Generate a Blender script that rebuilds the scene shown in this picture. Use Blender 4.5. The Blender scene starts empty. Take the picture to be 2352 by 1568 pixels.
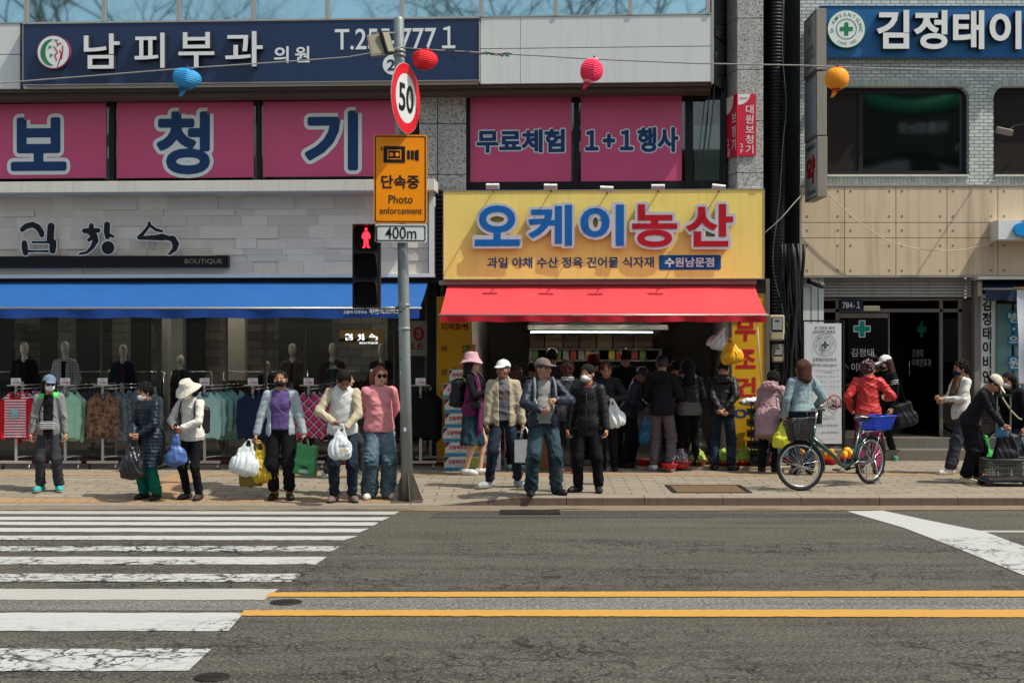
import bpy,bmesh,math,random
import numpy as np
from mathutils import Vector,Matrix,noise
random.seed(7)
C=bpy.context.scene.collection
SC=bpy.context.scene
PI=math.pi
CAMH=2.06
cam=bpy.data.cameras.new('camera')
cam.lens=50.0
cam.sensor_width=36.0
cam.clip_start=0.1
cam.clip_end=2000.0
cam_o=bpy.data.objects.new('camera',cam)
cam_o.location=(0,0,CAMH)
cam_o.rotation_euler=(PI/2,0,0)
C.objects.link(cam_o)
SC.camera=cam_o
LIGHT_DIR=Vector((-0.58,0.25,-1.0)).normalized()
world=bpy.data.worlds.new('World')
SC.world=world
world.use_nodes=True
_nt=world.node_tree
_sky=_nt.nodes.new('ShaderNodeTexSky')
_sky.sky_type='NISHITA'
_sky.sun_disc=False
_sky.sun_elevation=math.asin(-LIGHT_DIR.z)
_sky.sun_rotation=math.atan2(-LIGHT_DIR.x,-LIGHT_DIR.y)
_sky.air_density=1.0
_sky.dust_density=1.6
_sky.ozone_density=1.0
_bg=_nt.nodes['Background']
_bg.inputs['Strength'].default_value=0.15
_hs=_nt.nodes.new('ShaderNodeHueSaturation')
_hs.inputs['Saturation'].default_value=0.48
_nt.links.new(_sky.outputs[0],_hs.inputs['Color'])
_nt.links.new(_hs.outputs[0],_bg.inputs['Color'])
sun=bpy.data.lights.new('sun','SUN')
sun.energy=3.7
sun.angle=math.radians(0.5)
sun.color=(1.0,0.93,0.80)
sun_o=bpy.data.objects.new('sun',sun)
sun_o.rotation_euler=LIGHT_DIR.to_track_quat('-Z','Y').to_euler()
sun_o.location=(10,-6,20)
C.objects.link(sun_o)
SC.view_settings.view_transform='Standard'
SC.view_settings.look='None'
SC.view_settings.exposure=0.30
SC.view_settings.gamma=1.0
SC.render.engine='CYCLES'
SC.cycles.use_denoising=True
SC.cycles.max_bounces=7
SC.cycles.diffuse_bounces=3
SC.cycles.transparent_max_bounces=12
K=1.7415/5689.0
class Frame:
 def __init__(s,deg,y0):
  t=math.radians(deg)
  s.c,s.s,s.y0=math.cos(t),math.sin(t),y0
  s.M=Matrix.Translation((0,y0,0))@Matrix.Rotation(-t,4,'Z')
 def xz(s,px,py,p=0.0):
  u,w=(px-1176)*K,(784-py)*K
  t=(s.y0*s.c-p)/(u*s.s+s.c)
  x=t*u*s.c-(t-s.y0)*s.s
  return x,CAMH+t*w
 def pt(s,px,py,p=0.0):
  x,z=s.xz(px,py,p)
  return Vector((x,-p,z))
FA=Frame(3.3,22.29)
FC=Frame(0.0,23.6)
FW=Frame(0.0,0.0)
def at(px,py,d):
 return Vector(((px-1176)*K*d,d,CAMH+(784-py)*K*d))
CURB_Y=17.8
SIDE_Z=0.125
def lerp(a,b,t):
 return a+(b-a)*t
def clamp01(t):
 return 0.0 if t<0 else 1.0 if t>1 else t
def smooth(t):
 t=clamp01(t)
 return t*t*(3-2*t)
def curb_top(x):
 return lerp(0.02,SIDE_Z,smooth((x+1.25)/1.45))
def ground_z(x,y):
 if y<CURB_Y:
  return 0.0
 return lerp(curb_top(x),SIDE_Z,smooth((y-CURB_Y-0.18)/1.5))
def foot(px,py):
 lo,hi=17.8,30.0
 for _ in range(40):
  m=(lo+hi)/2
  p=at(px,py,m)
  if p.z>ground_z(p.x,m):
   lo=m
  else:
   hi=m
 p=at(px,py,lo)
 p.z=ground_z(p.x,lo)
 return p
def srgb(c):
 if isinstance(c,str):
  c=c.lstrip('#')
  c=tuple(int(c[i:i+2],16)/255 for i in(0,2,4))
 return tuple((v/12.92 if v<=0.04045 else((v+0.055)/1.055)**2.4)for v in c)
MATS={}
def nodes_of(m):
 m.use_nodes=True
 nt=m.node_tree
 return nt,nt.nodes,nt.links,nt.nodes['Principled BSDF']
def mat(name,col,rough=0.7,spec=0.3,var=0.12,scale=6.0,bump=0.0,bscale=40.0,metal=0.0,coat=0.0,emit=0.0,trans=0.0,alpha=1.0,sheen=0.0,stretch=(1,1,1),dirt=0.0,sub=0.0):
 if name in MATS:
  return MATS[name]
 m=bpy.data.materials.new(name)
 nt,N,L,b=nodes_of(m)
 c=srgb(col)if not isinstance(col,tuple)else col
 tc=N.new('ShaderNodeTexCoord')
 mp=N.new('ShaderNodeMapping')
 mp.inputs['Scale'].default_value=stretch
 L.new(tc.outputs['Object'],mp.inputs[0])
 n1=N.new('ShaderNodeTexNoise')
 n1.inputs['Scale'].default_value=scale
 n1.inputs['Detail'].default_value=6
 n1.inputs['Roughness'].default_value=0.65
 L.new(mp.outputs[0],n1.inputs['Vector'])
 mx=N.new('ShaderNodeMix')
 mx.data_type='RGBA'
 mx.inputs['A'].default_value=(c[0]*(1-var),c[1]*(1-var),c[2]*(1-var),1)
 mx.inputs['B'].default_value=(min(1,c[0]*(1+var)),min(1,c[1]*(1+var)),min(1,c[2]*(1+var)),1)
 L.new(n1.outputs['Fac'],mx.inputs['Factor'])
 colour=mx.outputs['Result']
 if dirt:
  mp2=N.new('ShaderNodeMapping')
  mp2.inputs['Scale'].default_value=(7,7,0.35)
  L.new(tc.outputs['Object'],mp2.inputs[0])
  n2=N.new('ShaderNodeTexNoise')
  n2.inputs['Scale'].default_value=1.6
  n2.inputs['Detail'].default_value=8
  n2.inputs['Roughness'].default_value=0.7
  L.new(mp2.outputs[0],n2.inputs['Vector'])
  cr=N.new('ShaderNodeValToRGB')
  cr.color_ramp.elements[0].position=0.5
  cr.color_ramp.elements[0].color=(0,0,0,1)
  cr.color_ramp.elements[1].position=0.78
  cr.color_ramp.elements[1].color=(dirt,dirt,dirt,1)
  L.new(n2.outputs['Fac'],cr.inputs[0])
  m2=N.new('ShaderNodeMix')
  m2.data_type='RGBA'
  m2.inputs['B'].default_value=(c[0]*0.35,c[1]*0.32,c[2]*0.28,1)
  L.new(cr.outputs[0],m2.inputs['Factor'])
  L.new(colour,m2.inputs['A'])
  colour=m2.outputs['Result']
 L.new(colour,b.inputs['Base Color'])
 b.inputs['Roughness'].default_value=rough
 b.inputs['Specular IOR Level'].default_value=spec
 b.inputs['Metallic'].default_value=metal
 if coat:
  b.inputs['Coat Weight'].default_value=coat
  b.inputs['Coat Roughness'].default_value=0.08
 if sheen:
  b.inputs['Sheen Weight'].default_value=sheen
 if trans:
  b.inputs['Transmission Weight'].default_value=trans
 if sub:
  b.inputs['Subsurface Weight'].default_value=sub
  b.inputs['Subsurface Radius'].default_value=(0.02,0.008,0.004)
 if alpha<1:
  b.inputs['Alpha'].default_value=alpha
 if emit:
  b.inputs['Emission Color'].default_value=(*c,1)
  b.inputs['Emission Strength'].default_value=emit
 if bump:
  n3=N.new('ShaderNodeTexNoise')
  n3.inputs['Scale'].default_value=bscale
  n3.inputs['Detail'].default_value=5
  L.new(mp.outputs[0],n3.inputs['Vector'])
  bp=N.new('ShaderNodeBump')
  bp.inputs['Strength'].default_value=bump
  bp.inputs['Distance'].default_value=0.02
  L.new(n3.outputs['Fac'],bp.inputs['Height'])
  L.new(bp.outputs[0],b.inputs['Normal'])
 MATS[name]=m
 return m
def mixc(N,L,fac,a,b):
 mx=N.new('ShaderNodeMix')
 mx.data_type='RGBA'
 for s,v in(('Factor',fac),('A',a),('B',b)):
  if isinstance(v,(int,float)):
   mx.inputs[s].default_value=v
  elif isinstance(v,tuple):
   mx.inputs[s].default_value=(*v[:3],1)
  else:
   L.new(v,mx.inputs[s])
 return mx.outputs['Result']
def math_n(N,L,op,a,b=None,clamp=False):
 n=N.new('ShaderNodeMath')
 n.operation=op
 n.use_clamp=clamp
 for i,v in enumerate((a,b)):
  if v is None:
   continue
  if isinstance(v,(int,float)):
   n.inputs[i].default_value=v
  else:
   L.new(v,n.inputs[i])
 return n.outputs[0]
def ramp(N,L,v,stops):
 cr=N.new('ShaderNodeValToRGB')
 e=cr.color_ramp.elements
 while len(e)<len(stops):
  e.new(0.5)
 for i,(p,c)in enumerate(stops):
  e[i].position=p
  e[i].color=(*c,1)if isinstance(c,tuple)else(c,c,c,1)
 L.new(v,cr.inputs[0])
 return cr.outputs[0]
def noise_n(N,L,vec,scale,detail=5,rough=0.6):
 n=N.new('ShaderNodeTexNoise')
 n.inputs['Scale'].default_value=scale
 n.inputs['Detail'].default_value=detail
 n.inputs['Roughness'].default_value=rough
 L.new(vec,n.inputs['Vector'])
 return n.outputs['Fac']
def coords(N,L,scale=(1,1,1),rot=(0,0,0),loc=(0,0,0)):
 tc=N.new('ShaderNodeTexCoord')
 mp=N.new('ShaderNodeMapping')
 mp.inputs['Scale'].default_value=scale
 mp.inputs['Rotation'].default_value=rot
 mp.inputs['Location'].default_value=loc
 L.new(tc.outputs['Object'],mp.inputs[0])
 return mp.outputs[0]
def bump_n(N,L,b,h,strength=0.5,dist=0.01):
 bp=N.new('ShaderNodeBump')
 bp.inputs['Strength'].default_value=strength
 bp.inputs['Distance'].default_value=dist
 L.new(h,bp.inputs['Height'])
 L.new(bp.outputs[0],b.inputs['Normal'])
class MB:
 def __init__(s):
  s.v,s.f,s.m,s.sm=[],[],[],[]
  s.mi=0
  s.smooth=False
 def add(s,verts,faces):
  o=len(s.v)
  s.v+=[tuple(v)for v in verts]
  for f in faces:
   s.f.append([i+o for i in f])
   s.m.append(s.mi)
   s.sm.append(s.smooth)
  return s
 def box(s,x0,x1,y0,y1,z0,z1):
  v=[(x,y,z)for z in(z0,z1)for y in(y0,y1)for x in(x0,x1)]
  return s.add(v,[(0,2,3,1),(4,5,7,6),(0,1,5,4),(2,6,7,3),(0,4,6,2),(1,3,7,5)])
 def mbox(s,M,hx,hy,hz):
  v=[M@Vector((x,y,z))for z in(-hz,hz)for y in(-hy,hy)for x in(-hx,hx)]
  return s.add(v,[(0,2,3,1),(4,5,7,6),(0,1,5,4),(2,6,7,3),(0,4,6,2),(1,3,7,5)])
 def pbox(s,fr,px0,py0,px1,py1,p0,p1):
  cx,cy=(px0+px1)/2,(py0+py1)/2
  x0,_=fr.xz(px0,cy,p0)
  x1,_=fr.xz(px1,cy,p0)
  _,z1=fr.xz(cx,py0,p0)
  _,z0=fr.xz(cx,py1,p0)
  return s.box(x0,x1,-p0,-p1,z0,z1)
 def quad(s,a,b,c,d):
  return s.add([a,b,c,d],[(0,1,2,3)])
 def prism(s,poly,y0,y1):
  n=len(poly)
  v=[(x,y0,z)for x,z in poly]+[(x,y1,z)for x,z in poly]
  f=[tuple(range(n)),tuple(range(2*n-1,n-1,-1))]
  for i in range(n):
   j=(i+1)%n
   f.append((i,i+n,j+n,j))
  return s.add(v,f)
 def vprism(s,poly,z0,z1):
  n=len(poly)
  v=[(x,y,z0)for x,y in poly]+[(x,y,z1)for x,y in poly]
  f=[tuple(range(n-1,-1,-1)),tuple(range(n,2*n))]
  for i in range(n):
   j=(i+1)%n
   f.append((i,j,j+n,i+n))
  return s.add(v,f)
 def tube(s,path,r,n=8,cap=True):
  P=[Vector(p)for p in path]
  R=r if isinstance(r,(list,tuple))else[r]*len(P)
  rings=[]
  up=Vector((0,0,1))
  prev=None
  for i,p in enumerate(P):
   d=(P[min(i+1,len(P)-1)]-P[max(i-1,0)])
   d=d.normalized()if d.length>1e-9 else Vector((0,0,1))
   if prev is None:
    a=d.orthogonal().normalized()if abs(d.dot(up))>0.99 else d.cross(up).normalized()
   else:
    a=(prev-d*prev.dot(d))
    a=a.normalized()if a.length>1e-6 else d.orthogonal().normalized()
   prev=a
   b=d.cross(a)
   rings.append([p+(a*math.cos(2*PI*k/n)+b*math.sin(2*PI*k/n))*R[i]for k in range(n)])
  v=[q for r_ in rings for q in r_]
  f=[]
  for i in range(len(P)-1):
   for k in range(n):
    k2=(k+1)%n
    f.append((i*n+k,i*n+k2,(i+1)*n+k2,(i+1)*n+k))
  if cap:
   f.append(tuple(range(n-1,-1,-1)))
   f.append(tuple(range((len(P)-1)*n,len(P)*n)))
  sm=s.smooth
  s.smooth=True
  s.add(v,f)
  s.smooth=sm
  return s
 def lathe(s,prof,c=(0,0,0),n=24,M=None):
  v=[]
  for r,z in prof:
   for k in range(n):
    a=2*PI*k/n
    q=Vector((r*math.cos(a),r*math.sin(a),z))
    q=M@q if M is not None else q
    v.append(q+Vector(c))
  f=[]
  for i in range(len(prof)-1):
   for k in range(n):
    k2=(k+1)%n
    f.append((i*n+k,i*n+k2,(i+1)*n+k2,(i+1)*n+k))
  f.append(tuple(range(n-1,-1,-1)))
  f.append(tuple(range((len(prof)-1)*n,len(prof)*n)))
  sm=s.smooth
  s.smooth=True
  s.add(v,f)
  s.smooth=sm
  return s
 def disc(s,cx,cz,y,r,n=40,ax=1.0):
  return s.add([(cx+r*ax*math.cos(2*PI*k/n),y,cz+r*math.sin(2*PI*k/n))for k in range(n)],[tuple(range(n))])
 def drum(s,cx,cz,y0,y1,r,n=40):
  return s.prism([(cx+r*math.cos(2*PI*k/n),cz+r*math.sin(2*PI*k/n))for k in range(n)],y0,y1)
 def ring(s,cx,cz,y,r0,r1,n=48):
  v=[]
  for r in(r0,r1):
   v+=[(cx+r*math.cos(2*PI*k/n),y,cz+r*math.sin(2*PI*k/n))for k in range(n)]
  return s.add(v,[(k,(k+1)%n,n+(k+1)%n,n+k)for k in range(n)])
 def stroke(s,pts,w,y,jit=0.0008):
  for i,q in enumerate(pts):
   r=(q[2]if len(q)>2 else w)/2
   yy=y-jit*random.random()
   s.disc(q[0],q[1],yy,r,14)
   if i+1<len(pts):
    q2=pts[i+1]
    r2=(q2[2]if len(q2)>2 else w)/2
    d=Vector((q2[0]-q[0],q2[1]-q[1]))
    if d.length<1e-6:
     continue
    n=Vector((-d.y,d.x)).normalized()
    yy=y-jit*random.random()
    s.add([(q[0]+n.x*r,yy,q[1]+n.y*r),(q[0]-n.x*r,yy,q[1]-n.y*r),(q2[0]-n.x*r2,yy,q2[1]-n.y*r2),(q2[0]+n.x*r2,yy,q2[1]+n.y*r2)],[(0,1,2,3)])
  return s
 def mesh(s,name,mats,bev=0.0,fix=True):
  me=bpy.data.meshes.new(name)
  me.from_pydata(s.v,[],s.f)
  for m in(mats if isinstance(mats,(list,tuple))else[mats]):
   me.materials.append(m)
  me.polygons.foreach_set('material_index',s.m)
  me.polygons.foreach_set('use_smooth',s.sm)
  if bev or fix:
   bm=bmesh.new()
   bm.from_mesh(me)
   if fix:
    bmesh.ops.recalc_face_normals(bm,faces=bm.faces)
   if bev:
    es=[e for e in bm.edges if len(e.link_faces)==2 and e.calc_face_angle(0)>0.5]
    bmesh.ops.bevel(bm,geom=es,offset=bev,segments=2,affect='EDGES',profile=0.6,clamp_overlap=True)
   bm.to_mesh(me)
   bm.free()
  return me
BASE={}
def link(name,me,parent=None,basis=None):
 o=bpy.data.objects.new(name,me)
 C.objects.link(o)
 if parent is not None:
  o.parent=parent
 if basis is not None:
  o.matrix_basis=basis
 return o
def tag(o,label=None,cat=None,group=None,kind=None):
 if label:
  o['label']=label
 if cat:
  o['category']=cat
 if group:
  o['group']=group
 if kind:
  o['kind']=kind
 return o
def thing(name,label,cat,base=(0,0,0),fr=FW,group=None):
 o=bpy.data.objects.new(name,None)
 o.empty_display_size=0.1
 C.objects.link(o)
 o.matrix_basis=fr.M@Matrix.Translation(base)
 BASE[o.name]=Vector(base)
 return tag(o,label,cat,group)
def part(root,name,mb,mats,bev=0.0,fix=True,label=None):
 me=mb.mesh(name,mats,bev,fix)if isinstance(mb,MB)else mb
 b=BASE.get(root.name)
 o=link(name,me,root,Matrix.Translation(-b)if b is not None else None)
 if label:
  o['label']=label
 return o
def single(name,mb,mats,label=None,cat=None,fr=FW,group=None,kind=None,bev=0.0,fix=True):
 me=mb.mesh(name,mats,bev,fix)if isinstance(mb,MB)else mb
 o=link(name,me,None,fr.M.copy())
 return tag(o,label,cat,group,kind)
def copy_tree(o,parent=None):
 c=o.copy()
 C.objects.link(c)
 if parent is not None:
  c.parent=parent
 if o.name in BASE:
  BASE[c.name]=BASE[o.name].copy()
 for ch in o.children:
  copy_tree(ch,c)
 return c
_TXT={}
def glyphs(body,off=0.0,ext=0.0,shear=0.0):
 key=(body,off,ext,shear)
 if key in _TXT:
  return _TXT[key]
 cu=bpy.data.curves.new('lettering','FONT')
 cu.body=body
 cu.offset=off
 cu.extrude=ext
 cu.shear=shear
 cu.resolution_u=4
 cu.align_x='LEFT'
 cu.space_line=1.05
 o=bpy.data.objects.new('lettering',cu)
 me=bpy.data.meshes.new_from_object(o)
 n=len(me.vertices)
 co=np.empty(n*3)
 me.vertices.foreach_get('co',co)
 co=co.reshape(-1,3)
 fs=[list(p.vertices)for p in me.polygons]
 bpy.data.objects.remove(o)
 bpy.data.curves.remove(cu)
 bpy.data.meshes.remove(me)
 _TXT[key]=(co,fs)
 return co,fs
def boundary(fs):
 cnt={}
 for f in fs:
  for i in range(len(f)):
   e=(f[i],f[(i+1)%len(f)])
   k=(min(e),max(e))
   cnt[k]=cnt.get(k,0)+1
 return[k for k,c in cnt.items()if c==1]
def text_into(mb,body,fr,rect,p,off=0.0,ext=0.0,grow=0.0,shear=0.0):
 x0,z1=fr.xz(rect[0],rect[1],p)
 x1,z0=fr.xz(rect[2],rect[3],p)
 return text_box(mb,body,x0,x1,z0,z1,-p,off,ext,grow,shear)
def text_box(mb,body,x0,x1,z0,z1,y,off=0.0,ext=0.0,grow=0.0,shear=0.0,M=None):
 co,fs=glyphs(body,off,0.02 if ext else 0.0,shear)
 if not len(co):
  return mb
 lo,hi=co.min(0),co.max(0)
 sx,sz=(x1-x0)/max(1e-6,hi[0]-lo[0]),(z1-z0)/max(1e-6,hi[1]-lo[1])
 X=x0+(co[:,0]-lo[0])*sx
 Z=z0+(co[:,1]-lo[1])*sz
 Y=np.full(len(co),y)-(co[:,2]/0.02*ext if ext else 0.0)
 V=np.stack([X,Y,Z],1)
 vs=[tuple(q)for q in V]
 if M is not None:
  vs=[tuple(M@Vector(q))for q in vs]
 mb.add(vs,fs)
 if grow:
  rnd=random.Random(3)
  for a,b in boundary(fs):
   pa,pb=V[a],V[b]
   d=Vector((pb[0]-pa[0],pb[2]-pa[2]))
   if d.length<1e-7:
    continue
   n=Vector((-d.y,d.x)).normalized()*grow
   yy=y-0.0015*rnd.random()
   mb.add([(pa[0]+n.x,yy,pa[2]+n.y),(pa[0]-n.x,yy,pa[2]-n.y),(pb[0]-n.x,yy,pb[2]-n.y),(pb[0]+n.x,yy,pb[2]+n.y)],[(0,1,2,3)])
   mb.disc(pa[0],pa[2],y-0.0015*rnd.random(),grow,12)
 return mb
def arc_text(mb,body,cx,cz,y,r,size,a0,a1,bold=0.01,inward=False):
 n=len(body)
 for i,ch in enumerate(body):
  if ch==' ':
   continue
  a=math.radians(lerp(a0,a1,i/max(1,n-1)))
  co,fs=glyphs(ch,bold)
  lo,hi=co.min(0),co.max(0)
  s=size/0.72
  w=(lo[0]+hi[0])/2
  ca,sa=math.cos(a),math.sin(a)
  vs=[]
  for q in co:
   lx,lz=(q[0]-w)*s,(q[1]-0.36)*s
   if inward:
    lx,lz=-lx,-lz
   rr=r+lz
   vs.append((cx+rr*sa+lx*ca,y,cz+rr*ca-lx*sa))
  mb.add(vs,fs)
 return mb
class Sdf:
 def __init__(s):
  s.ops=[]
  s.M=Matrix.Identity(4)
  s.lo,s.hi=np.full(3,1e9),np.full(3,-1e9)
 def _grow(s,lo,hi):
  s.lo=np.minimum(s.lo,lo)
  s.hi=np.maximum(s.hi,hi)
 def cone(s,a,b,ra,rb=None,k=0.02,sy=1.0,sub=False):
  rb=ra if rb is None else rb
  Mi=np.array(s.M.inverted())
  a,b=np.array(a,float),np.array(b,float)
  r=max(ra,rb)
  cs=[np.array(s.M@Vector(a+np.array((i,j,l))*r))for i in(-1,1)for j in(-1,1)for l in(-1,1)]+[np.array(s.M@Vector(b+np.array((i,j,l))*r))for i in(-1,1)for j in(-1,1)for l in(-1,1)]
  lo,hi=np.min(cs,0),np.max(cs,0)
  def f(P):
   Q=P@Mi[:3,:3].T+Mi[:3,3]
   A,B=a.copy(),b.copy()
   if sy!=1.0:
    Q=Q/np.array((1,sy,1))
    A,B=A/np.array((1,sy,1)),B/np.array((1,sy,1))
   ab=B-A
   t=np.clip(((Q-A)@ab)/max(1e-9,ab@ab),0,1)
   d=np.linalg.norm(Q-A-t[...,None]*ab,axis=-1)-(ra+(rb-ra)*t)
   return d*(min(1,sy)if sy!=1 else 1)
  s.ops.append(('-' if sub else '+',f,lo,hi,k))
  if not sub:
   s._grow(lo,hi)
  return s
 def ell(s,c,r,k=0.02,rot=None,sub=False):
  M=s.M@Matrix.Translation(c)@(rot.to_4x4()if rot is not None else Matrix.Identity(4))
  Mi=np.array(M.inverted())
  r=np.array(r if isinstance(r,(tuple,list))else(r,r,r),float)
  cs=[np.array(M@Vector((i*r[0],j*r[1],l*r[2])))for i in(-1,1)for j in(-1,1)for l in(-1,1)]
  lo,hi=np.min(cs,0),np.max(cs,0)
  def f(P):
   Q=P@Mi[:3,:3].T+Mi[:3,3]
   k0=np.linalg.norm(Q/r,axis=-1)
   k1=np.linalg.norm(Q/(r*r),axis=-1)
   return k0*(k0-1)/np.maximum(k1,1e-6)
  s.ops.append(('-' if sub else '+',f,lo,hi,k))
  if not sub:
   s._grow(lo,hi)
  return s
 def box(s,c,h,r=0.01,k=0.0,rot=None,sub=False):
  M=s.M@Matrix.Translation(c)@(rot.to_4x4()if rot is not None else Matrix.Identity(4))
  Mi=np.array(M.inverted())
  h=np.array(h,float)
  cs=[np.array(M@Vector((i*h[0],j*h[1],l*h[2])))for i in(-1,1)for j in(-1,1)for l in(-1,1)]
  lo,hi=np.min(cs,0),np.max(cs,0)
  def f(P):
   Q=np.abs(P@Mi[:3,:3].T+Mi[:3,3])-(h-r)
   return np.linalg.norm(np.maximum(Q,0),axis=-1)+np.minimum(np.max(Q,-1),0)-r
  s.ops.append(('-' if sub else '+',f,lo,hi,k))
  if not sub:
   s._grow(lo,hi)
  return s
 def cut(s,p,n):
  p=np.array(s.M@Vector(p))
  n=np.array((s.M.to_3x3()@Vector(n)).normalized())
  s.ops.append(('c',lambda P:(P-p)@n,None,None,0))
  return s
 def mesh(s,name,mats,res=0.012,fine=(),fres=0.005,wob=None,paint=None,smooth=True,M=None):
  lo,hi=s.lo-2.5*res,s.hi+2.5*res
  ax=[]
  for i in range(3):
   xs,x=[],lo[i]
   iv=[(a[i],b[i])for a,b in fine]
   while x<hi[i]+res:
    xs.append(x)
    x+=fres if any(a<=x<=b for a,b in iv)else res
   ax.append(np.array(xs))
  nx,ny,nz=map(len,ax)
  D=np.full((nx,ny,nz),1.0)
  for op,f,l,h,k in s.ops:
   if op=='c':
    X,Y,Z=np.meshgrid(*ax,indexing='ij')
    D=np.maximum(D,f(np.stack([X,Y,Z],-1)))
    continue
   m=max(k,0)+3*res
   ij=[(max(0,int(np.searchsorted(ax[i],l[i]-m))-1),min(len(ax[i]),int(np.searchsorted(ax[i],h[i]+m))+1))for i in range(3)]
   if any(a>=b for a,b in ij):
    continue
   sl=tuple(slice(a,b)for a,b in ij)
   X,Y,Z=np.meshgrid(ax[0][sl[0]],ax[1][sl[1]],ax[2][sl[2]],indexing='ij')
   d=f(np.stack([X,Y,Z],-1))
   B=D[sl]
   if op=='+':
    if k>0:
     hh=np.maximum(k-np.abs(B-d),0)/k
     D[sl]=np.minimum(B,d)-hh*hh*k*0.25
    else:
     D[sl]=np.minimum(B,d)
   else:
    if k>0:
     hh=np.maximum(k-np.abs(B+d),0)/k
     D[sl]=np.maximum(B,-d)+hh*hh*k*0.25
    else:
     D[sl]=np.maximum(B,-d)
  D[0],D[-1],D[:,0],D[:,-1],D[:,:,0],D[:,:,-1]=(np.maximum(q,1e-3)for q in(D[0],D[-1],D[:,0],D[:,-1],D[:,:,0],D[:,:,-1]))
  I=D<0
  cc=np.zeros((nx-1,ny-1,nz-1),np.int8)
  for i in(0,1):
   for j in(0,1):
    for l in(0,1):
     cc+=I[i:nx-1+i,j:ny-1+j,l:nz-1+l]
  act=(cc>0)&(cc<8)
  ci=np.argwhere(act)
  if not len(ci):
   return bpy.data.meshes.new(name)
  idx=np.full(act.shape,-1,np.int64)
  idx[act]=np.arange(len(ci))
  acc,cnt=np.zeros((len(ci),3)),np.zeros(len(ci))
  cor=[(i,j,l)for i in(0,1)for j in(0,1)for l in(0,1)]
  for a in cor:
   for b in cor:
    if a<b and sum(abs(p-q)for p,q in zip(a,b))==1:
     da=D[ci[:,0]+a[0],ci[:,1]+a[1],ci[:,2]+a[2]]
     db=D[ci[:,0]+b[0],ci[:,1]+b[1],ci[:,2]+b[2]]
     cr=(da<0)!=(db<0)
     t=np.where(cr,da/np.where(cr,da-db,1),0)
     pa=np.stack([ax[q][ci[:,q]+a[q]]for q in range(3)],1)
     pb=np.stack([ax[q][ci[:,q]+b[q]]for q in range(3)],1)
     acc+=np.where(cr[:,None],pa+(pb-pa)*t[:,None],0)
     cnt+=cr
  V=acc/cnt[:,None]
  quads=[]
  for axis in range(3):
   n=[nx,ny,nz]
   sl0,sl1=[slice(1,n[q]-1)for q in range(3)],[slice(1,n[q]-1)for q in range(3)]
   sl0[axis],sl1[axis]=slice(0,n[axis]-1),slice(1,n[axis])
   A,B=I[tuple(sl0)],I[tuple(sl1)]
   e=np.argwhere(A!=B)
   if not len(e):
    continue
   flip=A[tuple(e.T)]
   off=np.ones(3,int)
   off[axis]=0
   g=e+off
   u,w=(axis+1)%3,(axis+2)%3
   def cell(du,dw):
    q=g.copy()
    q[:,u]-=du
    q[:,w]-=dw
    return idx[q[:,0],q[:,1],q[:,2]]
   Q=np.stack([cell(1,1),cell(0,1),cell(0,0),cell(1,0)],1)
   Q[~flip]=Q[~flip][:,::-1]
   quads.append(Q)
  F=np.concatenate(quads)
  F=F[(F>=0).all(1)]
  if wob is not None:
   fn=np.cross(V[F[:,2]]-V[F[:,0]],V[F[:,3]]-V[F[:,1]])
   vn=np.zeros_like(V)
   for q in range(4):
    np.add.at(vn,F[:,q],fn)
   vn/=np.maximum(np.linalg.norm(vn,axis=1),1e-12)[:,None]
   V=V+vn*wob(V,vn)[:,None]
  me=bpy.data.meshes.new(name)
  if paint is not None:
   fn=np.cross(V[F[:,2]]-V[F[:,0]],V[F[:,3]]-V[F[:,1]])
   fn/=np.maximum(np.linalg.norm(fn,axis=1),1e-12)[:,None]
   mi=paint(V[F].mean(1),fn).astype(np.int32)
  VV=V if M is None else V@np.array(M)[:3,:3].T+np.array(M)[:3,3]
  me.vertices.add(len(VV))
  me.vertices.foreach_set('co',VV.ravel())
  me.loops.add(F.size)
  me.loops.foreach_set('vertex_index',F.ravel().astype(np.int32))
  me.polygons.add(len(F))
  me.polygons.foreach_set('loop_start',np.arange(0,F.size,4,dtype=np.int32))
  for m in(mats if isinstance(mats,(list,tuple))else[mats]):
   me.materials.append(m)
  if paint is not None:
   me.polygons.foreach_set('material_index',mi)
  me.polygons.foreach_set('use_smooth',np.full(len(F),smooth))
  me.update(calc_edges=True)
  return me
_R=np.random.RandomState(5)
def folds(amp,freq,stretch=(1,1,1),seed=0):
 R=np.random.RandomState(seed+11)
 st=np.array(stretch)
 W=[(R.randn(3)*freq*0.5,R.rand()*6.3)for _ in range(3)]
 S=[]
 for i in range(5):
  d=R.randn(3)*np.array((1.0,0.7,0.6))
  S.append((d/np.linalg.norm(d)*freq*(1.1,1.5,1.9,2.5,3.0)[i],R.rand()*6.3))
 G=(R.randn(3)*freq*0.35,R.rand()*6.3)
 def f(P,N):
  Q=P*st
  w=sum(np.sin(Q@d+ph)for d,ph in W)
  g=0.65+0.45*np.sin(Q@G[0]+G[1])
  out=np.zeros(len(P))
  for i,(d,ph)in enumerate(S):
   v=np.sin(Q@d+ph+w*0.8)
   out+=(np.clip(1-1.5*np.abs(v),0,1)*1.5-0.3)/(1+0.25*i)*(g if i%2 else 1.3-g)
  return out*amp
 return f
def puff(amp,freq,seed=0):
 g=folds(amp*0.6,22,seed=seed)
 def f(P,N):
  w=P[:,2]*freq+0.35*np.sin(P[:,0]*14+seed)+0.25*np.sin(P[:,1]*17)
  return amp*(np.abs(np.sin(w))**0.6-0.7)+g(P,N)
 return f
def curls(amp,freq=95):
 R=np.random.RandomState(3)
 S=[(R.randn(3)*freq*q,R.rand()*6.3)for q in(0.5,0.7,0.9,1.0,1.2,0.6)]
 def f(P,N):
  return amp*sum(np.sin(P@d+ph)for d,ph in S)/2.4
 return f
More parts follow.
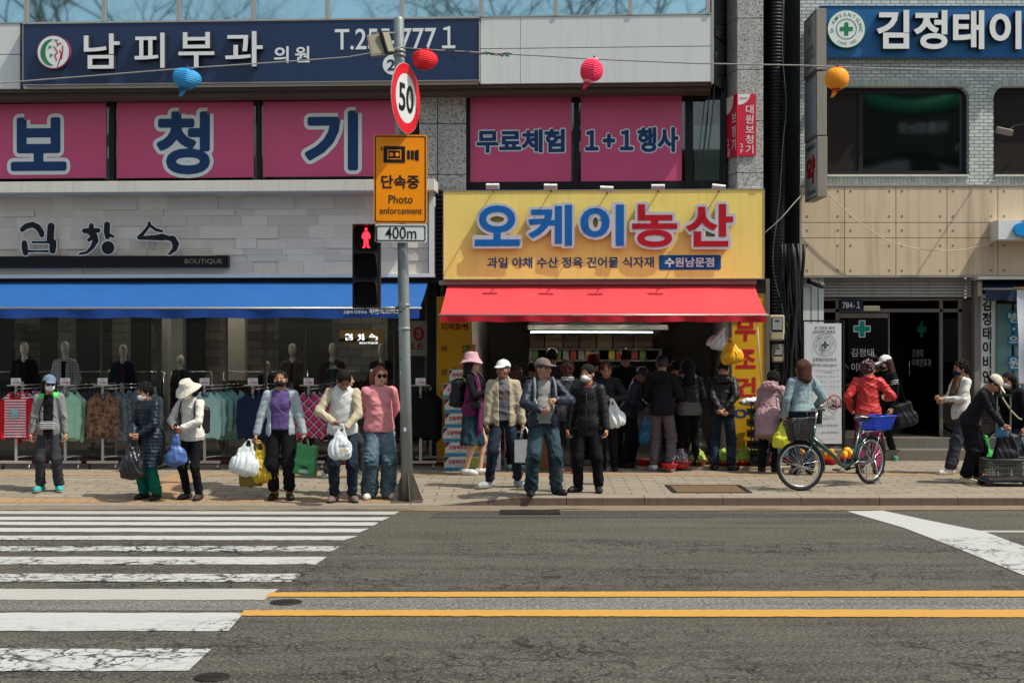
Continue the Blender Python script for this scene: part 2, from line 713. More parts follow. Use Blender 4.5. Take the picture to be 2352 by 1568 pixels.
def cloth(name,col,**k):
 d=dict(rough=0.9,spec=0.12,var=0.16,scale=9,bump=0.12,bscale=150)
 d.update(k)
 return mat(name,col,**d)
SKIN=mat('skin','#ad7f66',rough=0.55,spec=0.35,var=0.10,scale=30,bump=0.05,bscale=200,sub=0.08)
SKIN_PALE=mat('pale skin','#c29b84',rough=0.5,spec=0.35,var=0.08,scale=30,sub=0.08)
SKIN_TAN=mat('tanned skin','#87604b',rough=0.55,spec=0.35,var=0.10,scale=30,sub=0.08)
EYE=mat('eye dark','#1c1513',rough=0.25,var=0.05)
BROW=mat('eyebrow','#2c211d',rough=0.8,var=0.1)
LIP=mat('lips','#96574a',rough=0.5,var=0.08)
HAIR_K=mat('black hair','#12100d',rough=0.5,spec=0.22,var=0.4,scale=60,bump=0.8,bscale=70,stretch=(3,3,0.5))
HAIR_B=mat('brown hair','#4a2a1d',rough=0.5,spec=0.3,var=0.45,scale=60,bump=0.8,bscale=70,stretch=(3,3,0.5))
HAIR_R=mat('auburn hair','#7c3a1d',rough=0.45,spec=0.5,var=0.4,scale=60,bump=0.8,bscale=70,stretch=(3,3,0.5))
HAIR_G=mat('greying hair','#3b3733',rough=0.5,spec=0.4,var=0.5,scale=70,bump=0.8,bscale=70,stretch=(3,3,0.5))
MASK_W=mat('white mask cloth','#dfe4e4',rough=0.8,var=0.05,bump=0.2,bscale=60,stretch=(1,1,4))
MASK_K=mat('black mask cloth','#14141a',rough=0.85,var=0.1)
SOLE_W=mat('white sole','#d6d4cc',rough=0.6,var=0.06)
SOLE_K=mat('dark sole','#191817',rough=0.7,var=0.1)
def ik(a,t,l1,l2,hint):
 a,t,hint=Vector(a),Vector(t),Vector(hint)
 d=t-a
 L=min(d.length,(l1+l2)*0.999)
 L=max(L,abs(l1-l2)*1.05+1e-4)
 u=d.normalized()
 x=(l1*l1-l2*l2+L*L)/(2*L)
 h=math.sqrt(max(0,l1*l1-x*x))
 n=hint-u*hint.dot(u)
 n=n.normalized()if n.length>1e-6 else u.orthogonal().normalized()
 return a+u*x+n*h,a+u*L
class Person:
 def __init__(s,label,px,py,top,yaw=0.0,group=None,lean=0.0,tilt=0.0,head=(0,0),la=None,ra=None,lh=(0.6,0.6,-0.3),rh=(-0.6,0.6,-0.3),lf=(0.1,0.0),rf=(-0.1,0.0),lt=12,rt=-12,skin=None,curl=(0.9,0.9),face=True,mask=False,res=1.0,hat=0.0,wide=1.0,kneel=None,depth=None,z=None):
  pos=foot(px,py)
  if depth is not None:
   pos=at(px,py,depth)
   pos.z=ground_z(pos.x,depth)
  if z is not None:
   pos.z=z
  s.pos=pos
  H=CAMH+(784-top)*K*pos.y-pos.z
  s.lean,s.tilt=math.radians(lean),math.radians(tilt)
  up=0.92+(0.75+hat)*math.cos(s.lean)
  s.scale=H/up
  s.wide=wide=wide*0.94
  s.res=res
  s.rnd=random.Random(sum(map(ord,label)))
  s.seed=s.rnd.randint(0,9999)
  s.root=bpy.data.objects.new('person',None)
  s.root.empty_display_size=0.1
  C.objects.link(s.root)
  tag(s.root,label,'person',group)
  s.root.matrix_basis=Matrix.Translation(pos)@Matrix.Rotation(math.radians(yaw),4,'Z')@Matrix.Scale(s.scale,4)
  s.UB=Matrix.Translation((0,0,0.92))@Matrix.Rotation(s.tilt,4,'Y')@Matrix.Rotation(s.lean,4,'X')@Matrix.Translation((0,0,-0.92))
  s.HD=s.UB@Matrix.Translation((0,0.005,1.44))@Matrix.Rotation(math.radians(head[0]),4,'Z')@Matrix.Rotation(math.radians(head[1]),4,'X')@Matrix.Scale(1.04,4)@Matrix.Translation((0,-0.005,-1.44))
  s.skin=skin or SKIN
  w=wide
  s.sh=[s.UB@Vector((0.163*(0.7+0.3*w),0.0,1.345)),s.UB@Vector((-0.163*(0.7+0.3*w),0.0,1.345))]
  la=la or(0.23,-0.03,0.80)
  ra=ra or(-0.23,-0.03,0.80)
  s.el,s.wr=[None,None],[None,None]
  s.el[0],s.wr[0]=ik(s.sh[0],la,0.27,0.245,lh)
  s.el[1],s.wr[1]=ik(s.sh[1],ra,0.27,0.245,rh)
  s.hip=[Vector((0.083*w,0.01,0.87)),Vector((-0.083*w,0.01,0.87))]
  s.ank=[Vector((lf[0],lf[1]+0.02,0.075)),Vector((rf[0],rf[1]+0.02,0.075))]
  if len(lf)>2:
   s.ank[0].z=lf[2]
  if len(rf)>2:
   s.ank[1].z=rf[2]
  s.kn=[ik(s.hip[i],s.ank[i],0.42,0.405,(0.15 if i==0 else-0.15,-1,0.1))[0]for i in(0,1)]
  s.toe=[math.radians(lt),math.radians(rt)]
  s.curl=curl
  s.face_on,s.mask_on=face,mask
 def hand(s,S,i,fine):
  el,wr=s.el[i],s.wr[i]
  d=(wr-el).normalized()
  side=1 if i==0 else-1
  lat=Vector((0,-1,0))-d*Vector((0,-1,0)).dot(d)
  lat=lat.normalized()if lat.length>0.2 else Vector((side,0,0))
  pal=d.cross(lat).normalized()
  if pal.dot(Vector((-side,0.2,0)))<0:
   pal=-pal
  S.cone(wr-d*0.01,wr+d*0.03,0.023,0.026,0.012)
  for q in(-1,-0.33,0.33,1):
   S.cone(wr+d*0.03+lat*q*0.016,wr+d*0.085+lat*q*0.026,0.017,0.012,0.012)
  c=s.curl[i]
  for n,q in enumerate((1,0.36,-0.3,-0.95)):
   ln=(0.036,0.041,0.038,0.029)[n]
   a=wr+d*0.088+lat*q*0.028
   dd=d+lat*q*0.12
   ang=c*(0.75+0.12*n)
   for t in range(3):
    dir_=(dd.normalized()*math.cos(ang)+pal*math.sin(ang)).normalized()
    b=a+dir_*ln
    S.cone(a,b,0.0098-0.0006*t,0.0090-0.0006*t,0.003)
    a=b
    ln*=0.75
    ang+=c*0.8
  a=wr+d*0.025+lat*0.022
  m=a+d*0.035+lat*0.028+pal*0.012
  S.cone(a,m,0.014,0.0115,0.008)
  e=m+d*0.028+lat*(0.006-0.012*c)+pal*0.018*(0.4+c)
  S.cone(m,e,0.0112,0.0095,0.003)
  c0=wr+d*0.09
  fine.append((np.array(c0)-0.085,np.array(c0)+0.085))
 def body(s,leg=0.8,hands=(True,True),bald=False):
  S=Sdf()
  fine=[]
  w=s.wide
  S.M=s.UB
  S.cone((0,0,1.28),(0,0.0,1.02),0.115*w,0.105*w,0.03,sy=0.66)
  S.cone((-0.13,0,1.345),(0.13,0,1.345),0.04,0.04,0.03)
  S.cone((0,0.012,1.33),(0,0.0,1.45),0.056,0.05,0.02)
  S.M=Matrix.Identity(4)
  S.cone((-0.06,0.01,0.93),(0.06,0.01,0.93),0.085,0.085,0.04)
  for i in(0,1):
   if hands[i]:
    S.cone(s.sh[i],s.el[i],0.038,0.032,0.02)
    S.cone(s.el[i],s.wr[i],0.033,0.023,0.01)
   S.cone(s.hip[i],s.kn[i],0.062*leg,0.044*leg,0.03)
   ca=s.kn[i].lerp(s.ank[i],0.35)+Vector((0,0.012,0))
   S.cone(s.kn[i],ca,0.043*leg,0.046*leg,0.03)
   S.cone(ca,s.ank[i],0.044*leg,0.030*leg,0.02)
  S.M=s.HD
  S.cone((0,0.02,1.43),(0,0.01,1.50),0.050,0.052,0.02)
  S.ell((0,0.012,1.560),(0.074,0.092,0.090),0.02)
  S.ell((0,-0.024,1.505),(0.058,0.066,0.072),0.03)
  S.ell((0,-0.052,1.455),(0.032,0.030,0.020),0.03)
  if s.face_on:
   S.ell((0.044,-0.048,1.512),(0.026,0.026,0.022),0.02)
   S.ell((-0.044,-0.048,1.512),(0.026,0.026,0.022),0.02)
   S.ell((0.029,-0.093,1.541),(0.017,0.012,0.010),0.010,sub=True)
   S.ell((-0.029,-0.093,1.541),(0.017,0.012,0.010),0.010,sub=True)
   S.ell((0.029,-0.074,1.540),(0.013,0.011,0.008),0.004)
   S.ell((-0.029,-0.074,1.540),(0.013,0.011,0.008),0.004)
   S.cone((0,-0.084,1.545),(0,-0.104,1.506),0.008,0.0125,0.010)
   S.ell((0.012,-0.090,1.502),(0.009,0.010,0.008),0.006)
   S.ell((-0.012,-0.090,1.502),(0.009,0.010,0.008),0.006)
   S.ell((0,-0.079,1.476),(0.021,0.009,0.0060),0.008)
   S.ell((0,-0.077,1.467),(0.018,0.009,0.0060),0.008)
  for q in(1,-1):
   S.ell((q*0.077,0.008,1.528),(0.010,0.020,0.031),0.006)
  c0=np.array(s.HD@Vector((0,0,1.545)))
  fine.append((c0-0.125,c0+0.125))
  S.M=Matrix.Identity(4)
  for i in(0,1):
   if hands[i]:
    s.hand(S,i,fine)
  Hi=np.array(s.HD.inverted())
  def paint(P,N):
   Q=P@Hi[:3,:3].T+Hi[:3,3]
   m=np.zeros(len(P),int)
   if s.face_on:
    x,y,z=np.abs(Q[:,0]),Q[:,1],Q[:,2]
    fr=y<-0.05
    m[fr&(((x-0.029)/0.0155)**2+((z-1.540)/0.0062)**2<1)]=1
    m[fr&(((x-0.031)/0.023)**2+((z-1.5625+0.12*np.abs(x-0.028))/0.0048)**2<1)]=2
    m[fr&(((x)/0.024)**2+((z-1.4715)/0.009)**2<1)]=3
   return m
  r=s.res
  me=S.mesh('body',[s.skin,EYE,BROW,LIP],0.016*r,fine,0.0058*r,paint=paint)
  link('body',me,s.root)
  return s
 def trousers(s,m,r=(0.088,0.068,0.055),cuff=0.05,waist=1.0,amp=0.006,seat=0.0,name='trousers',label=None,wob=None):
  S=Sdf()
  w=s.wide
  S.cone((-0.055*w,0.012,0.93),(0.055*w,0.012,0.93),0.108,0.108,0.04,sy=0.95)
  S.M=s.UB
  S.cone((-0.05*w,0.0,1.0),(0.05*w,0.0,1.0),0.098,0.098,0.04,sy=0.85)
  S.cut((0,0,waist),(0,0,1))
  S.M=Matrix.Identity(4)
  for i in(0,1):
   S.cone(s.hip[i]+Vector((0,0,0.0)),s.kn[i],r[0]*(0.8+0.2*w),r[1],0.025)
   end=s.ank[i].lerp(s.kn[i],cuff+(r[2]*1.5 if cuff>0 else 0.06))
   S.cone(s.kn[i],end,r[1],r[2],0.03)
  zc=min(s.ank[0].z,s.ank[1].z)
  f=wob or folds(amp,16,(1.2,1.2,1.7),s.seed)
  kz=[s.kn[0].z]
  def wv(P,N):
   a=np.exp(-((P[:,2]-kz[0])/0.12)**2)+np.exp(-((P[:,2]-0.14)/0.09)**2)*1.5+0.45+np.exp(-((P[:,2]-0.82)/0.07)**2)
   return f(P,N)*a
  me=S.mesh(name,m,0.0125*s.res,wob=wv)
  o=link(name,me,s.root)
  if label:
   o['label']=label
  return s
 def shoes(s,m,sole=None,long=1.0,boot=0.0,label=None):
  for i in(0,1):
   S=Sdf()
   S.M=Matrix.Translation((s.ank[i].x,s.ank[i].y,s.ank[i].z-0.075))@Matrix.Rotation(s.toe[i],4,'Z')
   S.cone((0,0.035,0.045),(0,-0.09*long,0.036),0.043,0.046,0.02)
   S.cone((0,-0.09*long,0.036),(0,-0.145*long,0.030),0.046,0.036,0.02)
   S.cone((0,0.028,0.06),(0,0.012,0.085+boot),0.042,0.042,0.02)
   S.cut((0,0,0.085+boot),(0,0,1))
   S.cut((0,0,0.002),(0,0,-1))
   z0=s.ank[i].z-0.075
   me=S.mesh('shoe',[m,sole or SOLE_K],0.0095*s.res,paint=lambda P,N:(P[:,2]-z0<0.022).astype(int),wob=folds(0.0016,60,seed=s.seed))
   o=link('shoe',me,s.root)
   if label:
    o['label']=label
  return s
 def skirt(s,m,z0=0.40,flare=0.2):
  S=Sdf()
  w=s.wide
  S.cone((0,0.01,0.98),(0,0.01,0.85),0.135*w,0.165*w,0.03,sy=0.78)
  S.cone((0,0.01,0.85),(0,0.0,z0-0.05),0.165*w,flare,0.05,sy=0.85)
  S.cut((0,0,z0),(0,0,-1))
  S.cut((0,0,1.02),(0,0,1))
  def wv(P,N):
   a=np.arctan2(P[:,1],P[:,0])
   return 0.010*np.sin(a*9+P[:,2]*3)*np.clip((0.95-P[:,2])*2.2,0,1.2)+0.004*np.sin(P[:,2]*40+a*5)
  link('skirt',S.mesh('skirt',m,0.0125*s.res,wob=wv),s.root)
  return s
 def top(s,m,name='jacket',r=0.0,hem=0.80,sleeves=True,sr=(0.062,0.053,0.043),cuff=0.06,fat=1.0,open_=0.0,collar=0.0,hood=0.0,belly=0.0,bust=0.0,flare=1.0,wob=None,amp=0.006,label=None,neck=True,lower=True,sy=0.68,paint=None,mats=None):
  S=Sdf()
  w=s.wide*fat
  r*=0.85
  sr=[q*0.93 for q in sr]
  S.M=s.UB
  S.cone((0,0.0,1.26),(0,0.0,1.06),0.140*w+r,0.128*w+r,0.05,sy=sy)
  S.cone((0,0.0,1.06),(0,0.005,hem-0.06),0.128*w+r,(0.152*w+r)*flare,0.06,sy=sy+0.06)
  for q in(1,-1):
   S.cone((0.02*q,0.008,1.372),(q*0.135*w,0.0,1.335),0.046+r*0.5,0.044+r*0.5,0.04)
  S.cone((-0.06,0.012,1.372),(0.06,0.012,1.372),0.044+r*0.4,0.044+r*0.4,0.03)
  if hem<0.93:
   S.M=Matrix.Identity(4)
   S.cone((-0.055*w,0.014,0.90),(0.055*w,0.014,0.90),0.116+r,0.116+r,0.05)
   if hem<0.72:
    for i in(0,1):
     f=(s.hip[i].z-hem+0.1)/(s.hip[i].z-s.kn[i].z)
     S.cone(s.hip[i],s.hip[i].lerp(s.kn[i],f),0.112+r,0.108+r,0.10)
   S.M=s.UB
  if belly:
   S.ell((0,-0.055*w,1.06),(0.115*w,0.075+belly,0.125),0.06)
  if bust:
   S.ell((0.062,-0.07,1.215),(0.06,0.042+bust,0.06),0.05)
   S.ell((-0.062,-0.07,1.215),(0.06,0.042+bust,0.06),0.05)
  if hood:
   S.cone((-0.055,0.085+hood*0.3,1.37),(0.055,0.085+hood*0.3,1.37),0.055+hood*0.3,0.055+hood*0.3,0.03)
   S.cone((-0.085,0.03,1.385),(-0.05,-0.06,1.35),0.034,0.022,0.02)
   S.cone((0.085,0.03,1.385),(0.05,-0.06,1.35),0.034,0.022,0.02)
  if collar:
   n=10
   for k in range(n):
    a0,a1=2*PI*k/n,2*PI*(k+1)/n
    if open_ and(k in(6,7,8)if n==10 else False):
     continue
    p0=(0.062*math.cos(a0),0.012+0.062*math.sin(a0),1.395+0.012*math.sin(a0))
    p1=(0.062*math.cos(a1),0.012+0.062*math.sin(a1),1.395+0.012*math.sin(a1))
    S.cone(p0,p1,0.020,0.020,0.015)
    S.cone((p0[0]*1.02,p0[1],p0[2]+collar),(p1[0]*1.02,p1[1],p1[2]+collar),0.013,0.013,0.02)
  S.cut((0,0,hem),(0,0,-1))
  if open_:
   S.box((0,-0.20,(hem+1.40)/2),(open_/2,0.165,(1.46-hem)/2+0.03),0.02,0.02,sub=True)
  if neck:
   S.cone((0,0.012,1.36),(0,-0.01,1.50),0.052,0.060,0.008,sub=True)
  S.M=Matrix.Identity(4)
  if sleeves:
   for i in(0,1):
    q=1+r*4
    S.cone(s.sh[i],s.el[i],sr[0]*q,sr[1]*q,0.035)
    S.cone(s.el[i],s.wr[i].lerp(s.el[i],cuff),sr[1]*q,sr[2]*q,0.02)
  f=wob or folds(amp,17,(1,1,1.3),s.seed+len(name))
  me=S.mesh(name,mats or m,0.0122*s.res,wob=f,paint=paint)
  o=link(name,me,s.root)
  if label:
   o['label']=label
  return s
 def hpart(s,name,S,m,res=0.008,**k):
  link(name,S.mesh(name,m,res*s.res,M=s.HD,**k),s.root)
  return s
 def hair(s,m,style='short',vol=0.0):
  S=Sdf()
  S.ell((0,0.016,1.564),(0.081+vol,0.097+vol,0.094+vol),0.02)
  if style=='curly':
   S.ell((0,0.032,1.570),(0.091+vol,0.097+vol,0.088+vol),0.03)
   S.ell((0,0.055,1.515),(0.080,0.060,0.05),0.03)
  if style in('bob','long','shoulder'):
   z={'bob':1.465,'shoulder':1.40,'long':1.30}[style]
   for q in(1,-1):
    S.cone((q*0.070,0.02,1.57),(q*0.076,0.025,z),0.034+vol,0.028+vol,0.03)
   S.cone((0,0.06,1.57),(0,0.078,z-0.015),0.060+vol,0.056+vol,0.03)
   S.cone((-0.05,0.05,1.55),(-0.055,0.065,z),0.05+vol,0.04+vol,0.03)
   S.cone((0.05,0.05,1.55),(0.055,0.065,z),0.05+vol,0.04+vol,0.03)
  if style=='bun':
   S.ell((0,0.115,1.60),0.040,0.01)
  if style=='tail':
   S.cone((0,0.105,1.57),(0,0.13,1.44),0.030,0.020,0.015)
  S.ell((0,-0.10,1.512),(0.064,0.085,0.100),0.012,sub=True)
  for q in(1,-1):
   if style not in('bob','long','shoulder','curly'):
    S.ell((q*0.09,-0.012,1.515),(0.03,0.035,0.04),0.01,sub=True)
  if style in('short','bun','tail'):
   S.cut((0,0.0,1.478),(0,0.35,-1))
  w=curls(0.011,95)if style=='curly' else(lambda P,N:0.004*np.sin(np.arctan2(P[:,0],P[:,1]-0.02)*17+P[:,2]*30)+0.002*np.sin(P[:,0]*210+P[:,2]*60))
  return s.hpart('hair',S,m,0.0075,wob=w)
 def cap(s,m,brim=None,back=False,name='cap'):
  S=Sdf()
  S.ell((0,0.012,1.578),(0.092,0.108,0.092),0.01)
  S.cut((0,0,1.574),(0,-0.12,-1))
  y=1 if back else-1
  S.ell((0,y*0.120,1.578),(0.070,0.082,0.0085),0.008,rot=Matrix.Rotation(-0.18*y,3,'X'))
  S.ell((0,0.012,1.670),0.009,0.006)
  b=brim or m
  return s.hpart(name,S,[m,b],0.0072,paint=lambda P,N:((P[:,1]*y>0.095)&(P[:,2]<1.60)).astype(int),wob=lambda P,N:0.0012*np.sin(np.arctan2(P[:,0],P[:,1])*6)+0.001*np.sin(P[:,2]*150))
 def bucket(s,m,brim=0.155,droop=0.035):
  S=Sdf()
  S.cone((0,0.012,1.60),(0,0.012,1.645),0.100,0.082,0.02,sy=1.08)
  S.cut((0,0,1.685),(0,0,1))
  S.cone((0,0.012,1.60),(0,0.012,1.60),0.098,0.098,0.01)
  S.cut((0,0,1.575),(0,0,-1))
  n=44
  for k in range(n):
   a=2*PI*k/n
   q=1+0.06*math.sin(3*a+s.seed)
   S.cone((0.088*math.sin(a),0.012+0.098*math.cos(a),1.592),(brim*q*math.sin(a),0.012+(brim+0.01)*q*math.cos(a),1.592-droop*q*(1.0+0.3*math.cos(2*a))),0.010,0.010,0.012)
  return s.hpart('bucket_hat',S,m,0.0085,wob=folds(0.003,30,seed=s.seed))
 def mask(s,m=None):
  S=Sdf()
  S.ell((0,-0.046,1.490),(0.064,0.064,0.050),0.02)
  S.ell((0,-0.085,1.498),(0.022,0.030,0.028),0.03)
  S.cut((0,-0.025,1.49),(0,1,0.1))
  for q in(1,-1):
   S.cone((q*0.060,-0.03,1.505),(q*0.083,0.012,1.538),0.0035,0.0035,0.002)
   S.cone((q*0.056,-0.03,1.470),(q*0.083,0.012,1.520),0.0035,0.0035,0.002)
  return s.hpart('face_mask',S,m or MASK_W,0.0065)
 def glasses(s,m,dark=None,r=0.022):
  mb=MB()
  for q in(1,-1):
   pts=[(q*0.031+r*1.1*math.cos(2*PI*k/14),-0.102+0.006*abs(math.cos(2*PI*k/14)),1.540+r*0.9*math.sin(2*PI*k/14))for k in range(15)]
   mb.tube(pts,0.0022,5,False)
   if dark:
    mb.mi=1
    mb.add(pts[:-1],[tuple(range(14))])
    mb.add([(x,y+0.003,z)for x,y,z in pts[:-1]],[tuple(range(14))])
    mb.mi=0
   mb.tube([(q*0.054,-0.098,1.545),(q*0.074,-0.06,1.545),(q*0.083,0.01,1.540)],0.0022,5)
  mb.tube([(-0.012,-0.104,1.545),(0,-0.108,1.548),(0.012,-0.104,1.545)],0.002,5)
  me=mb.mesh('glasses',[m,dark or m])
  me.transform(s.HD)
  link('glasses',me,s.root)
  return s
 def world(s,p):
  M=s.root.matrix_basis
  return M@Vector(p)
 def grip(s,i):
  d=(s.wr[i]-s.el[i]).normalized()
  return s.world(s.wr[i]+d*0.075)
def crack_mask(N,L,vec,sc,warp,thin,fine=0.0):
 n=N.new('ShaderNodeTexNoise')
 n.inputs['Scale'].default_value=sc*1.7
 n.inputs['Detail'].default_value=4
 L.new(vec,n.inputs['Vector'])
 a=N.new('ShaderNodeVectorMath')
 a.operation='MULTIPLY_ADD'
 L.new(n.outputs['Color'],a.inputs[0])
 a.inputs[1].default_value=(warp,warp,0)
 L.new(vec,a.inputs[2])
 v=N.new('ShaderNodeTexVoronoi')
 v.feature='DISTANCE_TO_EDGE'
 v.inputs['Scale'].default_value=sc
 L.new(a.outputs[0],v.inputs['Vector'])
 w=noise_n(N,L,vec,sc*0.9,4)
 th=math_n(N,L,'MULTIPLY',w,thin*2)
 r=math_n(N,L,'DIVIDE',v.outputs['Distance'],th)
 return math_n(N,L,'SUBTRACT',1.0,r,True)
def zones(N,L,vec,spots):
 sep=N.new('ShaderNodeSeparateXYZ')
 L.new(vec,sep.inputs[0])
 nz=noise_n(N,L,vec,0.35,3)
 y=math_n(N,L,'ADD',sep.outputs['Y'],math_n(N,L,'MULTIPLY',math_n(N,L,'SUBTRACT',nz,0.5),1.6))
 tot=None
 for c,h in spots:
  d=math_n(N,L,'DIVIDE',math_n(N,L,'ABSOLUTE',math_n(N,L,'SUBTRACT',y,c)),h)
  q=math_n(N,L,'SUBTRACT',1.0,d,True)
  tot=q if tot is None else math_n(N,L,'MAXIMUM',tot,q)
 return tot
BROKEN=[(14.2,0.8),(12.3,1.2),(8.6,2.2),(6,2)]
def road_cracks(N,L,vec):
 z=zones(N,L,vec,BROKEN)
 c1=crack_mask(N,L,vec,3.2,0.26,0.052)
 c2=crack_mask(N,L,vec,7.5,0.16,0.075)
 br_=ramp(N,L,noise_n(N,L,vec,6.0,3,0.7),[(0.42,0.0),(0.56,1.0)])
 c2=math_n(N,L,'MULTIPLY',c2,br_)
 patch=ramp(N,L,noise_n(N,L,vec,0.8,3),[(0.38,0.15),(0.56,1.0)])
 z2=math_n(N,L,'MULTIPLY',ramp(N,L,z,[(0.05,0.0),(0.5,1.0)]),patch)
 c1=math_n(N,L,'MULTIPLY',c1,ramp(N,L,noise_n(N,L,vec,3.5,3,0.7),[(0.40,0.12),(0.56,1.0)]))
 mp=N.new('ShaderNodeMapping')
 mp.inputs['Scale'].default_value=(1.0,2.2,1)
 L.new(vec,mp.inputs[0])
 sp=ramp(N,L,noise_n(N,L,mp.outputs[0],9.0,4,0.7),[(0.63,0.0),(0.69,0.9)])
 t=math_n(N,L,'MAXIMUM',c1,math_n(N,L,'MULTIPLY',c2,0.85))
 return math_n(N,L,'MULTIPLY',math_n(N,L,'MAXIMUM',t,sp),z2,True)
def asphalt(name,base,light,cracks=True):
 m=bpy.data.materials.new(name)
 nt,N,L,b=nodes_of(m)
 v=coords(N,L)
 vs=coords(N,L,(0.5,4.0,1))
 big=noise_n(N,L,v,0.35,4)
 lane=noise_n(N,L,vs,0.9,6)
 grit=noise_n(N,L,v,38,4,0.85)
 col=mixc(N,L,big,base,light)
 col=mixc(N,L,ramp(N,L,lane,[(0.42,0.0),(0.66,0.9)]),col,tuple(x*0.60 for x in base))
 col=mixc(N,L,ramp(N,L,grit,[(0.38,0.95),(0.50,0.0)]),col,tuple(x*0.30 for x in base))
 col=mixc(N,L,ramp(N,L,grit,[(0.52,0.0),(0.66,0.9)]),col,tuple(min(1,x*2.2)for x in light))
 vo=N.new('ShaderNodeTexVoronoi')
 vo.inputs['Scale'].default_value=26
 L.new(v,vo.inputs['Vector'])
 col=mixc(N,L,ramp(N,L,vo.outputs['Distance'],[(0.03,0.75),(0.10,0.0)]),col,(0.30,0.28,0.23))
 h=grit
 if cracks:
  c=road_cracks(N,L,v)
  col=mixc(N,L,math_n(N,L,'MULTIPLY',c,0.96),col,(0.008,0.007,0.006))
  h=math_n(N,L,'SUBTRACT',math_n(N,L,'MULTIPLY',grit,0.5),math_n(N,L,'MULTIPLY',c,1.5))
 L.new(col,b.inputs['Base Color'])
 b.inputs['Roughness'].default_value=0.88
 b.inputs['Specular IOR Level'].default_value=0.25
 bump_n(N,L,b,h,0.7,0.012)
 return m
def paint_mat(name,col,wear=0.5,crack=True,worn_to=(0.11,0.105,0.095)):
 m=bpy.data.materials.new(name)
 nt,N,L,b=nodes_of(m)
 v=coords(N,L)
 g=noise_n(N,L,v,45,4,0.75)
 s=noise_n(N,L,coords(N,L,(0.8,3.5,1)),2.2,5,0.7)
 c=mixc(N,L,s,tuple(x*0.82 for x in col),col)
 e=ramp(N,L,math_n(N,L,'ADD',math_n(N,L,'MULTIPLY',g,0.55),math_n(N,L,'MULTIPLY',s,0.45)),[(0.56,0.0),(0.66,wear)])
 c=mixc(N,L,e,c,worn_to)
 if crack:
  k=road_cracks(N,L,v)
  c=mixc(N,L,math_n(N,L,'MULTIPLY',ramp(N,L,k,[(0.0,0.0),(0.35,1.0)]),0.97),c,(0.03,0.028,0.025))
 L.new(c,b.inputs['Base Color'])
 b.inputs['Roughness'].default_value=0.7
 bump_n(N,L,b,g,0.3,0.006)
 return m
ASPH=asphalt('asphalt',(0.066,0.061,0.049),(0.104,0.097,0.079))
ASPH_PALE=asphalt('pale worn asphalt',(0.14,0.137,0.12),(0.175,0.168,0.15),False)
ASPH_PATCH=asphalt('dark asphalt patch',(0.052,0.051,0.047),(0.072,0.07,0.063),False)
WHITE_P=paint_mat('white road paint',(0.45,0.465,0.45),0.8)
WHITE_Q=paint_mat('dull white road paint',(0.40,0.39,0.36),0.5,False)
YELLOW_P=paint_mat('yellow road paint',(0.52,0.275,0.045),0.7,False,(0.30,0.20,0.09))
def sheet(name,poly,z,m,kind='structure',nx=1):
 mb=MB()
 mb.add([(x,y,z)for x,y in poly],[tuple(range(len(poly)))])
 return single(name,mb,m,kind=kind,fix=False)
def gp(px,py,z=0.0):
 d=(CAMH-z)/((py-784)*K)
 return((px-1176)*K*d,d)
mb=MB()
mb.quad((-90,-60,0),(90,-60,0),(90,17.9,0),(-90,17.9,0))
single('road',mb,ASPH,kind='structure',fix=False)
mb=MB()
mb.quad((-200,17.9,-0.03),(200,17.9,-0.03),(200,160,-0.03),(-200,160,-0.03))
mb.quad((-200,-160,-0.03),(200,-160,-0.03),(200,17.9,-0.03),(-200,17.9,-0.03))
single('ground',mb,mat('bare ground','#6f6a60',rough=0.95),kind='structure',fix=False)
a,b_=gp(1300,1372),gp(1300,1402)
sheet('road_strip',[(-60,b_[1]),(60,b_[1]),(60,a[1]),(-60,a[1])],0.003,ASPH_PALE)
sheet('road_patch',[gp(990,1187),gp(1990,1187),gp(1980,1179),gp(1010,1179)][::-1],0.003,ASPH_PATCH)
sheet('road_patch',[gp(985,1189),gp(1640,1189),gp(1655,1170),gp(1020,1170)][::-1],0.004,ASPH_PATCH)
m=bpy.data.materials.new('sandy gutter')
nt,N,L,bs=nodes_of(m)
v=coords(N,L)
c=mixc(N,L,noise_n(N,L,v,7,8,0.75),(0.13,0.105,0.078),(0.31,0.25,0.175))
c=mixc(N,L,ramp(N,L,noise_n(N,L,v,55,3,0.8),[(0.42,0.6),(0.52,0.0)]),c,(0.09,0.075,0.055))
L.new(c,bs.inputs['Base Color'])
bs.inputs['Roughness'].default_value=0.95
bump_n(N,L,bs,noise_n(N,L,v,30,6,0.8),0.8,0.02)
mb=MB()
rnd=random.Random(4)
xs=[-14+i*0.12 for i in range(240)]
for i in range(len(xs)-1):
 y0,y1=(17.40+0.05*math.sin(q*2.3)+0.04*math.sin(q*9+2*math.sin(q*3.1))for q in xs[i:i+2])
 mb.quad((xs[i],y0,0.0045),(xs[i+1],y1,0.0045),(xs[i+1],17.82,0.010),(xs[i],17.82,0.010))
single('gutter_sand',mb,m,kind='structure',fix=False)
rows=[(1175.2,1182.2,918,905),(1188.4,1195.8,895,878),(1200.0,1207.4,870,858),(1214.2,1222.8,848,826),(1231.6,1241.0,822,790),(1254.8,1266.4,782,762),(1279.4,1296.6,750,728),(1318.2,1336.6,692,668),(1353.2,1378.2,640,606),(1408.0,1449.8,560,524),(1490.6,1541.6,486,432),(1596,1668,372,290)]
